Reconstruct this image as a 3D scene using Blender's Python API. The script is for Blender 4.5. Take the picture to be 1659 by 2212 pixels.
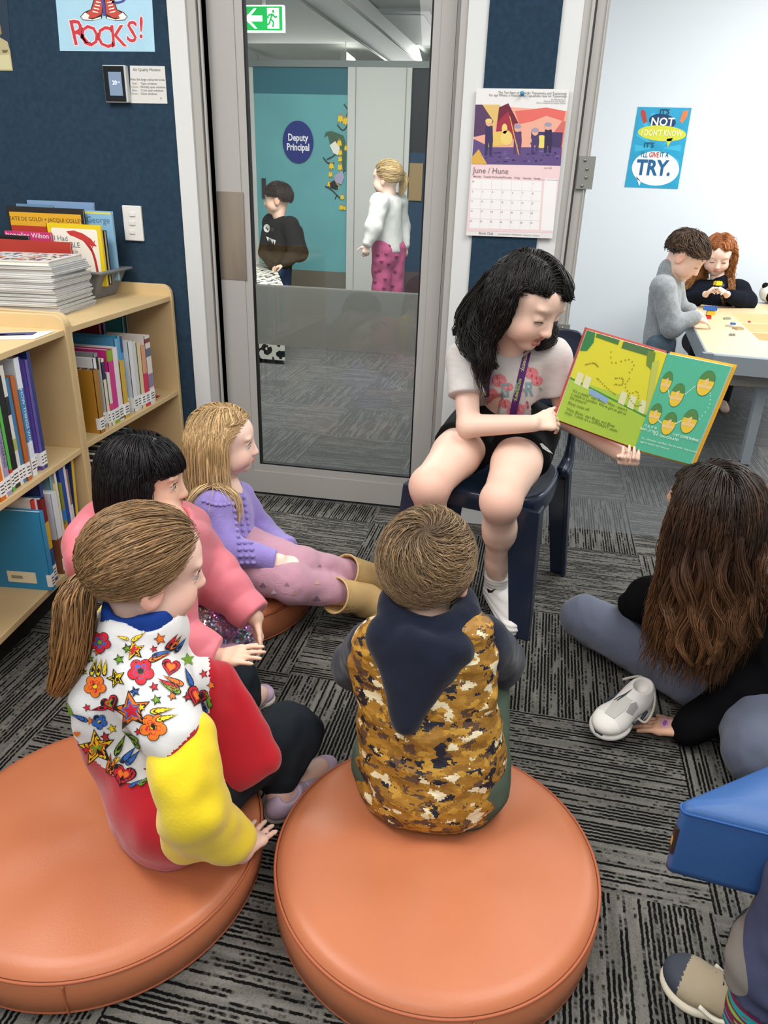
import bpy, math, random
import numpy as np
from mathutils import Matrix, Vector
from mathutils.bvhtree import BVHTree
for o in list(bpy.data.objects): bpy.data.objects.remove(o)
sc = bpy.context.scene
col = sc.collection
PI = math.pi
# ---------------------------------------------------------------- camera
CH = 1.22
YAW, PITCH, ROLL, FPX, WPX, HPX = 0.1717276, 0.42237095, -0.03481839, 1600.0, 1659.0, 2212.0
_f = np.array([-math.sin(YAW)*math.cos(PITCH), math.cos(YAW)*math.cos(PITCH), -math.sin(PITCH)])
_r = np.array([math.cos(YAW), math.sin(YAW), 0.0]); _d = np.cross(_f, _r)
_R = np.array([math.cos(ROLL)*_r+math.sin(ROLL)*_d, -math.sin(ROLL)*_r+math.cos(ROLL)*_d, _f])
cam_data = bpy.data.cameras.new('camera'); cam = bpy.data.objects.new('camera', cam_data); col.objects.link(cam)
cam_data.sensor_fit = 'HORIZONTAL'; cam_data.sensor_width = 36.0; cam_data.lens = FPX/WPX*36.0
cam_data.clip_start = .02; cam_data.clip_end = 100
cam.matrix_world = Matrix(((_R[0][0], -_R[1][0], -_R[2][0], 0), (_R[0][1], -_R[1][1], -_R[2][1], 0), (_R[0][2], -_R[1][2], -_R[2][2], CH), (0, 0, 0, 1)))
sc.camera = cam
def P(x, y, Y=None, Z=None, X=None):
    """room point seen at photo pixel x,y at a known depth, height or side distance"""
    d = np.array([(x-WPX/2)/FPX, (y-HPX/2)/FPX, 1.0]) @ _R
    t = Y/d[1] if Y is not None else ((Z-CH)/d[2] if Z is not None else X/d[0])
    return np.array([0, 0, CH]) + t*d
# ---------------------------------------------------------------- exposure, world, lights
sc.view_settings.view_transform = 'Standard'; sc.view_settings.look = 'None'
sc.view_settings.exposure = 0.0; sc.view_settings.gamma = 1.0; sc.view_settings.use_curve_mapping = False
w = bpy.data.worlds.new('world'); sc.world = w; w.use_nodes = True
w.node_tree.nodes['Background'].inputs[0].default_value = (.93, .97, 1.0, 1)
w.node_tree.nodes['Background'].inputs[1].default_value = .55
def area(name, loc, target, sx, sy, power, color=(1, .98, .95), spread=PI):
    l = bpy.data.lights.new(name, 'AREA'); l.shape = 'RECTANGLE'; l.size = sx; l.size_y = sy; l.energy = power; l.color = color; l.spread = spread
    o = bpy.data.objects.new(name, l); col.objects.link(o); o.location = loc
    o.rotation_euler = (Vector(target)-Vector(loc)).to_track_quat('-Z', 'Y').to_euler(); return o
area('ceiling_panel_light', (-1.5, .9, 2.6), (-1.3, 1.0, 0), 1.2, .6, 46)
area('ceiling_panel_light', (.9, 1.2, 2.6), (.8, 1.3, 0), 1.2, 1.2, 42)
area('ceiling_panel_light', (-.2, -1.0, 2.6), (-.1, .4, 0), 1.6, 1.6, 36)
area('ceiling_panel_light', (2.2, 4.2, 2.6), (2.0, 4.5, 0), 1.6, 1.2, 148, (.98, .99, 1))
area('ceiling_panel_light', (1.0, 3.5, 2.6), (.9, 3.8, 0), 1.0, .5, 24, (.95, .98, 1))
area('ceiling_panel_light', (-1.3, 4.6, 2.55), (-1.4, 4.9, 0), 1.4, 1.4, 125)
area('ceiling_panel_light', (-2.0, 10.0, 2.5), (-2.0, 9, 0), 3, 3, 420)
# ---------------------------------------------------------------- materials
def lin(c):
    if isinstance(c, str):
        c = c.lstrip('#'); c = [int(c[i:i+2], 16) for i in (0, 2, 4)]
    return tuple(((v/255)/12.92 if v/255 <= .04045 else ((v/255+.055)/1.055)**2.4) for v in c)
MATS = {}
def M(name, c, rough=.6, spec=.3, metal=0, bump=None, var=None, attr=None, alpha=1, emit=0, sheen=0, coat=0, coords='Object', stretch=(1, 1, 1), sss=0):
    if name in MATS: return MATS[name]
    m = bpy.data.materials.new(name); m.use_nodes = True; nt = m.node_tree; N = nt.nodes; L = nt.links
    b = N['Principled BSDF']; c = lin(c)
    b.inputs['Base Color'].default_value = (*c, 1); b.inputs['Roughness'].default_value = rough
    b.inputs['Specular IOR Level'].default_value = spec; b.inputs['Metallic'].default_value = metal; b.inputs['Alpha'].default_value = alpha
    if emit: b.inputs['Emission Color'].default_value = (*c, 1); b.inputs['Emission Strength'].default_value = emit
    if sheen: b.inputs['Sheen Weight'].default_value = sheen; b.inputs['Sheen Roughness'].default_value = .55
    if coat: b.inputs['Coat Weight'].default_value = coat
    if sss:
        b.inputs['Subsurface Weight'].default_value = sss; b.inputs['Subsurface Scale'].default_value = .012
        b.inputs['Subsurface Radius'].default_value = (1, .4, .25)
    out = None
    if attr:
        a = N.new('ShaderNodeAttribute'); a.attribute_name = attr; out = a.outputs['Color']
    if var or bump:
        tc = N.new('ShaderNodeTexCoord'); mp = N.new('ShaderNodeMapping'); mp.inputs['Scale'].default_value = stretch
        L.new(tc.outputs[coords], mp.inputs[0])
    if var:
        n = N.new('ShaderNodeTexNoise'); n.inputs['Scale'].default_value = var[0]; n.inputs['Detail'].default_value = 5
        L.new(mp.outputs[0], n.inputs['Vector'])
        r = N.new('ShaderNodeMapRange'); r.inputs[1].default_value = .3; r.inputs[2].default_value = .7
        r.inputs[3].default_value = 1-var[1]; r.inputs[4].default_value = 1+var[1]; L.new(n.outputs['Fac'], r.inputs[0])
        mx = N.new('ShaderNodeVectorMath'); mx.operation = 'SCALE'
        if out: L.new(out, mx.inputs[0])
        else: mx.inputs[0].default_value = c
        L.new(r.outputs[0], mx.inputs['Scale']); out = mx.outputs[0]
    if out: L.new(out, b.inputs['Base Color'])
    if bump:
        n = N.new('ShaderNodeTexNoise'); n.inputs['Scale'].default_value = bump[0]; n.inputs['Detail'].default_value = 4
        L.new(mp.outputs[0], n.inputs['Vector'])
        bp = N.new('ShaderNodeBump'); bp.inputs['Strength'].default_value = bump[1]; bp.inputs['Distance'].default_value = bump[2] if len(bump) > 2 else .002
        L.new(n.outputs['Fac'], bp.inputs['Height']); L.new(bp.outputs[0], b.inputs['Normal'])
    MATS[name] = m; return m
def flat(c):
    if not isinstance(c, str): c = '#%02x%02x%02x' % tuple(int(v) for v in c)
    return M('print '+c, c, .55, .3)
# ---------------------------------------------------------------- tags
def tag(o, label=None, cat=None, group=None, kind=None):
    if label: o['label'] = label
    if cat: o['category'] = cat
    if group: o['group'] = group
    if kind: o['kind'] = kind
    return o
def empty(name, loc=(0, 0, 0), rz=0, label=None, cat=None, group=None):
    o = bpy.data.objects.new(name, None); col.objects.link(o); o.location = loc; o.rotation_euler = (0, 0, rz); o.empty_display_size = .05
    return tag(o, label, cat, group)
# ---------------------------------------------------------------- mesh builder
def nrm(v): v = np.asarray(v, float); return v/(np.linalg.norm(v)+1e-12)
class MB:
    def __init__(s): s.v = []; s.f = []; s.m = []; s.mats = []; s.sm = []; s.T = None
    def mi(s, m):
        if m not in s.mats: s.mats.append(m)
        return s.mats.index(m)
    def add(s, vs, fs, m, smooth=False):
        n = len(s.v)
        vs = np.asarray(vs, float)
        if s.T is not None: vs = vs @ s.T[:3, :3].T + s.T[:3, 3]
        s.v.extend(vs.tolist()); i = s.mi(m)
        for f in fs: s.f.append([n+k for k in f]); s.m.append(i); s.sm.append(smooth)
    def box(s, a, b, m, bev=0):
        x0, y0, z0 = np.minimum(a, b); x1, y1, z1 = np.maximum(a, b)
        if bev <= 0:
            s.add([(x0,y0,z0),(x1,y0,z0),(x1,y1,z0),(x0,y1,z0),(x0,y0,z1),(x1,y0,z1),(x1,y1,z1),(x0,y1,z1)],
                  [(3,2,1,0),(4,5,6,7),(0,1,5,4),(1,2,6,5),(2,3,7,6),(3,0,4,7)], m); return
        vs = []; c = (np.array([x0, y0, z0])+[x1, y1, z1])/2; h = (np.array([x1, y1, z1])-[x0, y0, z0])/2; g = np.minimum(bev, h*.49)
        for ax in range(3):
            for sg in (-1, 1):
                u, w_ = (ax+1) % 3, (ax+2) % 3
                for (p, q) in ((-1,-1),(1,-1),(1,1),(-1,1)):
                    t = np.zeros(3); t[ax] = sg*h[ax]; t[u] = p*(h[u]-g[u]); t[w_] = q*(h[w_]-g[w_]); vs.append(c+t)
        import itertools
        vs = np.array(vs); fs = [(4*i, 4*i+1, 4*i+2, 4*i+3) if i % 2 else (4*i+3, 4*i+2, 4*i+1, 4*i) for i in range(6)]
        def near(ax, sg, sgn):   # vertex of face (ax,sg) at corner sgn
            i = ax*2+(1 if sg > 0 else 0); k = [(-1,-1),(1,-1),(1,1),(-1,1)].index((sgn[(ax+1) % 3], sgn[(ax+2) % 3])); return 4*i+k
        for sg in itertools.product((-1, 1), repeat=3):
            t = [near(a, sg[a], sg) for a in range(3)]; fs.append(t if sg[0]*sg[1]*sg[2] > 0 else t[::-1])
        for ax in range(3):
            u, w_ = (ax+1) % 3, (ax+2) % 3
            for p in (-1, 1):
                for q in (-1, 1):
                    s1 = [0, 0, 0]; s1[u] = p; s1[w_] = q; s1[ax] = -1; s2 = list(s1); s2[ax] = 1
                    fs.append([near(u, p, s1), near(u, p, s2), near(w_, q, s2), near(w_, q, s1)] if p*q > 0 else [near(w_, q, s1), near(w_, q, s2), near(u, p, s2), near(u, p, s1)])
        s.add(vs, fs, m)
    def prism(s, pts, z0, z1, m, o=(0,0,0), ux=(1,0,0), uy=(0,1,0), uz=(0,0,1)):
        o, ux, uy, uz = [np.asarray(k, float) for k in (o, ux, uy, uz)]; n = len(pts)
        vs = [o+ux*p[0]+uy*p[1]+uz*z for z in (z0, z1) for p in pts]
        s.add(vs, [list(range(n))[::-1], list(range(n, 2*n))]+[(i, (i+1) % n, n+(i+1) % n, n+i) for i in range(n)], m)
    def poly(s, pts, fr, m, lift=0):
        o, ux, uy = fr; n = np.cross(ux, uy); n = n/np.linalg.norm(n)
        s.add([o+ux*p[0]+uy*p[1]+n*lift for p in pts], [list(range(len(pts)))], m)
    def tube(s, pts, rad, m, n=8, caps=True, smooth=True, flatn=None):
        pts = np.asarray(pts, float); k = len(pts)
        rad = np.full(k, rad) if np.isscalar(rad) else np.asarray(rad, float)
        t = np.gradient(pts, axis=0); t /= np.linalg.norm(t, axis=1, keepdims=True)+1e-12
        a = np.array([0, 0, 1.]) if abs(t[0][2]) < .9 else np.array([1., 0, 0]); vs = []
        u = nrm(np.cross(t[0], a))
        for i in range(k):
            u = nrm(u-t[i]*np.dot(u, t[i])); w_ = np.cross(t[i], u)
            for j in range(n):
                th = 2*PI*j/n; vs.append(pts[i]+rad[i]*(u*math.cos(th)+w_*math.sin(th)))
        fs = [(i*n+j, i*n+(j+1) % n, (i+1)*n+(j+1) % n, (i+1)*n+j) for i in range(k-1) for j in range(n)]
        if caps: fs += [list(range(n))[::-1], list(range((k-1)*n, k*n))]
        s.add(vs, fs, m, smooth)
    def sphere(s, c, r, m, nu=16, nv=10, R=None):
        r = np.full(3, r) if np.isscalar(r) else np.asarray(r, float); vs = [np.array([0, 0, 1.])]; R = np.eye(3) if R is None else R
        for i in range(1, nv):
            for j in range(nu):
                a = PI*i/nv; b = 2*PI*j/nu; vs.append(np.array([math.sin(a)*math.cos(b), math.sin(a)*math.sin(b), math.cos(a)]))
        vs.append(np.array([0, 0, -1.])); vs = (np.array(vs)*r) @ R.T+np.asarray(c)
        fs = [(0, 1+j, 1+(j+1) % nu) for j in range(nu)]
        fs += [(1+i*nu+j, 1+(i+1)*nu+j, 1+(i+1)*nu+(j+1) % nu, 1+i*nu+(j+1) % nu) for i in range(nv-2) for j in range(nu)]
        e = len(vs)-1; fs += [(e, 1+(nv-2)*nu+(j+1) % nu, 1+(nv-2)*nu+j) for j in range(nu)]
        s.add(vs, fs, m, True)
    def lathe(s, prof, m, c=(0,0,0), n=64, smooth=True):
        vs = [(c[0]+r*math.cos(2*PI*j/n), c[1]+r*math.sin(2*PI*j/n), c[2]+z) for r, z in prof for j in range(n)]; k = len(prof)
        s.add(vs, [(i*n+j, i*n+(j+1) % n, (i+1)*n+(j+1) % n, (i+1)*n+j) for i in range(k-1) for j in range(n)]+[list(range((k-1)*n, k*n)), list(range(n))[::-1]], m, smooth)
    def text(s, body, size, fr, m, lift=.0006, align='CENTER', bold=0, sx=1):
        cu = bpy.data.curves.new('t', 'FONT'); cu.body = body; cu.size = size; cu.align_x = align; cu.align_y = 'CENTER'; cu.resolution_u = 2; cu.offset = bold*size
        ob = bpy.data.objects.new('t', cu); me = bpy.data.meshes.new_from_object(ob)
        o, ux, uy = fr; n = nrm(np.cross(ux, uy))
        s.add([o+ux*(p.co.x*sx)+uy*p.co.y+n*lift for p in me.vertices], [list(f.vertices) for f in me.polygons], m)
        bpy.data.objects.remove(ob); bpy.data.meshes.remove(me); bpy.data.curves.remove(cu)
    def build(s, name, parent=None, loc=None, weld=False):
        me = bpy.data.meshes.new(name); me.from_pydata(s.v, [], s.f)
        for m in s.mats: me.materials.append(m)
        me.polygons.foreach_set('material_index', s.m); me.polygons.foreach_set('use_smooth', s.sm); me.update()
        o = bpy.data.objects.new(name, me); col.objects.link(o)
        if parent: o.parent = parent
        if loc is not None: o.location = loc
        return o
def bevel(o, wd=.003, seg=2, ang=.6):
    b = o.modifiers.new('bevel', 'BEVEL'); b.width = wd; b.segments = seg; b.limit_method = 'ANGLE'; b.angle_limit = ang; return o
def subd(o, n=2):
    b = o.modifiers.new('sub', 'SUBSURF'); b.levels = n; b.render_levels = n
    for p in o.data.polygons: p.use_smooth = True
    return o
def boxo(name, a, b, m, parent=None, bev=0, kind=None):
    q = MB(); q.box(a, b, m, bev); o = q.build(name, parent)
    if kind: o['kind'] = kind
    return o
# 2-D shapes
def ell(cx, cy, rx, ry, n=28, rot=0): return [(cx+rx*math.cos(t)*math.cos(rot)-ry*math.sin(t)*math.sin(rot), cy+rx*math.cos(t)*math.sin(rot)+ry*math.sin(t)*math.cos(rot)) for t in np.linspace(0, 2*PI, n, endpoint=False)]
def rect(x0, y0, x1, y1): return [(x0, y0), (x1, y0), (x1, y1), (x0, y1)]
def star(cx, cy, r, rot=0, k=.42, n=5): return [(cx+(r if i % 2 == 0 else r*k)*math.sin(rot+PI*i/n), cy+(r if i % 2 == 0 else r*k)*math.cos(rot+PI*i/n)) for i in range(2*n)]
def rrect(x0, y0, x1, y1, r, n=5):
    return [(cx+r*math.cos(a0+PI/2*i/n), cy+r*math.sin(a0+PI/2*i/n)) for cx, cy, a0 in ((x1-r, y1-r, 0), (x0+r, y1-r, PI/2), (x0+r, y0+r, PI), (x1-r, y0+r, 3*PI/2)) for i in range(n+1)]
def stroke(pts, wd):
    pts = np.asarray(pts, float); t = np.gradient(pts, axis=0); t /= np.linalg.norm(t, axis=1, keepdims=True)+1e-9; n = np.c_[-t[:, 1], t[:, 0]]
    wd = np.asarray(wd) if not np.isscalar(wd) else np.full(len(pts), wd)
    return [tuple(p) for p in pts+n*wd[:, None]/2]+[tuple(p) for p in (pts-n*wd[:, None]/2)[::-1]]
def smooth_path(pts, n=20):
    pts = np.asarray(pts, float); k = len(pts); out = []
    for u in np.linspace(0, k-1-1e-6, n):
        i = int(u); t = u-i; p = [pts[max(0, min(k-1, i+d))] for d in (-1, 0, 1, 2)]
        out.append(.5*((2*p[1])+(-p[0]+p[2])*t+(2*p[0]-5*p[1]+4*p[2]-p[3])*t*t+(-p[0]+3*p[1]-3*p[2]+p[3])*t**3))
    return np.array(out)
# ---------------------------------------------------------------- room materials
YW, YD, YG = 2.66, 2.72, 2.735
navy = M('navy felt', '#24394b', .95, .1, bump=(420, .35), var=(60, .16), sheen=.15)
white_paint = M('white paint', '#d3d4d2', .55, .3)
room_white = M('room white paint', '#d9dee1', .6, .25)
alu = M('grey powder coated aluminium', '#a9a6a1', .42, .4)
alu_d = M('aluminium rebate', '#8f8d89', .45, .4)
rubber = M('black gasket', '#15171a', .6, .3)
steel = M('brushed steel plate', '#a3988b', .38, .5, metal=.75, var=(18, .12), stretch=(1, 1, .15))
def carpet_mat():
    m = bpy.data.materials.new('carpet tiles'); m.use_nodes = True; nt = m.node_tree; N = nt.nodes; L = nt.links
    b = N['Principled BSDF']; b.inputs['Roughness'].default_value = .95; b.inputs['Specular IOR Level'].default_value = .1
    def mth(op, a, c=None, cl=False):
        n = N.new('ShaderNodeMath'); n.operation = op; n.use_clamp = cl
        for i, v in enumerate((a, c)):
            if v is None: continue
            if isinstance(v, (int, float)): n.inputs[i].default_value = v
            else: L.new(v, n.inputs[i])
        return n.outputs[0]
    tc = N.new('ShaderNodeTexCoord'); mp = N.new('ShaderNodeMapping'); mp.inputs['Rotation'].default_value = (0, 0, .026); mp.inputs['Location'].default_value = (-.467+.03, -1.05-.01, 0)
    L.new(tc.outputs['Object'], mp.inputs[0]); sp = N.new('ShaderNodeSeparateXYZ'); L.new(mp.outputs[0], sp.inputs[0])
    sp0 = N.new('ShaderNodeSeparateXYZ'); L.new(tc.outputs['Object'], sp0.inputs[0])
    x, y = sp.outputs[0], sp.outputs[1]; i = mth('FLOOR', mth('DIVIDE', x, .495)); j = mth('FLOOR', mth('DIVIDE', y, .495))
    par = mth('FLOORED_MODULO', mth('ADD', i, j), 2.0)
    fx = mth('FRACT', mth('DIVIDE', x, .495)); fy = mth('FRACT', mth('DIVIDE', y, .495))
    mixn = N.new('ShaderNodeMix'); mixn.data_type = 'FLOAT'; L.new(par, mixn.inputs[0]); L.new(x, mixn.inputs[2]); L.new(y, mixn.inputs[3]); acr = mixn.outputs[0]
    mixm = N.new('ShaderNodeMix'); mixm.data_type = 'FLOAT'; L.new(par, mixm.inputs[0]); L.new(y, mixm.inputs[2]); L.new(x, mixm.inputs[3]); alo = mixm.outputs[0]
    tid = mth('ADD', mth('MULTIPLY', i, 7.3), mth('MULTIPLY', j, 3.1))
    # across = stripe coordinate (par 0 -> stripes run along y)
    def nz(u, v, w_, detail=1.):
        cmb = N.new('ShaderNodeCombineXYZ'); L.new(u, cmb.inputs[0]); L.new(v, cmb.inputs[1]); L.new(w_, cmb.inputs[2])
        n = N.new('ShaderNodeTexNoise'); n.inputs['Scale'].default_value = 1; n.inputs['Detail'].default_value = detail; L.new(cmb.outputs[0], n.inputs['Vector']); return n.outputs['Fac']
    def sstep(v, lo, hi, inv=False):
        m_ = N.new('ShaderNodeMapRange'); m_.interpolation_type = 'SMOOTHSTEP'; L.new(v, m_.inputs[0]); m_.inputs[1].default_value = lo; m_.inputs[2].default_value = hi; m_.inputs[3].default_value = 1 if inv else 0; m_.inputs[4].default_value = 0 if inv else 1; return m_.outputs[0]
    wob = nz(mth('MULTIPLY', acr, 60.), mth('MULTIPLY', alo, 150.), tid, 2.)
    ph = mth('ADD', mth('DIVIDE', acr, .0092), mth('MULTIPLY', wob, .55)); idx = mth('FLOOR', ph); dst = mth('ABSOLUTE', mth('SUBTRACT', mth('FRACT', ph), .5))
    wn = N.new('ShaderNodeTexWhiteNoise'); wn.noise_dimensions = '2D'; c_ = N.new('ShaderNodeCombineXYZ'); L.new(idx, c_.inputs[0]); L.new(tid, c_.inputs[1]); L.new(c_.outputs[0], wn.inputs['Vector'])
    broken = nz(mth('MULTIPLY', idx, 3.7), mth('MULTIPLY', alo, 9.), tid, 1.); dots = nz(mth('MULTIPLY', idx, 5.3), mth('MULTIPLY', alo, 95.), tid, 1.)
    on = sstep(mth('ADD', mth('ADD', broken, mth('MULTIPLY', dots, .55)), mth('MULTIPLY', wn.outputs[0], .34)), .80, 1.06)
    line = mth('MULTIPLY', on, sstep(dst, .17, .34, True))
    fleck = nz(mth('MULTIPLY', acr, 420.), mth('MULTIPLY', alo, 330.), tid, 2.); band = nz(mth('MULTIPLY', acr, 75.), mth('MULTIPLY', alo, 7.), tid, 1.)
    tone = mth('SUBTRACT', mth('ADD', mth('ADD', mth('MULTIPLY', fleck, .55), mth('MULTIPLY', band, .6)), .22), mth('MULTIPLY', line, 1.15), True)
    ramp = N.new('ShaderNodeValToRGB'); e = ramp.color_ramp.elements; e[0].position = .05; e[0].color = (.004, .0039, .0038, 1); e[1].position = 1; e[1].color = (*lin('#76736d'), 1)
    k = ramp.color_ramp.elements.new(.55); k.color = (*lin('#4a4844'), 1); L.new(tone, ramp.inputs[0])
    class r: outputs = [tone]
    # the corridor and next room are laid with a paler, finer carpet
    far = N.new('ShaderNodeMapRange'); L.new(sp0.outputs[1], far.inputs[0]); far.inputs[1].default_value = 2.712; far.inputs[2].default_value = 2.716; far.inputs[3].default_value = 0; far.inputs[4].default_value = 1
    mf = N.new('ShaderNodeMix'); mf.data_type = 'RGBA'; L.new(mth('MULTIPLY', far.outputs[0], .5), mf.inputs[0]); L.new(ramp.outputs[0], mf.inputs[6]); mf.inputs[7].default_value = (*lin('#66686a'), 1)
    sh = N.new('ShaderNodeTexWhiteNoise'); sh.noise_dimensions = '1D'; L.new(tid, sh.inputs['W'])
    vm = N.new('ShaderNodeVectorMath'); vm.operation = 'SCALE'; L.new(mf.outputs[2], vm.inputs[0]); L.new(mth('ADD', mth('MULTIPLY', sh.outputs[0], .22), .86), vm.inputs['Scale']); L.new(vm.outputs[0], b.inputs['Base Color'])
    bp = N.new('ShaderNodeBump'); bp.inputs['Strength'].default_value = .6; bp.inputs['Distance'].default_value = .004; L.new(r.outputs[0], bp.inputs['Height']); L.new(bp.outputs[0], b.inputs['Normal'])
    return m
fl = MB(); fl.box((-6, -1.2, -.05), (5, 17, 0), carpet_mat()); fl.build('floor')['kind'] = 'structure'
def px(x, Y=YW, y=0): return P(x, y, Y=Y)[0]
TOP = 2.62
xs = [px(361), px(400), px(420), px(428), px(442, YD)]
boxo('wall_left', (-4, YW, 0), (xs[0], YW+.12, TOP), navy, kind='structure')
boxo('trim_1', (xs[0], YW-.006, 0), (xs[1], YW+.1, TOP), white_paint, kind='structure')
q = MB(); q.box((xs[1], YW+.004, 0), (xs[2], YW+.1, TOP), alu); q.box((xs[2], YW+.022, 0), (xs[3], YW+.1, TOP), alu_d); q.box((xs[3], YW+.012, 0), (xs[4]-.004, YW+.12, TOP), alu)
q.box((xs[4]-.004, YD+.02, 0), (xs[4], YD+.06, TOP), rubber); q.build('trim_2')['kind'] = 'structure'
# door leaf
DL, DR, GL, GR = xs[4], px(989, YD), px(521, YD), px(938, YD); GB, GT = .135, 2.06; ZF = P(548, 614, Y=YD)[2]; ZB = P(730, 757, Y=YD)[2]
door = empty('door_1', (0, 0, 0)); door['kind'] = 'structure'
def leaf(name, a, b): return boxo(name, a, b, alu, door)
q = MB(); q.box((DL, YD, .012), (GL-.028, YD+.045, 2.2), alu); q.box((GL-.028, YD+.004, GB-.03), (GL, YD+.045, GT), alu); q.build('stile', door)
q = MB(); q.box((GR+.026, YD, .012), (DR, YD+.045, 2.2), alu); q.box((GR, YD+.004, GB-.03), (GR+.026, YD+.045, GT), alu); q.build('stile', door)
q = MB(); q.box((GL-.028, YD, .012), (GR+.026, YD+.045, GB-.03), alu); q.box((GL, YD+.004, GB-.03), (GR, YD+.045, GB), alu); q.build('rail', door)
boxo('rail', (GL-.028, YD, GT), (GR+.026, YD+.045, 2.2), alu, door)
q = MB(); g = .006
for a, b in (((GL, GB), (GL+g, GT)), ((GR-g, GB), (GR, GT)), ((GL, GB), (GR, GB+g))): q.box((a[0], YD+.006, a[1]), (b[0], YD+.03, b[1]), rubber)
q.build('gasket', door)
def glass_mat():
    m = bpy.data.materials.new('clear door glass'); m.use_nodes = True; N = m.node_tree.nodes; L = m.node_tree.links; N.remove(N['Principled BSDF'])
    t = N.new('ShaderNodeBsdfTransparent'); t.inputs[0].default_value = (.86, .90, .885, 1); g = N.new('ShaderNodeBsdfGlossy'); g.inputs['Roughness'].default_value = 0.0
    f = N.new('ShaderNodeFresnel'); f.inputs[0].default_value = 1.5; mr = N.new('ShaderNodeMath'); mr.operation = 'MULTIPLY'; mr.inputs[1].default_value = 1.5; L.new(f.outputs[0], mr.inputs[0])
    x = N.new('ShaderNodeMixShader'); L.new(mr.outputs[0], x.inputs[0]); L.new(t.outputs[0], x.inputs[1]); L.new(g.outputs[0], x.inputs[2]); L.new(x.outputs[0], N['Material Output'].inputs[0]); return m
q = MB(); q.add([(GL, YG, GB), (GR, YG, GB), (GR, YG, GT), (GL, YG, GT)], [(0, 1, 2, 3)], glass_mat()); q.build('pane', door)
film_m = M('frosted privacy film', '#c4c4be', .5, .3, alpha=.97)
q = MB(); q.box((GL+g, YG+.002, ZB), (GR-g, YG+.003, ZF), film_m); q.build('frosted_film', door)
a = P(466, 413, Y=YD); b = P(533, 606, Y=YD); q = MB(); q.box((a[0], YD-.002, b[2]), (b[0], YD, a[2]), steel); q.build('push_plate', door)
# right jamb, pier, pinboard
xr = [DR, px(997), px(1014), px(1059), px(1217), px(1263), px(1320)]
q = MB(); q.box((xr[0]+.003, YW+.045, 0), (xr[1], YW+.12, TOP), alu_d); q.box((xr[1], YW+.004, 0), (xr[2], YW+.12, TOP), alu); q.build('trim_3')['kind'] = 'structure'
q = MB(); q.box((xr[2], YW-.004, 0), (xr[5], YW+.12, TOP), white_paint); q.build('wall_pier')['kind'] = 'structure'
boxo('trim_4', (xr[3], YW-.012, .075), (xr[4], YW-.003, TOP), navy, kind='structure')
q = MB(); x0, x1 = xr[5], xr[6]; wd = x1-x0
q.box((x0, YW-.002, 0), (x0+wd*.42, YW+.1, TOP), alu); q.box((x0+wd*.30, YW-.012, 0), (x0+wd*.42, YW, TOP), alu)
q.box((x0+wd*.42, YW+.03, 0), (x0+wd*.52, YW+.1, TOP), alu_d); q.box((x0+wd*.52, YW+.006, 0), (x1, YW+.1, TOP), alu); q.box((x0+wd*.88, YW-.002, 0), (x0+wd*.93, YW+.01, TOP), alu)
q.build('door_2')['kind'] = 'structure'
lock = empty('lock_plate', (0, 0, 0), 0, 'grey steel lock plate with round screws on the sliding door frame', 'lock plate')
q = MB(); a = P(1252, 337, Y=YW); b = P(1274, 409, Y=YW); lk = M('lock steel', '#85867f', .4, .4, metal=.3); q.box((a[0]+.0, YW-.006, b[2]), (b[0]+.006, YW+.02, a[2]), lk); q.build('plate', lock)
for sx, sy in ((1264, 346), (1268, 365), (1266, 383), (1257, 401)):
    q = MB(); c = P(sx, sy, Y=YW-.007); q.tube([c, c+[0, -.003, 0]], .0045, steel, 12); q.build('screw', lock)
q = MB(); a = P(1208, 700, Y=YW); b = P(1222, 745, Y=YW); q.box((a[0], YW-.006, b[2]), (b[0]+.006, YW+.02, a[2]), lk); c = P(1215, 708, Y=YW-.007); q.tube([c, c+[0, -.003, 0]], .004, steel, 10)
tag(q.build('latch_plate'), 'small lower latch plate on the sliding door frame behind the reader', 'latch plate')
# next room
boxo('wall_back', (xr[6]-.12, 5.45, 0), (5, 5.6, 2.9), room_white, kind='structure')
boxo('wall_partition', (xr[2]+.02, YW+.125, 0), (xr[2]+.10, 5.45, 2.62), room_white, kind='structure')
boxo('wall_right', (4.0, -1, 0), (4.1, 5.45, 2.9), room_white, kind='structure')
# corridor beyond the glass door
YF = 6.9
cor_white = M('corridor white', '#c9cac5', .6, .2); grey_ceil = M('corridor ceiling', '#b9bcb8', .8, .1)
turq = M('turquoise window film', '#66a6ab', .35, .3, var=(3, .06)); turq_d = M('dark teal panel', '#2b6876', .5, .3); plinth = M('brown grey plinth', '#6f6a5f', .6, .2)
bl = M('corridor navy panel', '#123a56', .6, .3); bl_d = M('near black panel', '#10181d', .5, .3)
fx = lambda x: P(x, 350, Y=YF)[0]; fz = lambda y, x=740: P(x, y, Y=YF)[2]
zt = fz(146); X0, X1, X2, X3 = fx(553), fx(752), fx(884), fx(960)
q = MB(); q.box((X0, YF, fz(588)), (X1, YF+.05, fz(205)), turq); q.box((X0, YF, fz(205)), (X1, YF+.05, zt), turq_d); q.box((X0, YF, 0), (X1, YF+.05, fz(588)), plinth); q.build('window_1')['kind'] = 'structure'
q = MB(); q.box((X0-.6, YF, 0), (X0, YF+.08, zt+.02), cor_white); q.box((X1, YF-.04, 0), (X2, YF+.06, zt), cor_white); q.box((fx(768), YF-.045, 0), (fx(769.5), YF-.039, zt), alu_d); q.box((fx(872), YF-.045, 0), (fx(874), YF-.039, zt), alu_d)
q.box((X0-.6, YF-.02, zt), (X3+.6, YF+.1, zt+.05), M('header', '#7d8583', .5)); q.build('door_3')['kind'] = 'structure'
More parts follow.
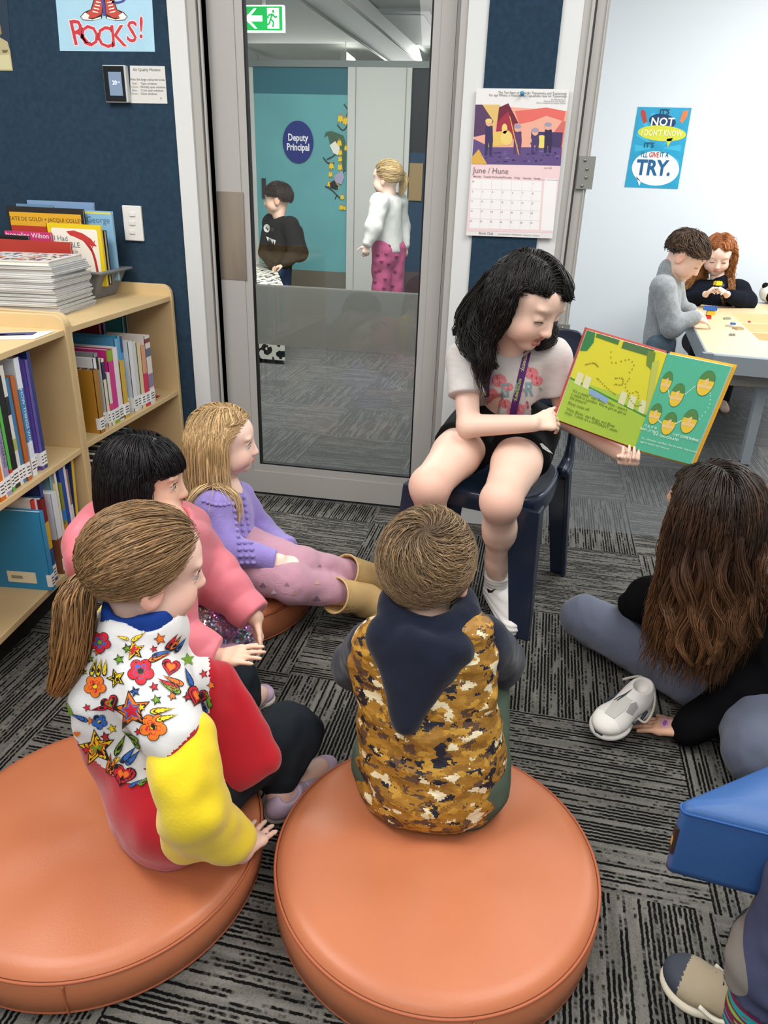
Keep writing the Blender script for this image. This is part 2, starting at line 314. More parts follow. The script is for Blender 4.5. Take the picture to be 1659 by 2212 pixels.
q = MB(); q.box((X2, YF, 0), (X3, YF+.05, fz(588, 910)), M('maroon panel', '#55454a', .5)); q.box((X2, YF, fz(588, 910)), (X3+.6, YF+.05, fz(330, 910)), bl); q.box((X2, YF, fz(330, 910)), (X3+.6, YF+.05, zt), bl_d); q.build('wall_far')['kind'] = 'structure'
a = P(885, 352, Y=YF-.02); b = P(910, 434, Y=YF-.02); q = MB(); q.box((a[0], YF-.02, b[2]), (b[0], YF-.001, a[2]), M('wood plate', '#9a8157', .5)); tag(q.build('push_plate'), 'tan push plate on the dark blue panel beyond the glass door', 'push plate')
boxo('ceiling', (-9, YW+.13, 2.62), (5, 16.5, 2.7), grey_ceil, kind='structure')
boxo('wall_end', (-9, 16, 0), (5, 16.1, 2.7), cor_white, kind='structure')
boxo('wall_corridor', (-4.6, YW+.2, 0), (-4.5, 16, 2.62), cor_white, kind='structure')
# ceiling duct with perforated face
q = MB(); A = P(672, 0, Z=2.52); B = P(905, 170, Z=2.5); dv = nrm(B-A); sd = np.array([dv[1], -dv[0], 0]); B = A+dv*7
for off, zz in ((0, 2.47), (.35, 2.47)): q.tube([A-dv*2+sd*off+[0, 0, zz-A[2]], B+sd*off+[0, 0, zz-A[2]]], .012, alu, 6)
q.add([A-dv*2+[0, 0, -.04], B+[0, 0, -.04], B+sd*.35+[0, 0, -.04], A-dv*2+sd*.35+[0, 0, -.04], A-dv*2+[0, 0, .09], B+[0, 0, .09], B+sd*.35+[0, 0, .09], A-dv*2+sd*.35+[0, 0, .09]], [(0,1,2,3),(0,4,5,1),(3,2,6,7)], M('duct white', '#d4d6d3', .6))
tag(q.build('ceiling_duct'), 'long white cable duct running diagonally under the corridor ceiling', 'duct')
a = P(878, 62, Z=2.61); q = MB(); q.box(a+[-.35, -.9, -.012], a+[.35, .9, .012], M('vent', '#a4a8a5', .6)); q.box(a+[-.28, -.75, -.016], a+[.28, .75, -.011], M('vent in', '#c9ccc9', .6))
tag(q.build('ceiling_vent'), 'square vent panel in the ceiling beyond the glass door', 'vent')
def glow_strip(c, d, label):
    r = empty('lit_strip', c, 0, label, 'light'); q = MB(); d = nrm(d)*.42; s_ = nrm(np.cross(d, [0, 0, 1]))*.035
    q.add([-d-s_+[0,0,0], d-s_, d+s_, -d+s_, -d-s_+np.array([0,0,.09]), d-s_+np.array([0,0,.09]), d+s_+np.array([0,0,.09]), -d+s_+np.array([0,0,.09])], [(4,5,6,7),(0,1,5,4),(1,2,6,5),(2,3,7,6),(3,0,4,7)], cor_white); q.build('housing', r)
    q = MB(); q.add([-d-s_, d-s_, d+s_, -d+s_], [(3, 2, 1, 0)], M('glowing strip face', '#ffffff', .5, emit=9)); q.build('diffuser', r)
    for k in (-.7, .7): q = MB(); p0 = d*k+np.array([0, 0, .09]); q.tube([p0, [p0[0], p0[1], 2.62-c[2]]], .004, alu, 6); q.build('suspension_cable', r)
    return r
glow_strip(P(757, 143, Z=2.42), P(780, 160, Z=2.42)-P(735, 126, Z=2.42), 'bright strip light hanging above the white door frame beyond the glass')  # added glowing strip: stands for a camera-side tube light mirrored in the door glass
glow_strip(P(539, 150, Z=2.42), P(549, 153, Z=2.42)-P(530, 146, Z=2.42), 'strip light over the left edge of the turquoise window')
# exit sign
ex = empty('exit_sign', (0, 0, 0), 0, 'lit green exit sign with running figure and left arrow', 'exit sign')
c = P(569, 40, Y=6.3); ux = np.array([1., 0, 0]); uz = np.array([0, 0, 1.]); sw = (P(612, 40, Y=6.3)[0]-P(525, 40, Y=6.3)[0])/2; shh = (P(569, 11, Y=6.3)[2]-P(569, 69, Y=6.3)[2])/2
wht = M('sign white', '#f4fffa', .5, emit=1.6); grn = M('sign green', '#0aa64a', .5, emit=1.0)
q = MB(); q.box(c-[sw, 0, shh], c+[sw, .04, shh], wht); q.box(c+[-.01, .01, shh], c+[.01, .03, .6], cor_white); q.build('sign_box', ex)
fr = (c+[0, -.001, 0], ux, uz); q = MB(); q.poly(rect(-sw*.94, -shh*.9, sw*.94, shh*.9), fr, grn, .001); q.build('green_face', ex)
q = MB(); k = shh
q.poly([(-.95*sw, 0), (-.45*sw, .75*k), (-.45*sw+.25*k, .75*k), (-.62*sw, .22*k), (-.05*sw, .22*k), (-.05*sw, -.22*k), (-.62*sw, -.22*k), (-.45*sw+.25*k, -.75*k), (-.45*sw, -.75*k)], fr, wht, .002)
q.poly(rect(.2*sw, -.75*k, .78*sw, .78*k), fr, wht, .002); q.build('arrow', ex)
q = MB(); X = lambda *p: [(.42*sw+a_*k*.9, b_*k*.9) for a_, b_ in p]
q.poly(ell(.5*sw, .52*k, .11*k, .13*k), fr, grn, .003)
for p_ in (X((.1, .4), (-.15, -.1)), X((.05, .35), (-.3, .25), (-.42, .0)), X((.1, .35), (.35, .1), (.55, .2)), X((-.12, -.05), (.15, -.3), (.08, -.72)), X((-.12, -.05), (-.3, -.45), (-.62, -.5))):
    q.poly(stroke(smooth_path(p_, 10), .15*k), fr, grn, .003)
q.build('running_figure', ex)
# spotted bench beyond the door
spots = M('black and white spotted vinyl', '#e4e2d6', .5, .3)
def spot_mat(m):
    N = m.node_tree.nodes; L = m.node_tree.links; tc = N.new('ShaderNodeTexCoord'); n = N.new('ShaderNodeTexNoise'); n.inputs['Scale'].default_value = 24; n.inputs['Detail'].default_value = 1; L.new(tc.outputs['Object'], n.inputs['Vector'])
    r = N.new('ShaderNodeMapRange'); L.new(n.outputs['Fac'], r.inputs[0]); r.inputs[1].default_value = .535; r.inputs[2].default_value = .55
    x = N.new('ShaderNodeMix'); x.data_type = 'RGBA'; L.new(r.outputs[0], x.inputs[0]); x.inputs[6].default_value = (*lin('#e4e2d6'), 1); x.inputs[7].default_value = (*lin('#1b1a18'), 1); L.new(x.outputs[2], N['Principled BSDF'].inputs['Base Color'])
spot_mat(spots)
a = P(612, 617, Z=.54); b = P(592, 568, Z=.54); q = MB(); q.prism([(a[0], a[1]), (b[0], b[1]), (-3.6, b[1]), (-3.6, a[1])], .03, .54, spots)
tag(q.build('ottoman'), 'spotted black and white bench beyond the glass door', 'ottoman')
# turquoise window stickers
st = empty('round_sticker', (0, 0, 0), 0, 'round navy sticker reading Deputy Principal on the turquoise window', 'sticker')
c = P(644, 307, Y=YF-.01); fr = (c, ux, uz); r_ = (P(677, 307, Y=YF)[0]-P(611, 307, Y=YF)[0])/2; q = MB(); q.prism(ell(0, 0, r_, r_*1.2, 48), 0, .004, M('sticker navy', '#22307c', .4), c, ux, uz, (0, -1, 0)); q.build('disc', st)
q = MB(); q.text('Deputy', r_*.56, (c+[0, -.005, r_*.24], ux, uz), flat('#f2f2f6'), bold=.025, sx=.78); q.text('Principal', r_*.56, (c+[0, -.005, -r_*.3], ux, uz), flat('#f2f2f6'), bold=.025, sx=.78); q.build('lettering', st)
dc = empty('wall_decal', (0, 0, 0), 0, 'decal of yellow flowers with two birds on the turquoise window', 'decal')
D0 = P(735, 350, Y=YF-.01); sc_ = (P(745, 350, Y=YF)[0]-P(735, 350, Y=YF)[0])/10.; fr = (D0, ux, uz)
pp = lambda x, y: ((x-735)*sc_, -(y-350)*sc_*1.03)
def pl(pts): return [pp(*p) for p in pts]
br = flat('#2b2f28')
for pts, wd in (([(742, 246), (750, 256), (747, 268)], 2), ([(728, 282), (740, 292), (750, 284), (752, 294)], 2), ([(706, 346), (722, 338), (730, 328)], 2), ([(698, 342), (708, 352), (722, 352)], 2), ([(702, 396), (716, 402), (728, 412), (738, 420)], 2), ([(728, 412), (724, 420)], 2), ([(740, 350), (742, 370)], 1.5)):
    q = MB(); q.poly(stroke([pp(*p) for p in smooth_path(pts, 14)], wd*sc_), fr, br, .001); q.build('twig', dc)
ye = flat('#efc926'); og = flat('#b98232')
for x, y, s_ in ((735, 272, 8), (746, 276, 8), (733, 316, 7), (735, 333, 6), (748, 324, 6), (716, 358, 7), (714, 374, 6), (735, 360, 7), (712, 392, 6), (728, 396, 6), (740, 416, 6), (738, 436, 6), (745, 437, 5), (735, 345, 6)):
    q = MB(); q.poly(pl([(x-s_*.2, y-s_), (x+s_*.5, y-s_*.7), (x+s_*.75, y+s_*.7), (x+s_*.25, y+s_*.45), (x, y+s_), (x-s_*.35, y+s_*.5), (x-s_*.75, y+s_*.8), (x-s_*.6, y-s_*.5)]), fr, ye, .002); q.poly(pl(ell(x, y-s_*.9, s_*.35, s_*.3, 10)), fr, og, .003); q.build('flower', dc)
q = MB(); q.poly(pl([(700, 306), (704, 296), (716, 294), (730, 298), (742, 302), (748, 320), (747, 366), (742, 366), (738, 336), (722, 330), (714, 320), (708, 300)]), fr, flat('#41604a'), .0015); q.poly(pl([(712, 320), (724, 312), (734, 324), (730, 338), (720, 334)]), fr, flat('#e9e6dc'), .0025)
q.build('green_bird', dc)
q = MB(); q.poly(pl([(722, 376), (740, 366), (744, 378), (738, 392), (724, 388)]), fr, flat('#a9a3bd'), .0015); q.poly(pl([(712, 390), (722, 384), (732, 396), (728, 402), (714, 398)]), fr, flat('#1b1a1c'), .0025); q.build('fantail_bird', dc)
# door handle plate on turquoise window
q = MB(); a = P(565, 385, Y=YF-.02); b = P(574, 428, Y=YF-.02); q.box((a[0], YF-.02, b[2]), (b[0], YF-.001, a[2]), M('dark handle', '#2b2a27', .5)); tag(q.build('door_handle'), 'dark lever plate at the left edge of the turquoise window', 'handle')
# ---------------------------------------------------------------- bookcases
birch = M('birch laminate', '#d3b787', .42, .35, var=(9, .05), stretch=(1, 1, .12)); birch_e = M('birch edge', '#dcc396', .4, .35)
def bookcase(label, D=.60, Ln=.69):
    """front at local x=0 facing +x, running along -y from y=0 (wall end)"""
    r = empty('bookcase', (0, 0, 0), 0, label, 'bookcase')
    prof = [(-D, 0), (0, 0), (0, .80)]+[(-.035+.035*math.cos(t), .802+.038*math.sin(t)) for t in np.linspace(.1, PI/2, 7)]+[(-D+.04, .84), (-D, .80)]
    for y in (0, -Ln+.018):
        q = MB(); q.prism(prof, y-.018, y, birch, (0, 0, 0), (1, 0, 0), (0, 0, 1), (0, 1, 0)); bevel(q.build('end_panel', r), .002)
    for nm, z0, z1 in (('top', .782, .80), ('shelf', .426, .444), ('bottom_shelf', .095, .115)):
        bevel(boxo(nm, (-D+.002, -Ln+.018, z0), (-.004, -.018, z1), birch, r), .002)
    boxo('back_panel', (-D/2-.01, -Ln+.018, .115), (-D/2, -.018, .782), birch, r)
    boxo('kick_board', (-.07, -Ln+.018, 0), (-.055, -.018, .095), M('kick board', '#1d1c1b', .7), r)
    return r
c2 = bookcase('birch bookcase against the navy wall with the tall white stack on it'); c2.location = (-1.283, 2.652, 0)
S1A = -.088
c1 = bookcase('birch bookcase at the left edge of the photo with a flyer on top', .60, 1.0); c1.location = (-1.276, 1.952, 0); c1.rotation_euler = (0, 0, -S1A)
# ---------------------------------------------------------------- books
paper = M('book pages', '#e9e4d6', .8, .1); lab = M('call number label', '#f1f1ef', .5, .3); ink = M('label ink', '#3a3a3a', .7)
NB = [0]
def book(label, h, d, t, cov, loc, rz=0, tilt=0, lean=0, spine=None, tagl=True, group=None, band=None, cat='book', back=None):
    """upright book: spine faces local +x, thickness t along y, base at loc (front-bottom of spine)"""
    q = MB(); cm = M('cover '+cov, cov, .32, .45); sm = M('cover '+(spine or cov), spine or cov, .32, .45)
    q.box((-d, -t/2, 0), (0, -t/2+.0022, h), cm); q.box((-d, t/2-.0022, 0), (0, t/2, h), M('cover '+(back or cov), back or cov, .32, .45)); q.box((-.0025, -t/2, 0), (.001, t/2, h), sm)
    if band:
        for z0, z1, bc in band: q.box((-.003, -t/2-.0003, z0*h), (.0014, t/2+.0003, z1*h), M('cover '+bc, bc, .32, .45))
    o = q.build('book'); tag(o, label, cat, group)
    o.location = (loc[0], loc[1], loc[2]+abs(math.sin(lean))*t/2); o.rotation_euler = (lean, tilt, rz)
    q = MB(); q.box((-d+.004, -t/2+.0024, .004), (-.003, t/2-.0024, h-.004), paper); q.build('pages', o)
    if tagl:
        q = MB(); q.box((-.012, -t/2-.0006, .012), (.0022, t/2+.0002, .05), lab)
        for k in range(3): q.box((.0021, -t/2*.7, .019+.009*k), (.0026, t/2*.7, .022+.009*k), ink)
        q.build('call_number_label', o)
    return o
def barcode(o, h, d, t, z=.03, x=-.5, w=.6):
    q = MB(); x0 = -d*(1+0)*(.5+w/2)+0; x1 = -d*(.5-w/2); q.box((x0, -t/2-.0008, z), (x1, -t/2-.0001, z+.035), M('label cream', '#efe7c8', .6))
    for k in range(14): q.box((x0+.012+k*.0024, -t/2-.0011, z+.012), (x0+.0132+k*.0024, -t/2-.0007, z+.022), ink)
    q.build('barcode_label', o)
def run(fr, base, items, gaps={}):
    prev = 0
    """items: (label, thickness, h, d, cover, spine, bands, setback, lean)"""
    (ox, oy, a) = fr; y = 0
    for ii, it in enumerate(items):
        y += gaps.get(ii, 0)
        lb, t, h, d, cv, sp, bd, sb, ln = it
        y += h*max(0, ln-prev)*1.05; prev = max(prev, ln); y += t/2; p = np.array([ox, oy, base])+np.array([math.sin(-a)*0, 0, 0]); dx, dy = (-.02-sb), y
        X = ox+dx*math.cos(a)-dy*math.sin(a); Yy = oy+dx*math.sin(a)+dy*math.cos(a)
        o = book(lb, h, d, t, cv, (X, Yy, base), a, 0, ln, sp, True, None, bd)
        y += t/2+.0012+abs(ln)*.01
        it_obj.append(o)
it_obj = []
# wall bookcase, upper shelf (near end -> wall)
up2 = [('pale blue thin book standing first on the wall bookcase upper shelf', .009, .225, .15, '#5f93b8', '#79b3d6', None, .03, 0),
 ('dark navy thin book beside the mustard book, wall bookcase upper shelf', .010, .215, .15, '#1f2c4c', '#c9d6e6', None, .02, 0),
 ('mustard book with navy dashed borders facing out on the upper shelf', .018, .205, .125, '#bd862c', '#a87322', None, -.012, 0),
 ('white and blue striped thin spine right after the mustard book', .010, .235, .15, '#e6e6e6', '#e9e9ea', [(.45, .75, '#2b5fae')], .0, 0),
 ('grey spine with black top between mustard and pink books', .014, .245, .15, '#8f9294', '#8c9092', [(.78, .95, '#232426')], .01, 0),
 ('cream and navy two-tone spine left of the magenta book', .010, .225, .15, '#e9e2cf', '#e8e1ce', [(.7, .95, '#2a2556')], .0, 0),
 ('slim pale spine with pink and green bands left of the magenta book', .012, .175, .14, '#e5e2d4', '#e2e0d0', [(.30, .42, '#e0447a'), (.18, .3, '#5c8c6a')], -.004, 0),
 ('magenta and lime picture book on the wall bookcase upper shelf', .022, .245, .17, '#cf2f86', '#cf2f86', [(.0, .2, '#8fae2a'), (.85, 1.0, '#8fae2a')], -.004, 0),
 ('white spine with pink edge and dark leaves beside the magenta book', .022, .245, .17, '#efe3ea', '#f0e6ec', [(.02, .2, '#5b6663')], -.002, 0),
 ('yellow paperback facing out with a barcode on the upper shelf', .020, .195, .115, '#d9b23e', '#d6ae3a', None, -.006, 0),
 ('tall light blue spine behind the yellow paperback', .012, .262, .16, '#5aa5cf', '#6db4db', None, .02, 0),
 ('thin sky blue spine, second of the blue trio behind yellow', .010, .268, .16, '#4f9fca', '#58a9d4', None, .02, 0),
 ('thin blue spine with dark top, third of the blue trio', .010, .262, .16, '#4d93c4', '#4f9ccf', [(.8, 1, '#2b4a76')], .02, 0),
 ('plain white tall spine right of the blue trio', .018, .245, .16, '#e2e3e3', '#e6e7e7', None, .0, 0),
 ('second plain pale grey spine right of the blue trio', .015, .24, .16, '#cfd0d0', '#d8d9d9', None, .0, 0),
 ('cream spine near the wall end of the upper shelf', .016, .232, .16, '#e7d9a8', '#e2d4a4', None, -.004, 0),
 ('peach and crimson spine near the wall end', .020, .215, .15, '#e2a078', '#dd9c76', [(0, .55, '#d0214f')], -.006, 0),
 ('white comic patterned spine next to the red bookend', .024, .245, .16, '#e8e0dc', '#e6ddd8', [(.7, .82, '#5d6677'), (.25, .45, '#8f7d9c'), (.9, .96, '#7a2f35')], -.008, 0)]
up2 = [(a, b*1.42, *r) for a, b, *r in up2]
run((-1.283, 1.998, 0), .4445, up2, {2: .045, 4: .008})
mb_ = it_obj[2]; q = MB()
for k in range(5):
    for z in (.0, .192): q.box((-.122+k*.026, -.0098, z), (-.110+k*.026, .0095, z+.013), flat('#1f2148'))
q.build('dashed_border', mb_); barcode(mb_, .205, .125, .018, .03, w=.78); barcode(it_obj[9], .195, .115, .02, .02, w=.75)
# tall ones at the back of that row
bk2 = [('teal book with round red drawing behind the mustard book', .012, .29, .19, '#2f9097'), ('brown patterned book behind the mustard book', .012, .25, .18, '#a4652a'), ('red-orange book behind the mustard book', .008, .28, .18, '#a5372e'), ('violet-blue book behind the grey spine', .02, .295, .18, '#5a5a92'),
       ('olive green book behind the magenta book', .03, .30, .18, '#5d7350'), ('dark red book lying behind the blue trio', .012, .315, .2, '#8e3144'), ('purple book standing behind the blue trio', .014, .315, .2, '#4f3d79'), ('teal striped book at the back by the wall end', .012, .325, .2, '#3f8f97'), ('grey book at the back by the wall end', .012, .32, .2, '#777d80')]
for (lb, t, h, d, cv), y in zip(bk2, (2.005, 2.03, 2.05, 2.085, 2.2, 2.40, 2.43, 2.56, 2.59)):
    o = book(lb, h, .1, t, cv, (-1.283-.165, y+.0, .4445), 0, 0, 0, cv, False)
    if 'round red' in lb:
        q = MB(); q.box((-.082, -.0066, .09), (-.006, -.006, .255), flat('#dfe0d8')); q.prism(ell(-.04, .135, .032, .032), 0, .001, flat('#8a3a22'), (0, -.0066, 0), (1, 0, 0), (0, 0, 1), (0, -1, 0)); q.prism(ell(-.04, .205, .018, .018, 16), 0, .001, flat('#22201f'), (0, -.0066, 0), (1, 0, 0), (0, 0, 1), (0, -1, 0)); q.build('cover_picture', o)
redm = M('red bookend steel', '#a3161c', .4, .4)
def bookend(y, base, label, h=.17):
    r = empty('bookend', (-1.283-.03, y, base), 0, label, 'bookend'); q = MB(); q.prism(rrect(-.13, -.03, 0, h, .03), 0, .0015, redm, (0, 0, 0), (1, 0, 0), (0, 0, 1), (0, 1, 0)); q.build('plate', r)
    boxo('foot', (-.13, .002, 0), (0, .05, .0015), redm, r)
bookend(2.485, .4445, 'red steel bookend closing the upper row of the wall bookcase', .2)
lo2 = [('pale teal spine first on the wall bookcase lower shelf', .02, .23, .16, '#7fa6ad', '#8fb0b5', None, 0, 0), ('dark book facing out with a cream and red label, lower shelf', .02, .245, .17, '#2a2438', '#272136', [(.7, .8, '#e6ddc8'), (.6, .7, '#a83a3a')], -.0, 0),
 ('charcoal spine left of the cream spine, lower shelf', .02, .255, .17, '#332e46', '#2d2940', None, .01, .02), ('cream spine on the lower shelf behind the black-haired girl', .012, .25, .17, '#ddd6cc', '#ddd6cc', None, 0, .02), ('black spine with purple edge, lower shelf', .02, .262, .17, '#3e3846', '#3b3444', None, 0, .03),
 ('dark grey glossy spine, lower shelf', .022, .268, .17, '#454a52', '#3f454d', None, 0, .04), ('bright blue picture book on the lower shelf', .02, .262, .17, '#4796c6', '#4a9bcb', [(0, .6, '#c55a3c')], 0, .06), ('teal blue leaning book, lower shelf', .014, .285, .17, '#26607e', '#2d6a8a', None, 0, .1), ('dark green-blue leaning book near the red bookend, lower shelf', .016, .29, .17, '#1d3a48', '#21414f', None, 0, .14),
 ('light blue leaning book near the red bookend, lower shelf', .014, .27, .17, '#4f97c2', '#4c94c0', None, 0, .17), ('blue-grey leaning book last before the red bookend, lower shelf', .014, .25, .17, '#2f5f86', '#35688f', None, 0, .2), ('black thin leaning book touching the lower red bookend', .01, .22, .17, '#232326', '#2a2a2c', None, 0, .22)]
lo2 = [(a, b*1.6, *r) for a, b, *r in lo2]
run((-1.283, 1.998, 0), .1155, lo2)
bookend(2.50, .1155, 'red steel bookend on the lower shelf of the wall bookcase', .2)
# left bookcase rows run along its rotated front, towards its far end
ca, sa = math.cos(-S1A), math.sin(-S1A)
def c1pt(y): return (-1.276-y*sa, 1.952+y*ca)      # y negative toward camera
up1 = [('orange spine with white lettering, left bookcase upper shelf', .022, .245, .17, '#e07a22', '#e2761f', None, -.012, .0), ('cream spine with small stars beside the orange one, left bookcase', .012, .26, .17, '#e8e2d2', '#e9e3d3', None, -.008, 0), ('lavender grey science spine on the left bookcase', .020, .265, .17, '#a79bbd', '#a79cbe', None, -.008, 0), ('slate blue thin spine, left bookcase upper shelf', .008, .28, .17, '#55708c', '#5a7791', None, 0, 0),
 ('lime green spine on the left bookcase upper shelf', .012, .30, .18, '#57b04a', '#5bb84d', [(.05, .2, '#cc3b34')], -.004, 0), ('black book with white edge facing out, left bookcase', .030, .32, .2, '#17181b', '#1a1b1e', [(.93, 1, '#d6d2c8')], .0, 0), ('white spine speckled with black, left bookcase', .014, .32, .2, '#e3e1da', '#dedbd2', [(.6, .75, '#2a2a2a'), (.3, .4, '#a9b35c')], 0, 0),
 ('blue spine beside the dark brown tall book, left bookcase', .014, .285, .18, '#3b77ab', '#3f7cb0', None, 0, 0), ('copper orange spine, left bookcase upper shelf', .018, .285, .18, '#b9662c', '#ba672d', None, -.004, 0), ('dark brown tall book at the back, left bookcase upper shelf', .012, .335, .16, '#4a2a20', '#4f2e22', None, .05, 0), ('white and blue how-it-works spine, left bookcase', .022, .325, .2, '#d6e1ea', '#3f8ac0', [(.75, 1, '#dfe7ee'), (0, .3, '#dfe7ee')], 0, .0),
 ('wide purple picture book with barcode, left bookcase', .026, .32, .2, '#5b4a9c', '#5a4a9a', None, .012, .0), ('second purple spine touching the wide purple book', .012, .31, .2, '#6a58ab', '#6554a5', None, 0, 0), ('navy spine last in the upper row of the left bookcase', .014, .33, .2, '#2d3a78', '#2c3874', None, 0, 0)]
tot = sum(i[1]+.0012 for i in up1); it_obj.clear(); x_, y_ = c1pt(-.185-tot); run((x_, y_, -S1A), .4445, up1)
frm = lambda: (np.array([.0016, 0, .16]), np.array([0, 0, -1.]), np.array([0, 1., 0]))
for k, s_, tx, cl in ((2, .016, 'SCIENCE ENGINEERING', '#4b4668'), (10, .017, 'HOW THINGS WORK', '#f4f6f8'), (0, .014, 'A  B  C', '#f6ead8')):
    q = MB(); q.text(tx, s_, frm(), flat(cl), .0004); q.build('spine_title', it_obj[k])
barcode(it_obj[11], .32, .2, .026, .02, w=.6)
lo1 = [('turquoise blue book facing out at the left edge, lower shelf', .018, .245, .17, '#2a8fc4', '#2b93c9', None, -.03, 0), ('white spine with red top, left bookcase lower shelf', .014, .27, .17, '#e4e0da', '#e2ddd5', [(.8, 1, '#c9372f')], 0, 0), ('pale pink thin spine, left bookcase lower shelf', .010, .265, .17, '#e7d9d9', '#e8dada', None, 0, 0), ('navy book with red yellow and blue blocks on its cover, lower shelf', .022, .262, .16, '#1f5c9a', '#23558f', [(.72, 1, '#7a2028'), (.4, .72, '#d8b528')], -.01, 0),
 ('dark navy spine behind the blocks book, lower shelf', .014, .31, .18, '#252d5e', '#2b3f7e', None, 0, 0), ('crimson spine with white lettering, lower shelf', .012, .30, .18, '#b1223a', '#b4243c', None, .01, 0), ('white book with brown landscape facing out, lower shelf', .026, .258, .165, '#dfe6ea', '#d5dde2', [(0, .45, '#8a5a3c')], -.014, 0), ('grey-blue spine with green stripe, left bookcase lower shelf', .012, .30, .18, '#6d97a4', '#78a4b0', [(.5, .62, '#3f9a55')], 0, 0), ('pale yellow spine, left bookcase lower shelf', .012, .27, .18, '#e3cf86', '#e3cd80', None, 0, 0),
 ('white tall spine beside the pale yellow one, lower shelf', .010, .305, .18, '#e5e5e0', '#e5e5e0', None, 0, 0), ('olive and orange spine with blue dot, lower shelf', .014, .262, .18, '#8a8d2f', '#7f8a2e', [(0, .5, '#d97c2a'), (.55, .68, '#2c79c0')], -.004, 0), ('royal blue tall spine on the left bookcase lower shelf', .026, .325, .19, '#28479a', '#284699', None, 0, 0), ('white and navy spine right of the royal blue one', .012, .3, .18, '#dcdde4', '#d8dae2', [(.1, .4, '#2c3160')], 0, 0), ('brown and cream spine, second last on the lower shelf', .010, .285, .18, '#8a5f46', '#8f6650', [(.3, .6, '#e0d3bd')], 0, 0)]
it_obj.clear(); tot = sum(i[1]+.0012 for i in lo1); x_, y_ = c1pt(-.085-tot); run((x_, y_, -S1A), .1155, lo1)
q = MB(); q.box((-.163, -.0137, 0), (0.0016, -.0128, .112), flat('#8a5a3c')); q.build('landscape_picture', it_obj[6]); barcode(it_obj[6], .258, .165, .027, .02, w=.6)
q = MB(); q.box((-.158, -.0116, .19), (0.0, -.0108, .262), flat('#7a2028')); q.box((-.158, -.0116, .105), (0.0, -.0108, .19), flat('#d8b528')); q.build('colour_blocks', it_obj[3]); barcode(it_obj[0], .245, .17, .0185, .02, w=.5)
x_, y_ = c1pt(-.06); hb = book('blue and yellow book with a brown horse leaning at the end panel', .30, .16, .014, '#2a4c9a', (x_-.03, y_-.005, .1155), -S1A, 0, -.1, '#e0bd45')
q = MB(); q.prism(ell(-.07, .21, .03, .045), 0, .0008, flat('#6b3a22'), (0, -.0072, 0), (1, 0, 0), (0, 0, 1), (0, -1, 0)); q.prism(ell(-.045, .17, .016, .03, 16, .5), 0, .0008, flat('#7a452a'), (0, -.0072, 0), (1, 0, 0), (0, 0, 1), (0, -1, 0)); q.box((-.16, -.0078, 0), (0, -.0072, .06), flat('#a65a32')); q.build('horse_picture', hb)
# flyer on the left bookcase
A_, B_, C_, D_ = P(-60, 722, Z=.8008), P(118, 716, Z=.8008), P(75, 733, Z=.8008), P(-110, 735, Z=.8008)
q = MB(); q.add(np.vstack([[A_, B_, C_, D_], np.array([A_, B_, C_, D_])+[0, 0, .002]]), [(3,2,1,0),(4,5,6,7),(0,1,5,4),(1,2,6,5),(2,3,7,6),(3,0,4,7)], M('flyer paper', '#e7e5e3', .5)); fl_ = tag(q.build('flyer'), 'printed flyer lying on the left bookcase top', 'flyer')
q = MB(); mid = lambda u, v: (A_*(1-u)+B_*u)*(1-v)+(D_*(1-u)+C_*u)*v+[0, 0, .0026]
q.add([mid(.05, .12), mid(.82, .1), mid(.86, .55), mid(.05, .6)], [(3, 2, 1, 0)], flat('#4a4a74')); q.add([mid(.45, .5), mid(.75, .4), mid(.78, .9), mid(.4, .9)], [(3, 2, 1, 0)], flat('#d9cfc8')); q.add([mid(.3, .35), mid(.55, .3), mid(.5, .5), mid(.25, .55)], [(3, 2, 1, 0)], flat('#9a5c48')); q.build('flyer_picture', fl_)
# ---------------------------------------------------------------- white stack
A_ = P(127, 677, Z=.81); B_ = P(201, 651, Z=.81); A_[2] = B_[2] = .80; u_ = nrm(B_-A_); v_ = np.array([-u_[1], u_[0], 0]); lenu = np.linalg.norm(B_-A_)*1.02
random.seed(4); wc = M('white glossy book cover', '#dedddb', .35, .4); z = .80
sa_ = math.atan2(u_[1], u_[0]); proto = None
for i in range(27):
    t = random.choice((.0046, .005, .0056)); dx, dy = random.uniform(-.006, .006)-i*.0003, random.uniform(-.006, .006)+i*.0002
    wdt = lenu*random.uniform(.96, 1.03); ln = .26*random.uniform(.97, 1.02)
    q = MB(); q.box((0, 0, 0), (wdt, ln, .0011), wc); q.box((0, 0, t-.0011), (wdt, ln, t), wc); q.box((wdt-.0012, 0, 0), (wdt, ln, t), wc)
    o = q.build('picture_book'); tag(o, 'thin white book lying in the tall stack on the wall bookcase', 'book', 'white books in the tall stack'); o.location = (A_[0]+dx, A_[1]+dy, z); o.rotation_euler = (0, 0, sa_+random.uniform(-.03, .03)); z += t+.0003
    q = MB(); q.box((.002, .0025, .0012), (wdt-.002, ln-.0025, t-.0012), M('stack pages', '#d2d2cf', .8)); q.build('pages', o)
q = MB(); t = .013; q.box((0, 0, 0), (lenu*1.0, .26, .002), wc); q.box((0, 0, t-.002), (lenu*1.0, .26, t), wc); q.box((lenu-.002, 0, 0), (lenu, .26, t), wc); o = q.build('picture_book'); tag(o, 'thick white book with busy coloured cover topping the tall stack', 'book'); o.location = (A_[0]-.012, A_[1]+.005, z); o.rotation_euler = (0, 0, sa_+.05)
q = MB(); q.box((.002, .0025, .002), (lenu-.003, .257, t-.002), paper); q.build('pages', o)
q = MB(); random.seed(9)
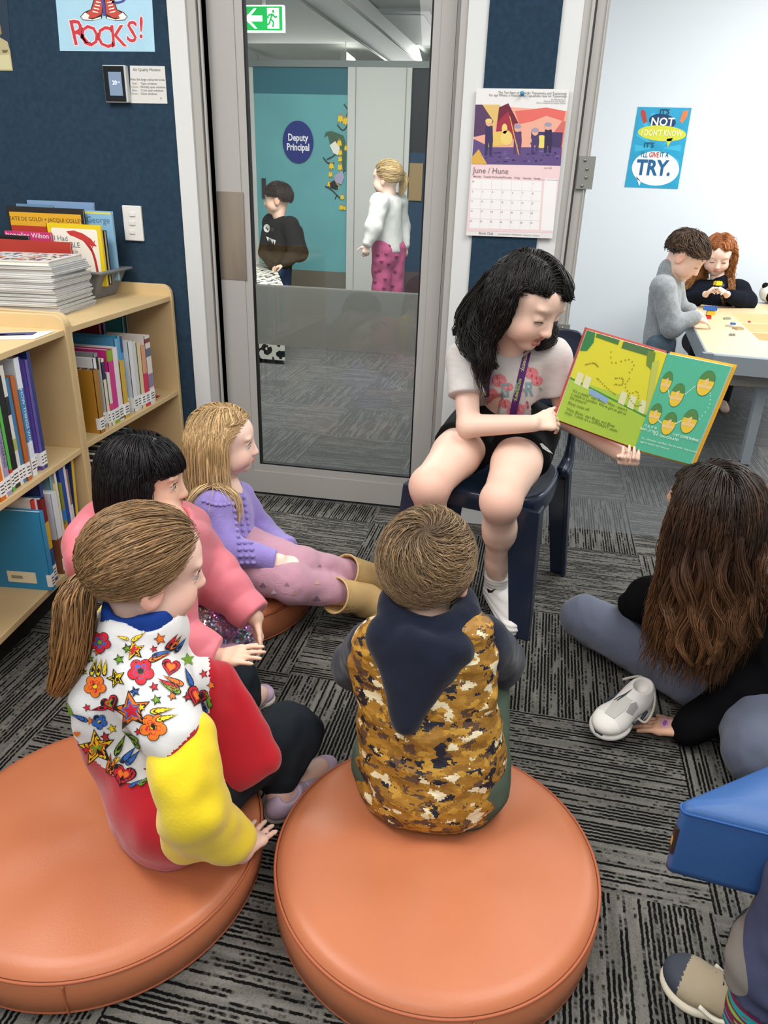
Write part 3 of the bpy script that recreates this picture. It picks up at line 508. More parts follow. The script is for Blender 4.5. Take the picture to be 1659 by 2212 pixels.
for k in range(90):
    cx, cy = random.uniform(.02, lenu-.03), random.uniform(.02, .24); q.poly(ell(cx, cy, random.uniform(.004, .014), random.uniform(.004, .012), 7, random.random()), (np.array([0, 0, t]), ux, np.array([0, 1., 0])), flat(random.choice(('#3d6b4a', '#9c3a2e', '#d8b36a', '#2e2b2b', '#7d4e8a', '#c98a6a', '#4c7a9a', '#b8433a'))), .0003+k*2e-6)
q.build('cover_picture', o); ztop = z+t
# ---------------------------------------------------------------- grey tray with books
E2 = P(250, 627, Z=.80); tray = empty('book_tray', (-1.487, 2.455, .8005), 0, 'grey plastic tray holding upright picture books by the navy wall', 'tray')
gp = M('grey plastic', '#777a7e', .5, .3, bump=(300, .1)); TW, TD, TH = .42, .15, .088; q = MB()
def ring(x0, y0, x1, y1, z): return [(x0, y0, z), (x1, y0, z), (x1, y1, z), (x0, y1, z)]
L_ = [ring(-TW, 0, 0, TD, 0), ring(-TW-.03, -.02, .04, TD+.02, TH), ring(-TW-.045, -.032, .06, TD+.032, TH), ring(-TW-.045, -.032, .06, TD+.032, TH+.008), ring(-TW-.027, -.017, .036, TD+.017, TH+.008), ring(-TW+.004, .004, -.004, TD-.004, .004)]
q.add(sum(L_, []), [(3, 2, 1, 0), (20, 21, 22, 23)]+[(4*i+j, 4*i+(j+1) % 4, 4*i+4+(j+1) % 4, 4*i+4+j) for i in range(5) for j in range(4)], gp); bevel(q.build('tub', tray), .003)
def faceout(label, pts, Y, cov, t=.012, edge=None, art=None):
    """picture book standing with its cover to the room; pts = photo corners x0,y0,x1,y1 at depth Y"""
    a, b = P(pts[0], pts[3], Y=Y), P(pts[2], pts[1], Y=Y); z0 = max(.806, a[2]); q = MB(); cm = M('cover '+cov, cov, .35, .4)
    q.box((a[0], Y, z0), (b[0], Y+.002, b[2]), cm); q.box((a[0], Y+t-.002, z0), (b[0], Y+t, b[2]), cm); q.box((a[0], Y, z0), (a[0]+.002, Y+t, b[2]), cm); o = tag(q.build('book'), label, 'book')
    q = MB(); q.box((a[0]+.002, Y+.002, z0+.003), (b[0]-.003, Y+t-.002, b[2]-.003), paper if not edge else M('edge '+edge, edge, .6)); q.build('pages', o)
    if art: q = MB(); art(q, a[0], z0, b[0], b[2], Y); q.build('cover_art', o)
    return o
def art_clubs(q, x0, z0, x1, z1, Y):
    w_, h_ = x1-x0, z1-z0; f = (np.array([x0, Y, z0]), ux, uz)
    q.poly(rect(0, 0, w_, h_), f, flat('#2b2622'), .0003); q.poly(rect(w_*.03, 0, w_*.97, h_*.93), f, flat('#b8392b'), .0006); q.poly(rect(w_*.03, h_*.76, w_*.97, h_*.93), f, flat('#dda62a'), .0009)
    q.text('KATE DE GOLDI + JACQUI COLLEY', w_*.062, (np.array([x0+w_/2, Y, z0+h_*.845]), ux, uz), flat('#3b3222'), .0012); q.text('CLUBS', w_*.34, (np.array([x0+w_/2, Y, z0+h_*.5]), ux, uz), flat('#dda41f'), .0012, bold=.03)
def art_tree(q, x0, z0, x1, z1, Y):
    w_, h_ = x1-x0, z1-z0; f = (np.array([x0, Y, z0]), ux, uz); q.poly(rrect(w_*.08, 0, w_*.93, h_*.93, .008), f, flat('#ece6d6'), .0003)
    tx = flat('#3c5566'); 
    for i, (s_, xx) in enumerate((('I Had', .24), ('TROUBLE', .33), ('in getting to', .36), ('SOLLA', .42), ('SOLLEW', .45))): q.text(s_, w_*(.12 if i != 2 else .07), (np.array([x0+w_*xx, Y, z0+h_*(.76-.1*i)]), ux, uz), tx, .0006)
    q.poly(stroke([(w_*a_, h_*b_) for a_, b_ in smooth_path([(.86, .05), (.84, .4), (.78, .62), (.64, .78)], 16)], w_*.045), f, flat('#b3322c'), .0006)
    q.poly([(w_*a_, h_*b_) for a_, b_ in ((.36, .88), (.5, .9), (.66, .86), (.8, .78), (.9, .66), (.8, .66), (.7, .72), (.6, .76), (.5, .8), (.42, .82))], f, flat('#c23b36'), .0009)
    for k in range(4): q.poly(stroke([(w_*.78, h_*.58), (w_*(.66+.07*k), h_*.75)], w_*.012), f, flat('#b3322c'), .0007)
def art_blue(q, x0, z0, x1, z1, Y):
    w_, h_ = x1-x0, z1-z0; q.poly(rect(w_*.02, h_*.955, w_*.98, h_*.985), (np.array([x0, Y, z0]), ux, uz), flat('#d3cf66'), .0003)
    q.text('Karen George', w_*.15, (np.array([x0+w_*.52, Y, z0+h_*.87]), ux, uz), flat('#4f6a7d'), .0004); q.text('and', w_*.24, (np.array([x0+w_*.6, Y, z0+h_*.72]), ux, uz), flat('#39653f'), .0004, bold=.02); q.poly(ell(w_*.75, h_*.12, w_*.1, h_*.2), (np.array([x0, Y, z0]), ux, uz), flat('#2f4f7a'), .0004)
faceout('pale blue rounded book at the back of the grey tray', (82, 438, 200, 600), 2.595, '#7f9cbf')
faceout('grey-blue book corner peeking out at the back left of the tray', (58, 443, 110, 600), 2.578, '#6f8fae')
faceout('light blue picture book at the right back of the grey tray', (150, 457, 240, 600), 2.56, '#86b4d3', art=art_blue)
faceout('red and yellow CLUBS cover standing in the grey tray', (40, 452, 178, 610), 2.53, '#2b2622', art=art_clubs)
faceout('dark thin book with cream page edge in the grey tray', (150, 498, 224, 610), 2.505, '#2b2d30', .018, '#cbbf9f')
faceout('yellow book with a red tree on its cover in the grey tray', (118, 487, 216, 612), 2.482, '#e2c417', art=art_tree)
faceout('pink paperback peeking over the stack in the grey tray', (28, 503, 108, 620), 2.466, '#c2356f', art=lambda q, x0, z0, x1, z1, Y: q.text('Jacqueline Wilson', (x1-x0)*.13, (np.array([(x0+x1)/2, Y, z1-.012]), ux, uz), flat('#f0e3ea'), .0004))
faceout('black slim book edge beside the pink paperback in the tray', (12, 510, 60, 620), 2.455, '#1f1e1f')
faceout('red shiny book edge between the stack and the tray', (-20, 524, 150, 620), 2.425, '#b23a2d')
# ---------------------------------------------------------------- things on the navy wall
def onwall(q, pts, m, dy=0, Y=YW): q.add([P(x, y, Y=Y)*[1, 0, 1]+[0, Y-dy, 0] for x, y in pts], [list(range(len(pts)))[::-1] if False else list(range(len(pts)))], m)
def sheet(name, pts, m, label, cat, Y=YW, th=.0015):
    r = empty(name, (0, 0, 0), 0, label, cat); C4 = [P(x, y, Y=Y) for x, y in pts]; q = MB()
    q.add([c+[0, -th, 0] for c in C4]+[c+[0, -.0002, 0] for c in C4], [(0,1,2,3),(7,6,5,4),(0,4,5,1),(1,5,6,2),(2,6,7,3),(3,7,4,0)], m); q.build('sheet', r); return r
def local(Y, x, y): c = P(x, y, Y=Y); return c
ro = sheet('poster', [(112, -110), (323, -107), (335, 112), (130, 110)], M('poster light blue', '#a9d0e2', .4, .3, var=(8, .06)), 'light blue poster with red sneakers and the word ROCKS! on the navy wall', 'poster')
q = MB(); S_ = P(200, 100, Y=YW)[0]-P(100, 100, Y=YW)[0]; S_ /= 100; red_i = flat('#c43a44'); w_i = flat('#f3d7d6')
for ch, x, y, rz_, sz in (('R', 170, 72, -.14, 52), ('O', 194, 80, -.1, 44), ('C', 227, 83, -.05, 44), ('K', 255, 80, 0, 44), ('S', 285, 71, .15, 44), ('!', 305, 62, .12, 44)):
    c = P(x, y, Y=YW-.0016); fr = (c, np.array([math.cos(-rz_), 0, math.sin(-rz_)]), np.array([-math.sin(-rz_), 0, math.cos(-rz_)])); q.text(ch, sz*S_*1.15, fr, w_i, .0003, bold=.035); q.text(ch, sz*S_*1.15, fr, red_i, .0006, bold=.006)
q.build('lettering', ro)
q = MB()
def pw(pts, m, dy): q.add([P(x, y, Y=YW-dy) for x, y in pts], [list(range(len(pts)))], m)
blk = flat('#3b2c2c'); rs = flat('#c04a3c'); wh = flat('#e8e8e2')
for flip in (0, 1):
    f_ = (lambda pts: [(2*224-x+1, y) for x, y in pts][::-1]) if flip else (lambda pts: pts)
    pw(f_([(173, 36), (182, 26), (196, 20), (204, -8), (226, -10), (222, 30), (220, 40), (200, 45), (180, 44)]), blk, .0018); pw(f_([(184, 30), (198, 20), (206, -6), (223, -8), (219, 30), (205, 38), (186, 40)]), rs, .0020)
    pw(f_([(175, 36), (184, 27), (193, 33), (190, 40), (200, 42), (218, 36), (218, 40), (200, 44), (180, 42)]), wh, .0022)
    for k in range(5): pw(f_([(200+k*2.5, 26-k*7), (212+k*2, 28-k*7), (212+k*2, 26-k*7), (200+k*2.5, 23-k*7)]), wh, .0024)
pw(stroke(smooth_path([(238, 2), (252, 6), (266, 2), (272, -6)], 10), 5), flat('#4a4a94'), .002); pw(stroke([(219, -8), (224, 12), (226, 34)], 6), flat('#4a4a94'), .0026)
q.build('sneaker_picture', ro)
sp_ = sheet('poster', [(-60, -100), (8, -100), (28, 153), (-60, 152)], M('poster night', '#2c3a4a', .4), 'poster edge with night sky and pale rocks at the left edge', 'poster')
q = MB(); pw([(-60, 85), (-5, 78), (16, 90), (22, 110), (28, 153), (-60, 152)], flat('#b6ab82'), .002); pw([(-20, 40), (0, 52), (4, 72), (-10, 90), (-40, 90)], flat('#8f8055'), .0022); pw([(4, 108), (18, 108), (14, 114), (6, 114)], flat('#6d6344'), .0023); pw([(-30, 120), (20, 118), (26, 150), (-30, 150)], flat('#cfc79c'), .0022); q.build('rock_picture', sp_)
mo = empty('air_monitor', (0, 0, 0), 0, 'black framed wall touchscreen showing 20 beside the white card', 'monitor')
a = P(220, 140, Y=YW-.022); b = P(281, 222, Y=YW-.022); q = MB(); q.box((a[0], YW-.022, b[2]), (b[0]-.006, YW, a[2]), M('monitor rim', '#c3c6c4', .4)); bevel(q.build('body', mo), .003)
q = MB(); q.box((a[0]+.003, YW-.0245, b[2]+.003), (b[0]-.012, YW-.022, a[2]-.003), M('glossy black', '#0c0d0f', .12, .5)); q.build('bezel', mo)
scr = M('screen glow', '#6b7c93', .2, emit=.55); a2 = P(233, 155, Y=YW-.0247); b2 = P(266, 207, Y=YW-.0247); q = MB(); q.box((a2[0], YW-.0252, b2[2]), (b2[0], YW-.0244, a2[2]), scr)
c = P(250, 179, Y=YW-.0255); q.text('20', .017, (c+[-.004, 0, 0], ux, uz), M('screen digits', '#f2f5ff', .3, emit=1.2), .0004); q.text('1/2', .006, (c+[.011, 0, .002], ux, uz), M('screen digits', '#f2f5ff'), .0004)
t_ = np.linspace(0, 2*PI, 40); q.add([c+[.02*math.cos(k)*r_, -.0003, .02*math.sin(k)*r_] for r_ in (1, .96) for k in t_], [(i, i+1, 41+i, 40+i) for i in range(39)], M('screen ring', '#8b8a92', .3, emit=.5)); q.build('screen', mo)
cd = sheet('sign_card', [(281, 142), (356, 143), (362, 224), (283, 223)], M('card white', '#d3d1cc', .5), 'white card headed Air Quality Monitor beside the black touchscreen', 'sign')
q = MB(); tk = flat('#55565a')
def wtx(s_, x, y, h, al='CENTER', m=None, Y=YW-.0018, **k): q.text(s_, h*S_, (P(x, y, Y=Y), ux, uz), m or tk, .0003, al, **k)
wtx('Air Quality Monitor', 317, 151, 7.2); wtx('When the large coloured circle is:', 320, 172, 6)
for i, (a_, b_) in enumerate((('Red -', 'Open windows'), ('Yellow -', 'Partially open windows'), ('Blue -', 'Crack open windows'), ('Green -', 'Close windows'))): wtx(a_, 292, 180.5+7.3*i, 5.6, 'CENTER', flat(('#8a6a5a', '#a09468', '#6a7aa0', '#7a9a70')[i])); wtx(b_, 304, 180.5+7.3*i, 5.6, 'LEFT')
wtx('^', 348, 214, 8); q.build('lettering', cd)
swt = empty('light_switch', (0, 0, 0), 0, 'white three-button light switch plate on the navy wall', 'switch')
a = P(264, 443, Y=YW); b = P(314, 521, Y=YW); sw_m = M('switch plastic', '#e2e0da', .35, .4); q = MB(); q.box((a[0]+.003, YW-.011, b[2]), (b[0]-.001, YW, a[2]), sw_m); bevel(q.build('plate', swt), .003)
for k in range(3): c = P(286, 463+19*k, Y=YW-.011); q = MB(); q.box(c+[-.011, -.004, -.007], c+[.011, 0, .007], sw_m); bevel(q.build('button', swt), .0015)
# calendar
cal = sheet('calendar', [(1030, 191), (1230, 193), (1193, 515), (1007, 508)], M('calendar paper', '#dedbd8', .45), 'wall calendar open at June / Hune above the reading girl', 'calendar', YW-.014, .006)
YC = YW-.0202
def cw(pts, m, dy): q.add([P(x, y, Y=YC-dy) for x, y in pts], [list(range(len(pts)))], m)
q = MB(); cw([(1029, 226), (1226, 240), (1211, 358), (1019, 354)], flat('#e3a58f'), .0002); cw([(1023, 300), (1060, 318), (1214, 318), (1211, 358), (1019, 354)], flat('#5d4a7c'), .0006)
cw([(1027, 226), (1046, 226), (1066, 262), (1050, 290), (1023, 296)], flat('#553a5d'), .0004); cw([(1042, 226), (1080, 226), (1074, 262), (1050, 318), (1066, 262)], flat('#d6b56c'), .0005)
cw([(1078, 232), (1098, 223), (1120, 266), (1108, 268), (1098, 240), (1074, 264)], flat('#6b2338'), .0007); cw([(1074, 262), (1098, 238), (1112, 266), (1112, 300), (1070, 300)], flat('#9b2f3f'), .0006)
cw([(1112, 240), (1150, 236), (1180, 232), (1222, 240), (1218, 262), (1180, 250), (1150, 262), (1122, 268)], flat('#d9685e'), .0004); cw([(1186, 300), (1214, 262), (1222, 262), (1214, 318), (1190, 312)], flat('#c86a62'), .0006); cw([(1148, 284), (1216, 286), (1212, 320), (1146, 312)], flat('#46355f'), .0007)
cw([(1058, 286), (1100, 282), (1104, 312), (1052, 318)], flat('#dcb95f'), .0008); cw(ell(1094, 298, 13, 16), flat('#e2c774'), .0010); cw(ell(1090, 278, 6, 11), flat('#e2c774'), .0010); cw(ell(1170, 306, 14, 14), flat('#dfd070'), .0010); cw(ell(1152, 304, 6, 6), flat('#dfd070'), .0010); cw([(1019, 340), (1034, 322), (1052, 354), (1019, 354)], flat('#d3a64a'), .0009)
for x, y, h_, c_ in ((1056, 262, 74, '#3b3158'), (1118, 274, 58, '#5b3a62'), (1156, 282, 44, '#4a3a66'), (1184, 270, 60, '#33284a')):
    cw([(x-7, y+10), (x+8, y+10), (x+9, y+h_*.55), (x+6, y+h_), (x+1, y+h_), (x, y+h_*.6), (x-4, y+h_), (x-9, y+h_), (x-8, y+h_*.5)], flat(c_), .0011); cw(ell(x, y+3, 7, 8), flat('#d9a892'), .0012); cw(ell(x, y-1, 7.5, 5), flat('#9a93a6' if x != 1056 else '#e0c27a'), .0013)
cw([(1100, 250), (1102, 252), (1122, 336), (1119, 332)], flat('#d9b45c'), .0012); random.seed(3)
for k in range(34): x, y = random.uniform(1040, 1205), random.uniform(326, 350); cw(ell(x, y, random.uniform(1, 6), random.uniform(.8, 2.4), 8), flat(random.choice(('#3d2f5c', '#7a67a0', '#4b3a70', '#332650'))), .0009+k*1e-6)
q.build('picture', cal)
q = MB(); cw([(1019, 355), (1211, 359), (1194, 503), (1008, 499)], flat('#e6c9ca'), .0002); cw([(1018, 386), (1171, 392), (1164, 497), (1014, 493)], flat('#e9e6e4'), .0005); cw([(1176, 386), (1204, 387), (1195, 499), (1168, 498)], flat('#e9e6e4'), .0005)
for r_ in range(1, 5): cw([(1018-r_*.9, 386+r_*21.4), (1171-r_*1.5, 392+r_*21.2), (1171-r_*1.5, 392.5+r_*21.2), (1018-r_*.9, 386.6+r_*21.4)], flat('#d3c3c3'), .0008)
for c_ in range(1, 7): x = 1018+c_*21.9; cw([(x, 386.5+c_*.8), (x+.6, 386.5+c_*.8), (x-3.2-.9*c_*.3, 493+c_*.6), (x-3.8-.9*c_*.3, 493+c_*.6)], flat('#dccccc'), .0008)
q.build('month_grid', cal)
q = MB(); YS = YC-.0012
def ctx(s_, x, y, h, al='CENTER', m=None, **k): q.text(s_, h*S_, (P(x, y, Y=YS), ux, uz), m or flat('#8a7f82'), .0002, al, **k)
ctx('June / Hune', 1022, 368, 14, 'LEFT', flat('#7d6f74')); ctx('The Ten Stars of Matariki: Tupuanuku and Tupuarangi', 1224, 202, 5.6, 'RIGHT', flat('#6a6a6c')); ctx('Ko nga Whetu o Matariki: ko Tupuanuku raua ko Tupuarangi', 1224, 208, 5.6, 'RIGHT', flat('#6a6a6c'))
for i, s_ in enumerate(('By Miriama Kamo', 'Illustrated by Zak Waipara', 'Maori translation by Ariana Stevens')): ctx(s_, 1222, 215+4*i, 3.6, 'RIGHT', flat('#8d8d90'))
for i, d_ in enumerate(('Monday', 'Tuesday', 'Wednesday', 'Thursday', 'Friday', 'Saturday', 'Sunday')): ctx(d_, 1031+21.6*i, 381+.8*i, 4.6, bold=.01)
for n_ in range(30):
    k = n_+6; r_, c_ = divmod(k, 7)
    if r_ > 4: r_ = 0; c_ = 0
    ctx(str(n_+1), 1022+21.7*c_-r_*1.2, 392+21.3*r_+.8*c_, 4.6)
ctx('July 2024', 1184, 363, 3.8); ctx('Book Club', 1050, 504, 6.5, m=flat('#8b8b8e'), bold=.01); ctx('NOTES / IMPORTANT DATES', 1188, 389, 2.4); ctx('www.bookclub  Whakamana  Aotearoa  Creative', 1120, 507, 4); q.build('lettering', cal)
q = MB(); c = P(1128, 203, Y=YC); q.tube([c, c+[0, -.004, 0], c+[0, -.010, 0], c+[0, -.016, .001], c+[0, -.018, .001]], [.006, .004, .0035, .006, .005], M('blue pin', '#2f87b0', .3, .5), 14); q.build('push_pin', cal)
# encouraging poster in the next room
Y2 = 5.45; tp = sheet('poster', [(1378, 231), (1494, 233), (1464, 408), (1349, 404)], M('poster turquoise', '#2a9ac0', .4, var=(10, .08)), 'turquoise poster reading IT\'S NOT I DON\'T KNOW, I\'LL GIVE IT A TRY', 'poster', Y2, .003)
S2 = (P(1450, 300, Y=Y2)[0]-P(1400, 300, Y=Y2)[0])/50
def tw(pts, m, dy): q.add([P(x, y, Y=Y2-.003-dy) for x, y in pts], [list(range(len(pts)))], m)
def ttx(s_, x, y, h, c_, dy=.003, sx=1, bold=.02): q.text(s_, h*S2, (P(x, y, Y=Y2-.003-dy), ux, uz), flat(c_), .0005, 'CENTER', bold, sx)
q = MB()
for k in range(14):
    a_ = k/14*2*PI; tw([(1421+8*math.cos(a_), 320+8*math.sin(a_)), (1421+50*math.cos(a_-.1), 320+78*math.sin(a_-.1)), (1421+50*math.cos(a_+.1), 320+78*math.sin(a_+.1))], flat('#3fb0d0'), .0005)
tw(ell(1431, 262, 29, 16, 36, .12), flat('#1b3d66'), .001); tw(ell(1430, 288, 52, 17, 36, .06), flat('#cfd03f'), .0012); tw([(1440, 300), (1454, 298), (1442, 318)], flat('#cfd03f'), .0012); tw(ell(1416, 364, 51, 37, 40, .03), flat('#edf3f4'), .0012); tw([(1374, 380), (1384, 392), (1381, 402)], flat('#edf3f4'), .0012); tw([(1386, 236), (1394, 240), (1398, 262), (1390, 268), (1384, 244)], flat('#b5423a'), .001); tw([(1476, 240), (1488, 238), (1484, 252), (1474, 266), (1468, 262)], flat('#dd7c4a'), .001); q.build('speech_bubbles', tp)
q = MB(); ttx("IT'S", 1436, 242, 14, '#20384a'); ttx('NOT', 1431, 264, 23, '#eef3f2', sx=1); ttx("I DON'T KNOW", 1429, 288, 17, '#f2f0b8', sx=.72); ttx("IT'S", 1402, 314, 15, '#14506e'); ttx("I'LL", 1392, 335, 15, '#1f6d92', sx=.7); ttx('GIVE', 1413, 335, 15, '#c0503f', sx=.7); ttx('IT A', 1435, 335, 15, '#1f6d92', sx=.7); ttx('TRY.', 1412, 364, 44, '#1b5d8c', sx=.85, bold=.03); q.build('lettering', tp)
# ---------------------------------------------------------------- round floor cushions
vinyl = M('orange vinyl', '#b86e4a', .4, .4, bump=(260, .12), var=(5, .05)); seamm = M('orange seam', '#a85c3c', .5, .3)
def cushion(cx, cy, R, h, label, dents=()):
    r = empty('floor_cushion', (cx, cy, 0), 0, label, 'floor cushion', 'round orange floor cushions'); n = 120; q = MB()
    prof = [(R*.2, h+.012)]+[(R*k, h+.012-.010*k**3) for k in (.35, .5, .65, .78, .88, .94)]+[(R*.975, h-.003), (R-.003, h-.009)]
    vs = [(0, 0, h+.013)]; rings = []
    for rr, z in prof:
        for j in range(n):
            a = 2*PI*j/n; x, y = rr*math.cos(a), rr*math.sin(a); zz = z
            for dx, dy, dr, dd, wr in dents:
                d = math.hypot(x-dx, y-dy); zz -= dd*math.exp(-(d/dr)**2)*min(1, (R-rr)/.03+.05)
                if wr: zz += wr*math.cos(7*math.atan2(y-dy, x-dx))*math.exp(-((d-dr*1.25)/.06)**2)*min(1, (R-rr)/.04)
            vs.append((x, y, zz))
    k = len(prof); q.add(vs, [(0, 1+j, 1+(j+1) % n) for j in range(n)]+[(1+i*n+j, 1+(i+1)*n+j, 1+(i+1)*n+(j+1) % n, 1+i*n+(j+1) % n) for i in range(k-1) for j in range(n)], vinyl, True); q.build('top_cover', r)
    q = MB(); q.lathe([(R-.004, h-.012), (R+.002, h-.02), (R+.004, h*.5), (R+.001, .014), (R-.008, .006), (R-.03, .004)], vinyl, n=n); x0 = math.radians(-72)
    q.build('side_band', r)
    q = MB(); t = np.linspace(0, 2*PI, 121); q.tube([((R+.0005)*math.cos(a), (R+.0005)*math.sin(a), h-.0105) for a in t], .0028, seamm, 6, False); q.build('piping', r)
    q = MB(); q.tube([((R-.002)*math.cos(a), (R-.002)*math.sin(a), .009) for a in t], .003, seamm, 6, False); q.build('piping', r)
    q = MB(); a = x0; q.box((-.0012, -.0012, .012), (.0012, .0012, h-.014), seamm); o = q.build('side_seam', r); o.location = ((R+.004)*math.cos(a), (R+.004)*math.sin(a), 0); o.rotation_euler = (0, 0, a)
    return r
cushion(-.053, .99, .292, .10, 'orange round floor cushion under the boy in the camouflage vest', ((-.02, .06, .15, .012, .004),))
cushion(-.676, .922, .294, .09, 'orange round floor cushion under the girl in the yellow-sleeved hoodie', ((.06, .0, .14, .010, .003),))
cushion(-.845, 1.885, .292, .10, 'orange round floor cushion under the girl in the lavender sweater', ((.02, 0, .15, .01, .003),))
# ---------------------------------------------------------------- navy plastic chair
cp = M('navy moulded plastic', '#1b2436', .22, .5, bump=(500, .04))
ch = empty('plastic_chair', (-.042, 2.167, 0), math.atan2(-.27, .963), 'navy blue moulded plastic chair under the reading girl', 'chair')
ZS = .415
q = MB()                                             # local: -y is the front, +x viewer's right
def loop(k, z, e=0): return [(-.205*k-e, -.20*k, z), (0, -.215*k, z-.0), (.205*k+e, -.20*k, z), (.20*k, 0, z), (.185*k, .185*k, z), (0, .195*k, z), (-.185*k, .185*k, z), (-.20*k, 0, z)]
L_ = [loop(1, ZS-.055, .004), loop(1.0, ZS-.012), loop(.98, ZS-.002), loop(.93, ZS), loop(.88, ZS-.006), loop(.45, ZS-.014)]
q.add(sum(L_, [])+[(0, 0, ZS-.016)], [(8*i+j, 8*i+(j+1) % 8, 8*i+8+(j+1) % 8, 8*i+8+j) for i in range(5) for j in range(8)]+[(40+j, 40+(j+1) % 8, 48) for j in range(8)], cp)
o = q.build('seat', ch); s_ = o.modifiers.new('solid', 'SOLIDIFY'); s_.thickness = .005; s_.offset = -1; subd(o, 2)
for nm, sx, y0, y1, wt, wb in (('f', 1, -.185, -.222, .075, .042), ('f', -1, -.185, -.222, .075, .042), ('b', 1, .165, .205, .06, .036), ('b', -1, .165, .205, .06, .036)):
    q = MB(); xt, xb = sx*.19, sx*.213
    def sec(x, y, w_, z): d_ = w_*.75; return [(x-sx*w_, y-.02, z), (x+sx*.018, y-.02, z), (x+sx*.018, y-.02+d_, z), (x+sx*.004, y-.02+d_, z), (x+sx*.004, y-.006, z), (x-sx*w_, y-.006, z)]
    a, b = sec(xt, y0, wt, ZS-.02), sec(xb, y1, wb, 0)
    if nm == 'b': a = [(x, 2*y0-y, z) for x, y, z in a]; b = [(x, 2*y1-y, z) for x, y, z in b]
    q.add(a+b, [(0,1,2,3,4,5), (11,10,9,8,7,6)]+[(i, 6+i, 6+(i+1) % 6, (i+1) % 6) for i in range(6)], cp); bevel(q.build('leg', ch), .004, 2)
def arc(z, y, hw, bow): return [(hw*k, y+bow*(1-k*k), z) for k in np.linspace(-1, 1, 13)]
q = MB(); rows = [(.575, .205, .178, .018), (.60, .212, .186, .022), (.68, .228, .19, .028), (.76, .244, .186, .03), (.80, .252, .172, .03), (.812, .254, .15, .028)]
q.add(sum([arc(*r_) for r_ in rows], []), [(13*i+j, 13*i+j+1, 13*i+14+j, 13*i+13+j) for i in range(5) for j in range(12)], cp); o = q.build('backrest', ch); s_ = o.modifiers.new('solid', 'SOLIDIFY'); s_.thickness = .012; subd(o, 2)
for sx in (-1, 1):
    q = MB(); pts = [(sx*.187, .12, ZS-.02), (sx*.192, .165, ZS+.005), (sx*.191, .188, ZS+.06), (sx*.187, .203, .56), (sx*.184, .222, .66), (sx*.172, .24, .76)]; pts = smooth_path(pts, 24)
    q.tube(pts, np.interp(np.linspace(0, 1, 24), [0, .15, .4, 1], [.024, .022, .013, .012]), cp, 10); q.build('back_stile', ch)
# ---------------------------------------------------------------- play table in the next room
tab = empty('play_table', (0, 0, 0), 0, 'birch topped play table with grey metal edge and sunken trays', 'table')
TZ = .58; fl_, fr_ = P(1525, 766, Z=TZ), P(1720, 783, Z=TZ); bl_, br_ = P(1466, 647, Z=TZ), P(1780, 660, Z=TZ); fl_b = P(1474, 690, Z=TZ)
pale = M('pale birch top', '#dcc59b', .35, .4, var=(6, .04), stretch=(.3, 1, 1)); mg = M('grey metal edge', '#8f979d', .4, .4, metal=.2)
out = [fl_, fr_, br_, bl_]; cen = np.mean(out, axis=0); inn = [p+(cen-p)/np.linalg.norm(cen-p)*.035 for p in out]
ry0, ry1 = P(1600, 735, Z=TZ), P(1577, 676, Z=TZ); hx = [P(1640, 735, Z=TZ), P(1578, 676, Z=TZ), P(1770, 682, Z=TZ), P(1790, 745, Z=TZ)]
q = MB(); t4 = [p*[1, 1, 0]+[0, 0, TZ] for p in inn]; h4 = [hx[0], hx[3], hx[2], hx[1]]
q.add(t4+h4, [(0, 1, 5, 4), (1, 2, 6, 5), (2, 3, 7, 6), (3, 0, 4, 7)], pale); q.add(h4+[p-[0, 0, .06] for p in h4], [(4, 5, 6, 7), (0, 4, 7, 3), (3, 7, 6, 2), (2, 6, 5, 1), (1, 5, 4, 0)], pale)
for u in (.36, .7):
    a = h4[3]*(1-u)+h4[0]*u; b = h4[2]*(1-u)+h4[1]*u; q.add([a-[0, .012, .05], a+[0, .012, -.05], b+[0, .012, -.05], b-[0, .012, .05], a-[0, .012, .006], a+[0, .012, -.006], b+[0, .012, -.006], b-[0, .012, .006]], [(4,5,6,7),(0,4,7,3),(1,2,6,5)], pale)
q.build('table_top', tab)
q = MB(); n = 4
q.add([p*[1, 1, 0]+[0, 0, z] for z in (TZ-.075, TZ+.004) for p in out]+[p*[1, 1, 0]+[0, 0, z] for z in (TZ+.004, TZ-.075) for p in inn], [(4*k+i, 4*k+(i+1) % 4, 4*k+4+(i+1) % 4, 4*k+4+i) for k in range(3) for i in range(4)], mg); bevel(q.build('edge_band', tab), .004)
c = P(1520, 775, Z=TZ-.04); q = MB(); q.box(fl_+[-.012, -.006, -.08], fl_+[.03, .03, .006], M('grey corner', '#7d858c', .45)); q.build('corner_bracket', tab)
q = MB(); c = P(1648, 790, Z=TZ-.1); q.box((fl_[0]+.10, fl_[1]+.08, TZ-.14), (fr_[0], fl_[1]+.12, TZ-.075), M('under tray', '#8d8b86', .6)); q.box((fl_[0]+.18, fl_[1]+.2, TZ-.17), (fr_[0], fl_[1]+.9, TZ-.09), birch); q.build('drawer_carcass', tab)
lx = P(1652, 815, Y=fl_[1]+.16); dk = M('dark caster', '#202224', .5)
for x, y in ((lx[0], fl_[1]+.16), (br_[0]-.1, br_[1]-.12), (bl_[0]+.12, bl_[1]-.12)):
    q = MB(); q.box((x-.02, y-.02, .06), (x+.02, y+.02, TZ-.075), mg); l_ = q.build('leg', tab); q = MB(); q.tube([(x-.014, y, .03), (x+.014, y, .03)], .03, dk, 18); q.box((x-.02, y-.012, .03), (x+.02, y+.012, .07), dk); q.build('caster', l_)
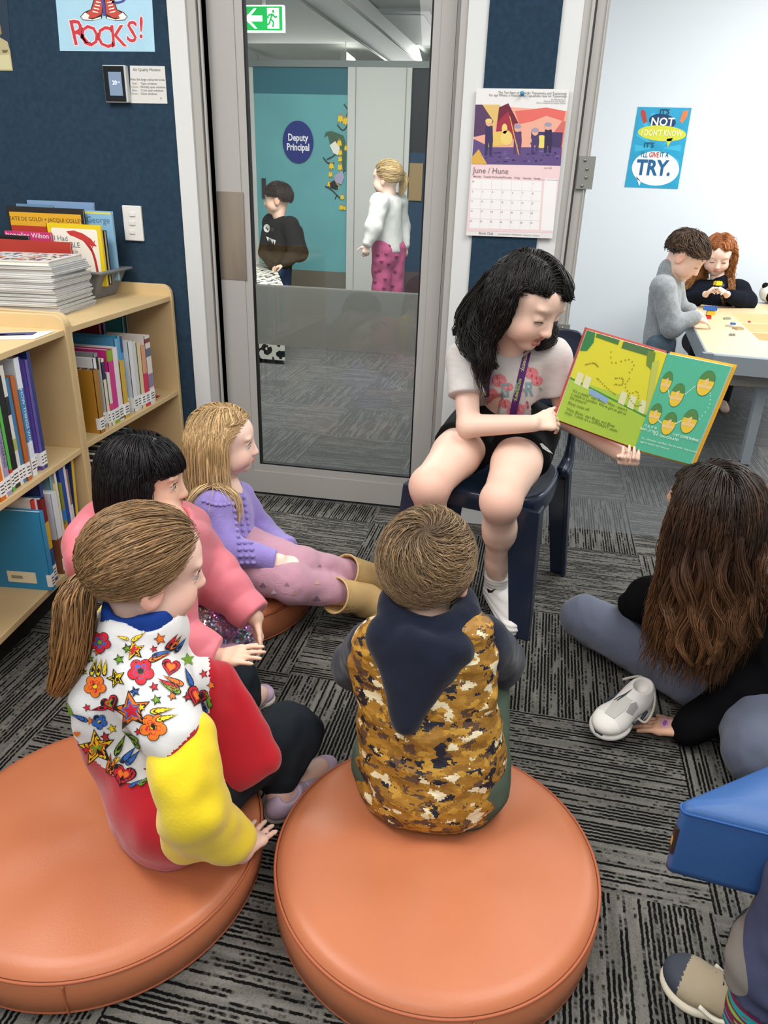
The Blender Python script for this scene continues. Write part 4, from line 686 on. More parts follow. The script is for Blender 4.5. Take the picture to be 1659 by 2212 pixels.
# toy bricks
def brick(label, c, nx, ny, h, colr, rz=0, u=.0135):
    q = MB(); m = M('toy brick '+colr, colr, .25, .5); q.box((-nx*u/2, -ny*u/2, 0), (nx*u/2, ny*u/2, h), m)
    for i in range(nx):
        for j in range(ny): q.tube([(-nx*u/2+u*(i+.5), -ny*u/2+u*(j+.5), h), (-nx*u/2+u*(i+.5), -ny*u/2+u*(j+.5), h+.003)], u*.3, m, 10)
    o = q.build('toy_brick'); tag(o, label, 'toy brick', 'toy bricks on the play table'); o.location = c; o.rotation_euler = (0, 0, rz); return o
zt_ = TZ+.0005
b0 = P(1522, 688, Z=zt_); brick('long red brick plate under the yellow brick', b0+[-.03, 0, 0], 9, 2, .018, '#c4262b', .05); brick('yellow brick stacked on the red plate', b0+[.025, 0, .0215], 3, 2, .02, '#e2b21a', .05); brick('blue brick on top of the small tower', b0+[.018, 0, .045], 5, 2, .02, '#2f63b3', .05)
c = P(1557, 655, Z=zt_); brick('yellow brick lying at the far edge in front of the red-haired girl', c, 5, 2, .014, '#e5bb1c', -.05); c = P(1545, 654, Z=zt_); brick('green flat brick beside the far yellow brick', c, 4, 1, .008, '#4a9a3c', .1)
for lb, p_, nx, ny, cl, z in (('thin grey brick on the table centre', (1570, 690), 3, 1, '#8d9483', 0), ('small blue brick piece near the sunken tray', (1583, 701), 2, 1, '#3b62ad', 0), ('beige flat brick near the front of the table', (1594, 711), 3, 3, '#b7a27e', 0), ('pale grey brick left of the beige one', (1575, 706), 3, 1, '#c4c0b4', 0), ('tiny grey brick closest to the table front edge', (1581, 725), 2, 1, '#8b8a84', 0), ('blue brick lying in the sunken tray', (1597, 691), 3, 2, '#2f6cc0', .045), ('second blue brick in the sunken tray beside the first', (1610, 693), 3, 2, '#3470bd', .045), ('red chip in the corner of the sunken tray', (1618, 697), 1, 1, '#b7343a', .045)):
    c = P(*p_, Z=zt_-z); brick(lb, c, nx, ny, .008, cl, random.uniform(-.6, .6))
# plush toy at the right edge
pl_ = empty('plush_toy', P(1662, 655, Z=zt_), 0, 'black and white plush toy lying on the table at the right edge', 'plush toy'); fz_ = M('white plush', '#e9e6de', .95, .1, bump=(180, .8, .004), sheen=.3); fb = M('black plush', '#1b1a1b', .95, .1, bump=(180, .8, .004))
q = MB(); q.sphere((0, 0, .062), (.075, .07, .062), fz_); q.build('body', pl_); q = MB(); q.sphere((-.012, -.048, .05), (.032, .03, .042), fb); q.sphere((-.05, -.01, .105), (.02, .02, .02), fb); q.build('patch', pl_)
# ---------------------------------------------------------------- soft bodies: blended distance fields meshed into one surface
f4 = np.float32
def vnoise(p, seed=0):
    pi = np.floor(p).astype(np.int64); pf = (p-pi); pf = pf*pf*(3-2*pf)
    def h(ix, iy, iz):
        n = (ix*374761393+iy*668265263+iz*2147483647+seed*974711) & 0x7fffffff; n = ((n ^ (n >> 13))*1274126177) & 0x7fffffff
        return ((n ^ (n >> 16)) & 0xffff).astype(f4)/65535.
    x, y, z = pi[..., 0], pi[..., 1], pi[..., 2]; fx_, fy_, fz_ = pf[..., 0], pf[..., 1], pf[..., 2]; r = 0
    for dx in (0, 1):
        for dy in (0, 1):
            for dz in (0, 1): r = r+h(x+dx, y+dy, z+dz)*(fx_ if dx else 1-fx_)*(fy_ if dy else 1-fy_)*(fz_ if dz else 1-fz_)
    return r*2-1
class SDF:
    def __init__(s): s.p = []
    def _a(s, kind, lo, hi, fn, k, c, op): s.p.append((np.asarray(lo, float), np.asarray(hi, float), fn, k, c, op)); return s
    def rc(s, a, b, ra, rb=None, k=.012, c=0, op=0, sq=None):
        """tapered capsule; sq=(axis,f) squashes it along an axis by f"""
        a, b = np.asarray(a, float), np.asarray(b, float); rb = ra if rb is None else rb; ba = b-a; l2 = max(np.dot(ba, ba), 1e-9); R = max(ra, rb)
        if sq is not None: n_, f_ = nrm(sq[0]), sq[1]; R = R*max(1, f_)
        def fn(P_):
            pa = P_-a
            t = np.clip(pa @ ba/l2, 0, 1); d = pa-t[..., None]*ba
            if sq is not None: d = d+n_*((d @ n_)*(1/f_-1))[..., None]
            return np.sqrt((d*d).sum(-1))-(ra+(rb-ra)*t)
        return s._a('rc', np.minimum(a, b)-R, np.maximum(a, b)+R, fn, k, c, op)
    def el(s, ctr, r, R=None, k=.012, c=0, op=0):
        ctr, r = np.asarray(ctr, float), np.asarray(r, float); R = np.eye(3) if R is None else np.asarray(R, float)   # rows: axes
        def fn(P_):
            q_ = (P_-ctr) @ R.T; k0 = np.sqrt(((q_/r)**2).sum(-1)); k1 = np.sqrt(((q_/r**2)**2).sum(-1))
            return k0*(k0-1)/np.maximum(k1, 1e-6)
        m = r.max(); return s._a('el', ctr-m, ctr+m, fn, k, c, op)
    def bx(s, ctr, h, R=None, rad=.005, k=.008, c=0, op=0):
        ctr, h = np.asarray(ctr, float), np.asarray(h, float); R = np.eye(3) if R is None else np.asarray(R, float)
        def fn(P_):
            q_ = np.abs((P_-ctr) @ R.T)-h+rad
            return np.sqrt((np.maximum(q_, 0)**2).sum(-1))+np.minimum(q_.max(-1), 0)-rad
        m = np.linalg.norm(h); return s._a('bx', ctr-m, ctr+m, fn, k, c, op)
    def chain(s, pts, rad, **kw):
        for i in range(len(pts)-1): s.rc(pts[i], pts[i+1], rad[i], rad[i+1], **kw)
        return s
    def cut(s, o, n, k=.004):
        """keep only the side the normal n points away from"""
        o, n = np.asarray(o, float), nrm(n); s.p.append((None, None, lambda P_: (o-P_) @ n, k, 0, 1)); return s
    def dist(s, P_):
        P_ = np.asarray(P_, float); d = np.full(P_.shape[:-1], 1.0)
        for lo, hi, fn, k, c, op in s.p:
            e = fn(P_)
            if op == 0: h = np.clip(.5+.5*(d-e)/k, 0, 1); d = d+(e-d)*h-k*h*(1-h)
            else: h = np.clip(.5+.5*(-e-d)/k*-1, 0, 1) if False else np.clip(.5-.5*(d+e)/k, 0, 1); d = d+(-e-d)*h+k*h*(1-h)
        return d
    def mesh(s, name, mats, parent=None, h=.005, disp=None, cols=None, mat_fn=None, smooth=2):
        los = np.min([p[0] for p in s.p if p[5] == 0], axis=0)-2.5*h; his = np.max([p[1] for p in s.p if p[5] == 0], axis=0)+2.5*h
        n = np.ceil((his-los)/h).astype(int)+1; ax = [los[i]+h*np.arange(n[i]) for i in range(3)]
        V = np.full(n, 1.0, f4)
        for lo, hi, fn, k, c, op in s.p:
            if lo is None: i0 = np.zeros(3, int); i1 = n
            else: i0 = np.maximum(0, np.floor((lo-k-3*h-los)/h).astype(int)); i1 = np.minimum(n, np.ceil((hi+k+3*h-los)/h).astype(int)+1)
            if (i1 <= i0).any(): continue
            sl = tuple(slice(i0[i], i1[i]) for i in range(3))
            G = np.stack(np.meshgrid(*[ax[i][sl[i]] for i in range(3)], indexing='ij'), -1); e = fn(G); d = V[sl]
            if op == 0: hh = np.clip(.5+.5*(d-e)/k, 0, 1); V[sl] = d+(e-d)*hh-k*hh*(1-hh)
            else: hh = np.clip(.5-.5*(d+e)/k, 0, 1); V[sl] = d+(-e-d)*hh+k*hh*(1-hh)
        if disp is not None:
            idx = np.argwhere(np.abs(V) < .03); Q = los+idx*h; V[tuple(idx.T)] += disp(Q).astype(f4)
        S = V < 0
        c8 = sum(S[dx:n[0]-1+dx, dy:n[1]-1+dy, dz:n[2]-1+dz].astype(np.int8) for dx in (0, 1) for dy in (0, 1) for dz in (0, 1))
        cells = np.argwhere((c8 > 0) & (c8 < 8)); vid = np.full(tuple(n-1), -1, np.int64); vid[tuple(cells.T)] = np.arange(len(cells))
        acc = np.zeros((len(cells), 3)); cnt = np.zeros(len(cells)); cor = [np.array((a, b, c)) for a in (0, 1) for b in (0, 1) for c in (0, 1)]
        for a in cor:
            for b in cor:
                if (b-a).sum() != 1 or (b-a).min() < 0: continue
                va = V[tuple((cells+a).T)]; vb = V[tuple((cells+b).T)]; m = (va < 0) != (vb < 0); t = va[m]/(va[m]-vb[m])
                acc[m] += a+(b-a)*t[:, None]; cnt[m] += 1
        vs = los+h*(cells+acc/cnt[:, None]); quads = []
        for axx in range(3):
            u, w_ = (axx+1) % 3, (axx+2) % 3; e = np.zeros(3, int); e[axx] = 1
            sl0 = [slice(None)]*3; sl1 = [slice(None)]*3; sl0[axx] = slice(0, -1); sl1[axx] = slice(1, None)
            ch_ = np.argwhere(S[tuple(sl0)] != S[tuple(sl1)]); ch_ = ch_[(ch_[:, u] > 0) & (ch_[:, w_] > 0) & (ch_[:, u] < n[u]-1) & (ch_[:, w_] < n[w_]-1)]
            eu = np.zeros(3, int); eu[u] = 1; ew = np.zeros(3, int); ew[w_] = 1
            qd = np.stack([vid[tuple((ch_-eu-ew).T)], vid[tuple((ch_-ew).T)], vid[tuple(ch_.T)], vid[tuple((ch_-eu).T)]], 1)
            fl = ~S[tuple(ch_.T)]; qd[fl] = qd[fl][:, ::-1]; quads.append(qd)
        F = np.concatenate(quads); F = F[(F >= 0).all(1)]
        if smooth:
            E_ = np.concatenate([F[:, [0, 1]], F[:, [1, 2]], F[:, [2, 3]], F[:, [3, 0]]])
            dg = np.bincount(E_.ravel(), minlength=len(vs)).astype(float); dg[dg == 0] = 1
            for it in range(smooth):
                for lam in (.5, -.52):
                    sm_ = np.zeros_like(vs)
                    for k in range(3): sm_[:, k] = np.bincount(E_[:, 0], vs[E_[:, 1], k], len(vs))+np.bincount(E_[:, 1], vs[E_[:, 0], k], len(vs))
                    vs = vs+lam*(sm_/dg[:, None]-vs)
        o = fast_mesh(name, vs, F, mats, parent)
        if cols is not None:
            wsum = np.zeros(len(vs)); C_ = np.zeros((len(vs), 3))
            for lo, hi, fn, k, c, op in s.p:
                if op == 1 and not c: continue
                e = fn(vs); wt = np.exp(-np.maximum(e if op == 0 else np.abs(e)+.001, 0)/(.0012 if c in ('lip', 'dark') else .006 if c in ('cheek', 'nose', 'knee') else .0035))*(1.6 if c == 'lip' else 1)+1e-9
                wsum += wt; C_ += wt[:, None]*np.array(cols[c])
            C_ /= wsum[:, None]; at = o.data.color_attributes.new('Col', 'FLOAT_COLOR', 'POINT'); at.data.foreach_set('color', np.c_[C_, np.ones(len(vs))].astype(f4).ravel())
        if mat_fn is not None: o.data.polygons.foreach_set('material_index', mat_fn(vs[F].mean(1)).astype(np.int32))
        return o
def fast_mesh(name, vs, F, mats, parent=None, smooth=True):
    me = bpy.data.meshes.new(name); me.vertices.add(len(vs)); me.vertices.foreach_set('co', np.asarray(vs, f4).ravel()); k = F.shape[1]
    me.loops.add(F.size); me.loops.foreach_set('vertex_index', F.astype(np.int32).ravel()); me.polygons.add(len(F))
    me.polygons.foreach_set('loop_start', np.arange(0, F.size, k, dtype=np.int32)); me.polygons.foreach_set('use_smooth', np.full(len(F), smooth)); me.update(calc_edges=True); me.validate()
    for m in (mats if isinstance(mats, (list, tuple)) else [mats]): me.materials.append(m)
    o = bpy.data.objects.new(name, me); col.objects.link(o)
    if parent: o.parent = parent
    return o
def frame(fwd, up=(0, 0, 1)):
    y = nrm(fwd); x = nrm(np.cross(y, up)); z = np.cross(x, y); return np.array([x, y, z])      # rows: right, forward, up
def loc2(o, R, s): return lambda x, y, z: np.asarray(o)+s*(R[0]*x+R[1]*y+R[2]*z)
# ---- heads.  local frame: x right, y face forward, z up; unit scale = a child head 0.20 m chin to crown
def head(S, o, R, s=1., mouth='shut', lids='open', cheeks=True):
    L = loc2(o, R, s)
    def E(x, y, z, a, b, c_, k=.012, c='skin', op=0): S.el(L(x, y, z), np.array([a, b, c_])*s, R, k*s, c, op)
    E(0, -.010, .022, .073, .088, .078); E(0, .028, -.028, .060, .058, .070, .02); E(0, .040, .030, .060, .048, .045, .02)
    E(0, .054, -.084, .024, .025, .020, .022); 
    for sx in (-1, 1):
        E(sx*.032, .050, -.046, .026, .028, .027, .02, 'cheek'); E(sx*.046, .020, -.058, .02, .035, .026, .02)
        E(sx*.031, .088, -.006, .019, .013, .013, .010, 'skin', 1)
        if lids == 'open':
            S.rc(L(sx*.043, .0735, -.0015), L(sx*.031, .0790, .0040), .0036*s, .0036*s, .004*s, 'skin'); S.rc(L(sx*.031, .0790, .0040), L(sx*.019, .0785, .0005), .0036*s, .0034*s, .004*s, 'skin')
            S.rc(L(sx*.042, .0730, -.0120), L(sx*.030, .0775, -.0150), .0030*s, .0030*s, .004*s, 'skin'); S.rc(L(sx*.030, .0775, -.0150), L(sx*.019, .0780, -.0110), .0030*s, .0030*s, .004*s, 'skin')
        else: E(sx*.031, .0685, -.006, .0155, .0150, .0135, .004); S.rc(L(sx*.043, .0745, -.0105), L(sx*.020, .0790, -.0120), .0028*s, .0028*s, .003*s, 'skin')
        E(sx*.031, .073, .019, .021, .010, .006, .012)
        E(sx*.0745, -.008, -.018, .009, .020, .030, .006, 'ear'); E(sx*.083, -.003, -.016, .005, .010, .018, .005, 'ear', 1)
        E(sx*.0085, .0885, -.0405, .0062, .0075, .0055, .006, 'nose')
    S.rc(L(0, .080, .006), L(0, .0955, -.034), .0065*s, .0090*s, .012*s, 'skin'); E(0, .0965, -.037, .0085, .008, .0075, .006, 'nose')
    if mouth == 'open':
        E(0, .086, -.063, .013, .016, .009, .003, 'dark', 1)
        S.chain([L(-.018, .076, -.061), L(-.008, .084, -.0535), L(.008, .084, -.0535), L(.018, .076, -.061)], np.array([.0022, .0036, .0036, .0022])*s, k=.003*s, c='lip')
        S.chain([L(-.018, .076, -.061), L(-.009, .082, -.0725), L(.009, .082, -.0725), L(.018, .076, -.061)], np.array([.0022, .0042, .0042, .0022])*s, k=.003*s, c='lip')
    else:
        E(0, .0725, -.061, .026, .012, .016, .012)
        S.chain([L(-.019, .0775, -.0600), L(-.006, .0885, -.0570), L(.006, .0885, -.0570), L(.019, .0775, -.0600)], np.array([.0022, .0034, .0034, .0022])*s, k=.0025*s, c='lip')
        S.chain([L(-.017, .0775, -.0615), L(-.006, .0872, -.0645), L(.006, .0872, -.0645), L(.017, .0775, -.0615)], np.array([.0022, .0042, .0042, .0022])*s, k=.0025*s, c='lip')
    return L
def eyes(parent, o, R, s, iris='#5a4630', lids='open', brow='#4a3626', lash=True):
    L = loc2(o, R, s)
    for sx in (-1, 1):
        if lids == 'open':
            q = MB(); wm = M('eye white', '#cdc5bd', .2, .5); c = L(sx*.031, .0668, -.0058); d = nrm(R[1]+R[0]*sx*.10)
            q.sphere(c, .0143*s, wm, 16, 10)
            for rr, cc, off in ((.0086, iris, .0117), (.0044, '#0b0a0a', .0138)):
                m = M('iris '+cc, cc, .1, .6); F = frame(d); q.add([c+F[1]*off*s+(F[0]*math.cos(t)+F[2]*math.sin(t))*rr*s for t in np.linspace(0, 2*PI, 18, endpoint=False)]+[c+F[1]*(off+.0012)*s], [(i, (i+1) % 18, 18) for i in range(18)], m, True)
            q.build('eye', parent)
        if lash:
            q = MB(); zz = .0052 if lids == 'open' else -.0105; lm = M('lash', '#2a1d17', .6)
            q.tube([L(sx*.045, .0735, zz-.006), L(sx*.038, .0800, zz-.001), L(sx*.030, .0832, zz), L(sx*.020, .0825, zz-.003)], np.array([.0006, .0013, .0013, .0007])*s*(1 if lids == 'open' else 1.35), lm, 6); q.build('eyelash', parent)
        q = MB(); q.tube([L(sx*.048, .0682, .0180), L(sx*.040, .0778, .0225), L(sx*.028, .0845, .0222), L(sx*.016, .0866, .0190)], [.0008*s, .0017*s, .0020*s, .0014*s], M('brow '+brow, brow, .8), 6); q.build('eyebrow', parent)
def neck(S, o, R, s, base, r=.040): S.rc(loc2(o, R, s)(0, -.022, -.055), base, r*s, r*s*1.08, .02, 'skin')
def hand(S, w_, d, n, u, L=.13, curl=(.25, .35, .3), spread=.16, thumb=(.7, .25), c='skin', fl=(.40, .45, .42, .33), rad=.05):
    """w_ wrist, d to the fingers, n out of the palm, u thumb side; curl = bend at each joint"""
    w_, d, n = np.asarray(w_, float), nrm(d), np.asarray(n, float); n = nrm(n-d*np.dot(n, d)); uu = np.cross(d, n); u = uu if np.dot(uu, u) > 0 else -uu
    xs_ = (.165, .055, -.055, -.155); K = []
    for i, x in enumerate(xs_):
        kn = w_+d*L*(.50-.03*abs(i-1))+u*x*L*1.05; K.append(kn); S.rc(w_+u*x*.55*L+d*L*.04, kn, .085*L, .068*L, .016*L*6*.1+.004, c)
    S.rc(K[0]-d*L*.05, K[3]-d*L*.05, .062*L, .058*L, .008, c)
    for i, x in enumerate(xs_):
        l_ = fl[i]*L; th = 0.; p = K[i]; base = nrm(d+u*x*spread*6)
        cu = curl[i] if isinstance(curl[0], (tuple, list)) else curl
        for j, fr_ in enumerate((.44, .31, .25)):
            th += cu[j]; dd = base*math.cos(th)+n*math.sin(th); q_ = p+dd*l_*fr_; S.rc(p, q_, (rad-.004*j)*L, (rad-.004*(j+1))*L, .0022, c); p = q_
    p = w_+d*L*.12+u*L*.10+n*L*.02; dd = nrm(d*(1-thumb[0])+u*thumb[0]+n*thumb[1])
    q_ = p+dd*L*.26; S.rc(p, q_, .085*L, .065*L, .008, c); dd = nrm(dd+d*.45+n*.15); r_ = q_+dd*L*.19; S.rc(q_, r_, .058*L, .052*L, .004, c); dd = nrm(dd+d*.25); S.rc(r_, r_+dd*L*.15, .052*L, .043*L, .003, c)
SK = {}
def skin(name, base, lip='#b9625a', cheek=None, dark='#4a1c1c'):
    b = np.array(lin(base)); f = lambda k: tuple(b*np.array(k))
    cols = {'skin': f((1, 1, 1)), 'cheek': f((1.02, .90, .88)), 'nose': f((1.02, .92, .90)), 'ear': f((1.03, .85, .80)), 'lip': lin(lip), 'dark': lin(dark), 'eye': f((1, 1, 1)), 'brow': f((.6, .5, .5)), 'knee': f((1.0, .86, .84)), 0: f((1, 1, 1))}
    return M('skin '+name, base, .48, .35, attr='Col', sss=.08, bump=(260, .06)), cols
# ---- hair: scalp shell + individually grown locks
def hairmat(name, c, rough=.42): return M('hair '+name, c, rough, .28, attr='Col')
def tubes(name, paths, radii, colors, mat, parent, nseg=5, flatk=.55, extra=None, inward=None):
    """paths list of (k,3) arrays of equal k -> one mesh of tapered, slightly flattened locks"""
    A = np.asarray(paths); m, k, _ = A.shape; T = np.gradient(A, axis=1); T /= np.linalg.norm(T, axis=2, keepdims=True)+1e-12
    ref = A-inward if inward is not None else np.tile([0, 0, 1.], (m, k, 1)); N_ = ref-T*(ref*T).sum(2, keepdims=True); N_ /= np.linalg.norm(N_, axis=2, keepdims=True)+1e-9; B = np.cross(T, N_)
    th = np.linspace(0, 2*PI, nseg, endpoint=False); R_ = np.asarray(radii)[:, :, None, None]
    vs = A[:, :, None, :]+R_*(B[:, :, None, :]*np.cos(th)[None, None, :, None]+flatk*N_[:, :, None, :]*np.sin(th)[None, None, :, None]); vs = vs.reshape(-1, 3)
    i = np.arange(m)[:, None, None]*k*nseg+np.arange(k-1)[None, :, None]*nseg; j = np.arange(nseg)[None, None, :]; jn = (j+1) % nseg
    F = np.stack([i+j, i+jn, i+nseg+jn, i+nseg+j], -1).reshape(-1, 4); C_ = np.repeat(np.asarray(colors).reshape(m, -1, 3) if np.asarray(colors).ndim == 3 else np.repeat(np.asarray(colors)[:, None], k, 1), nseg, 1).reshape(-1, 3)
    if extra is not None: ev, ef, ec = extra; F = np.concatenate([F, ef+len(vs)]); vs = np.concatenate([vs, ev]); C_ = np.concatenate([C_, ec])
    o = fast_mesh(name, vs, F, mat, parent); at = o.data.color_attributes.new('Col', 'FLOAT_COLOR', 'POINT'); at.data.foreach_set('color', np.c_[C_, np.ones(len(vs))].astype(f4).ravel()); return o
def ellipsoid_mesh(o, R, r, nu=40, nv=24, keep=None):
    vs = []; 
    for i in range(nv+1):
        for j in range(nu): a = PI*i/nv; b = 2*PI*j/nu; vs.append((math.sin(a)*math.cos(b), math.sin(a)*math.sin(b), math.cos(a)))
    U = np.array(vs); F = np.array([(i*nu+j, i*nu+(j+1) % nu, (i+1)*nu+(j+1) % nu, (i+1)*nu+j)[::-1] for i in range(nv) for j in range(nu)])
    if keep is not None: kk = keep(U); F = F[kk[F].all(1)]
    return np.asarray(o)+(U*r) @ R, F, U
def grow_hair(name, parent, o, R, s, color, mat, n=900, length=.25, part=(0, .35, 1), comb=None, body=None, lw=.0035, seed=1, gravity=1., wave=(0, 30), steps=16, region=None, tip=None, tipk=1., skull=(.0785, .0945, .0835), var=.25, start=.0, clump=0, lift=.004, flyaway=.05, end_fn=None, short=None, frizz=.004, face=None):
    """locks rooted on the skull run along it (comb direction field), then hang under gravity and slide over the body"""
    rng = np.random.default_rng(seed); r = np.array(skull)*s; ctr = loc2(o, R, s)(0, -.010, .020)
    U = rng.normal(size=(n*6, 3)); U /= np.linalg.norm(U, axis=1, keepdims=True)
    keep = region(U) if region else (U[:, 2] > -.15+.75*np.clip(U[:, 1], 0, 1)**1.5*1.0); U = U[keep][:n]; m = len(U)
    Lq = U*r; g_w = np.array([0, 0, -1.]) @ R.T          # gravity in head frame
    p = Lq*(1+lift/r.mean()); lens = length(U) if callable(length) else np.full(m, length); lens = lens*rng.uniform(.86, 1.06, m); st = lens/(steps-1)
    P_ = [p.copy()]; vel = comb(U) if comb else np.stack([np.sign(U[:, 0])*.6, -.3-0*U[:, 1], -.2+0*U[:, 2]], 1)
    ph = rng.uniform(0, 2*PI, m); lay = rng.uniform(0, 1, m)
    for i in range(1, steps):
        q_ = p/r; nn = q_/r; nn /= np.linalg.norm(nn, axis=1, keepdims=True)
        lev = np.linalg.norm(q_, axis=1); onh = lev < 1.10
        cv = comb(q_/np.maximum(lev, 1e-6)[:, None]) if comb else vel
        v = np.where(onh[:, None], cv*.75+vel*.35+g_w*gravity*.45, vel*.45+g_w*gravity)
        dn = (v*nn).sum(1, keepdims=True); v = np.where(onh[:, None] & (dn < 0), v-nn*dn, v); v /= np.linalg.norm(v, axis=1, keepdims=True)+1e-9; vel = v
        p = p+v*st[:, None]; p = p+rng.normal(size=p.shape)*frizz*st[:, None]*8
        lev = np.linalg.norm(p/r, axis=1); tgt = 1+(lift+.010*lay*s)/r.mean(); p = np.where((lev < tgt)[:, None], p*(tgt/np.maximum(lev, 1e-6))[:, None], p)
        if face is not None:      # hair stays off the face: behind a plane across the cheeks
            fx_ = np.abs(p[:, 0])/s < .10; zz_ = (p[:, 2]/s < face[1]) & (p[:, 2]/s > -.13) & (p[:, 1] > 0); ymax = face[0]*s-.02*lay*s; mk = fx_ & zz_ & (p[:, 1] > ymax); p[:, 1] = np.where(mk, ymax, p[:, 1])
        if body is not None and i > 2:
            W_ = ctr+p @ R
            for _ in range(2):
                d = body.dist(W_); hit = d < (.005+.016*lay)
                if not hit.any(): break
                e = .004; Wh = W_[hit]; gr = np.stack([body.dist(Wh+np.eye(3)[k]*e)-body.dist(Wh-np.eye(3)[k]*e) for k in range(3)], 1); gr /= np.linalg.norm(gr, axis=1, keepdims=True)+1e-9
                W_[hit] = Wh+gr*((.005+.016*lay[hit])-d[hit])[:, None]
            p = (W_-ctr) @ R.T
        P_.append(p.copy())
    A = np.stack(P_, 1); t = np.linspace(0, 1, steps)
    if wave[0]:
        ax_ = np.stack([np.cos(ph), np.sin(ph), 0*ph], 1); A = A+ax_[:, None, :]*(wave[0]*np.sin(t[None, :]*wave[1]+ph[:, None])*np.clip(t*2-.3, 0, 1)[None, :])[..., None]
    W_ = ctr+A @ R
    rad = lw*s*rng.uniform(.6, 1.3, m)[:, None]*np.interp(t, [0, .1, .6, 1], [.6, 1, .9, .15])[None, :]
    base = np.array(lin(color)); vv = np.exp(rng.normal(0, var, m)); C_ = base[None, None]*vv[:, None, None]*np.ones((1, steps, 1))
    if tip is not None: tt = np.clip((t*tipk-.15)/.85, 0, 1)[None, :, None]*rng.uniform(.35, 1, m)[:, None, None]; C_ = C_*(1-tt)+np.array(lin(tip))[None, None]*vv[:, None, None]*tt
    ev, ef, eu = ellipsoid_mesh(ctr, R, r*(1.0+.004/r.mean()), keep=(region if region else (lambda U_: (U_[:, 2] > -.2+.75*np.clip(U_[:, 1], 0, 1)**1.5))))
    inw = np.repeat(ctr[None], m, 0)[:, None]*np.ones((1, steps, 1)); inw[:, :, 2] = np.minimum(W_[:, :, 2], ctr[2])
    return tubes(name, W_, rad, C_, mat, parent, 4, .5, (ev, ef, np.tile(base*.75, (len(ev), 1))), inw)
def lock(name, parent, pts, n, w_, color, mat, lw=.0014, seed=1, tip=None, curl=.006, wp=(.7, 1, .9, .3)):
    rng = np.random.default_rng(seed); cl = smooth_path(pts, 18); off = rng.normal(size=(n, 3)); off /= np.linalg.norm(off, axis=1, keepdims=True); off *= rng.uniform(.1, 1, n)[:, None]**.5; t = np.linspace(0, 1, 18); ph = rng.uniform(0, 6, n)
    W_ = cl[None]+off[:, None]*(np.interp(t, [0, .3, .7, 1], wp)*w_)[None, :, None]+(curl*np.sin(t[None]*11+ph[:, None]*.5))[..., None]*V3(1, .6, .2)*np.minimum(1, t*2)[None, :, None]
    base = np.array(lin(color)); vv = np.exp(rng.normal(0, .3, n)); C_ = base[None, None]*vv[:, None, None]*np.ones((1, 18, 1))
    if tip: tt = t[None, :, None]; C_ = C_*(1-tt*.8)+np.array(lin(tip))[None, None]*vv[:, None, None]*tt*.8
    return tubes(name, W_, lw*rng.uniform(.6, 1.3, n)[:, None]*np.interp(t, [0, .6, 1], [1, 1, .2])[None], C_, mat, parent, 4, .6, None, np.tile(cl[None], (n, 1, 1)))
def person(label): 
    return empty('person', (0, 0, 0), 0, label, 'person')
def wr(f, amp, seed=0, st=(1, 1, 1)):
    st = np.array(st); return lambda Q: amp*(vnoise(Q*f*st, seed)+.5*vnoise(Q*f*2.1*st, seed+5))
def lerp(a, b, t): return np.asarray(a)*(1-t)+np.asarray(b)*t
# patterns laid onto a surface as thin coloured shapes of the same mesh
def decals(obj, items, frames, lift=.0012):
    """items: (frame id, pts2d, material); frames: (origin, ux, uy, ray dir)"""
    me = obj.data; vv = np.empty(len(me.vertices)*3, f4); me.vertices.foreach_get('co', vv); vv = vv.reshape(-1, 3)
    bvh = BVHTree.FromPolygons([tuple(v) for v in vv], [tuple(p.vertices) for p in me.polygons]); out = MB(); k = 0
    for fi, pts, m in items:
        o_, ux_, uy_, rd = frames[fi]; pts = np.array(pts); c = pts.mean(0); dense = []
        for i in range(len(pts)):
            a, b = pts[i], pts[(i+1) % len(pts)]; ns = max(1, int(np.linalg.norm(b-a)/.006)); dense += [a+(b-a)*j/ns for j in range(ns)]
        dense = np.array(dense); rings = [dense, c+(dense-c)*.66, c+(dense-c)*.33, c[None]]; vs = []; ok = True; k += 1
        for ring_ in rings:
            for x, y in ring_:
                st = o_+ux_*x+uy_*y; h = bvh.ray_cast(Vector(st-rd*.3), Vector(rd), .8)
                if h[0] is None: ok = False; break
                nn = np.array(h[1]); nn = nn if np.dot(nn, rd) < 0 else -nn; vs.append(np.array(h[0])+nn*(lift+k*4e-6))
            if not ok: break
        if not ok: continue
        vs = np.array(vs); n = len(dense)
        if np.abs(np.diff(vs @ rd)).max() > .05: continue
        out.add(vs, [(r_*n+i, r_*n+(i+1) % n, (r_+1)*n+(i+1) % n, (r_+1)*n+i) for r_ in range(2) for i in range(n)]+[(2*n+i, 2*n+(i+1) % n, 3*n) for i in range(n)], m)
    if not out.v: return
    b = len(vv); mats = list(me.materials); off = len(mats); F = [tuple(p.vertices) for p in me.polygons]+[tuple(b+i for i in f) for f in out.f]; mi = [p.material_index for p in me.polygons]+[off+i for i in out.m]
    ca_ = None
    nm = bpy.data.meshes.new(me.name); nm.from_pydata([tuple(v) for v in vv]+[tuple(v) for v in out.v], [], F)
    for m in mats+out.mats: nm.materials.append(m)
    nm.polygons.foreach_set('material_index', mi); nm.polygons.foreach_set('use_smooth', [True]*len(F)); nm.update(); obj.data = nm
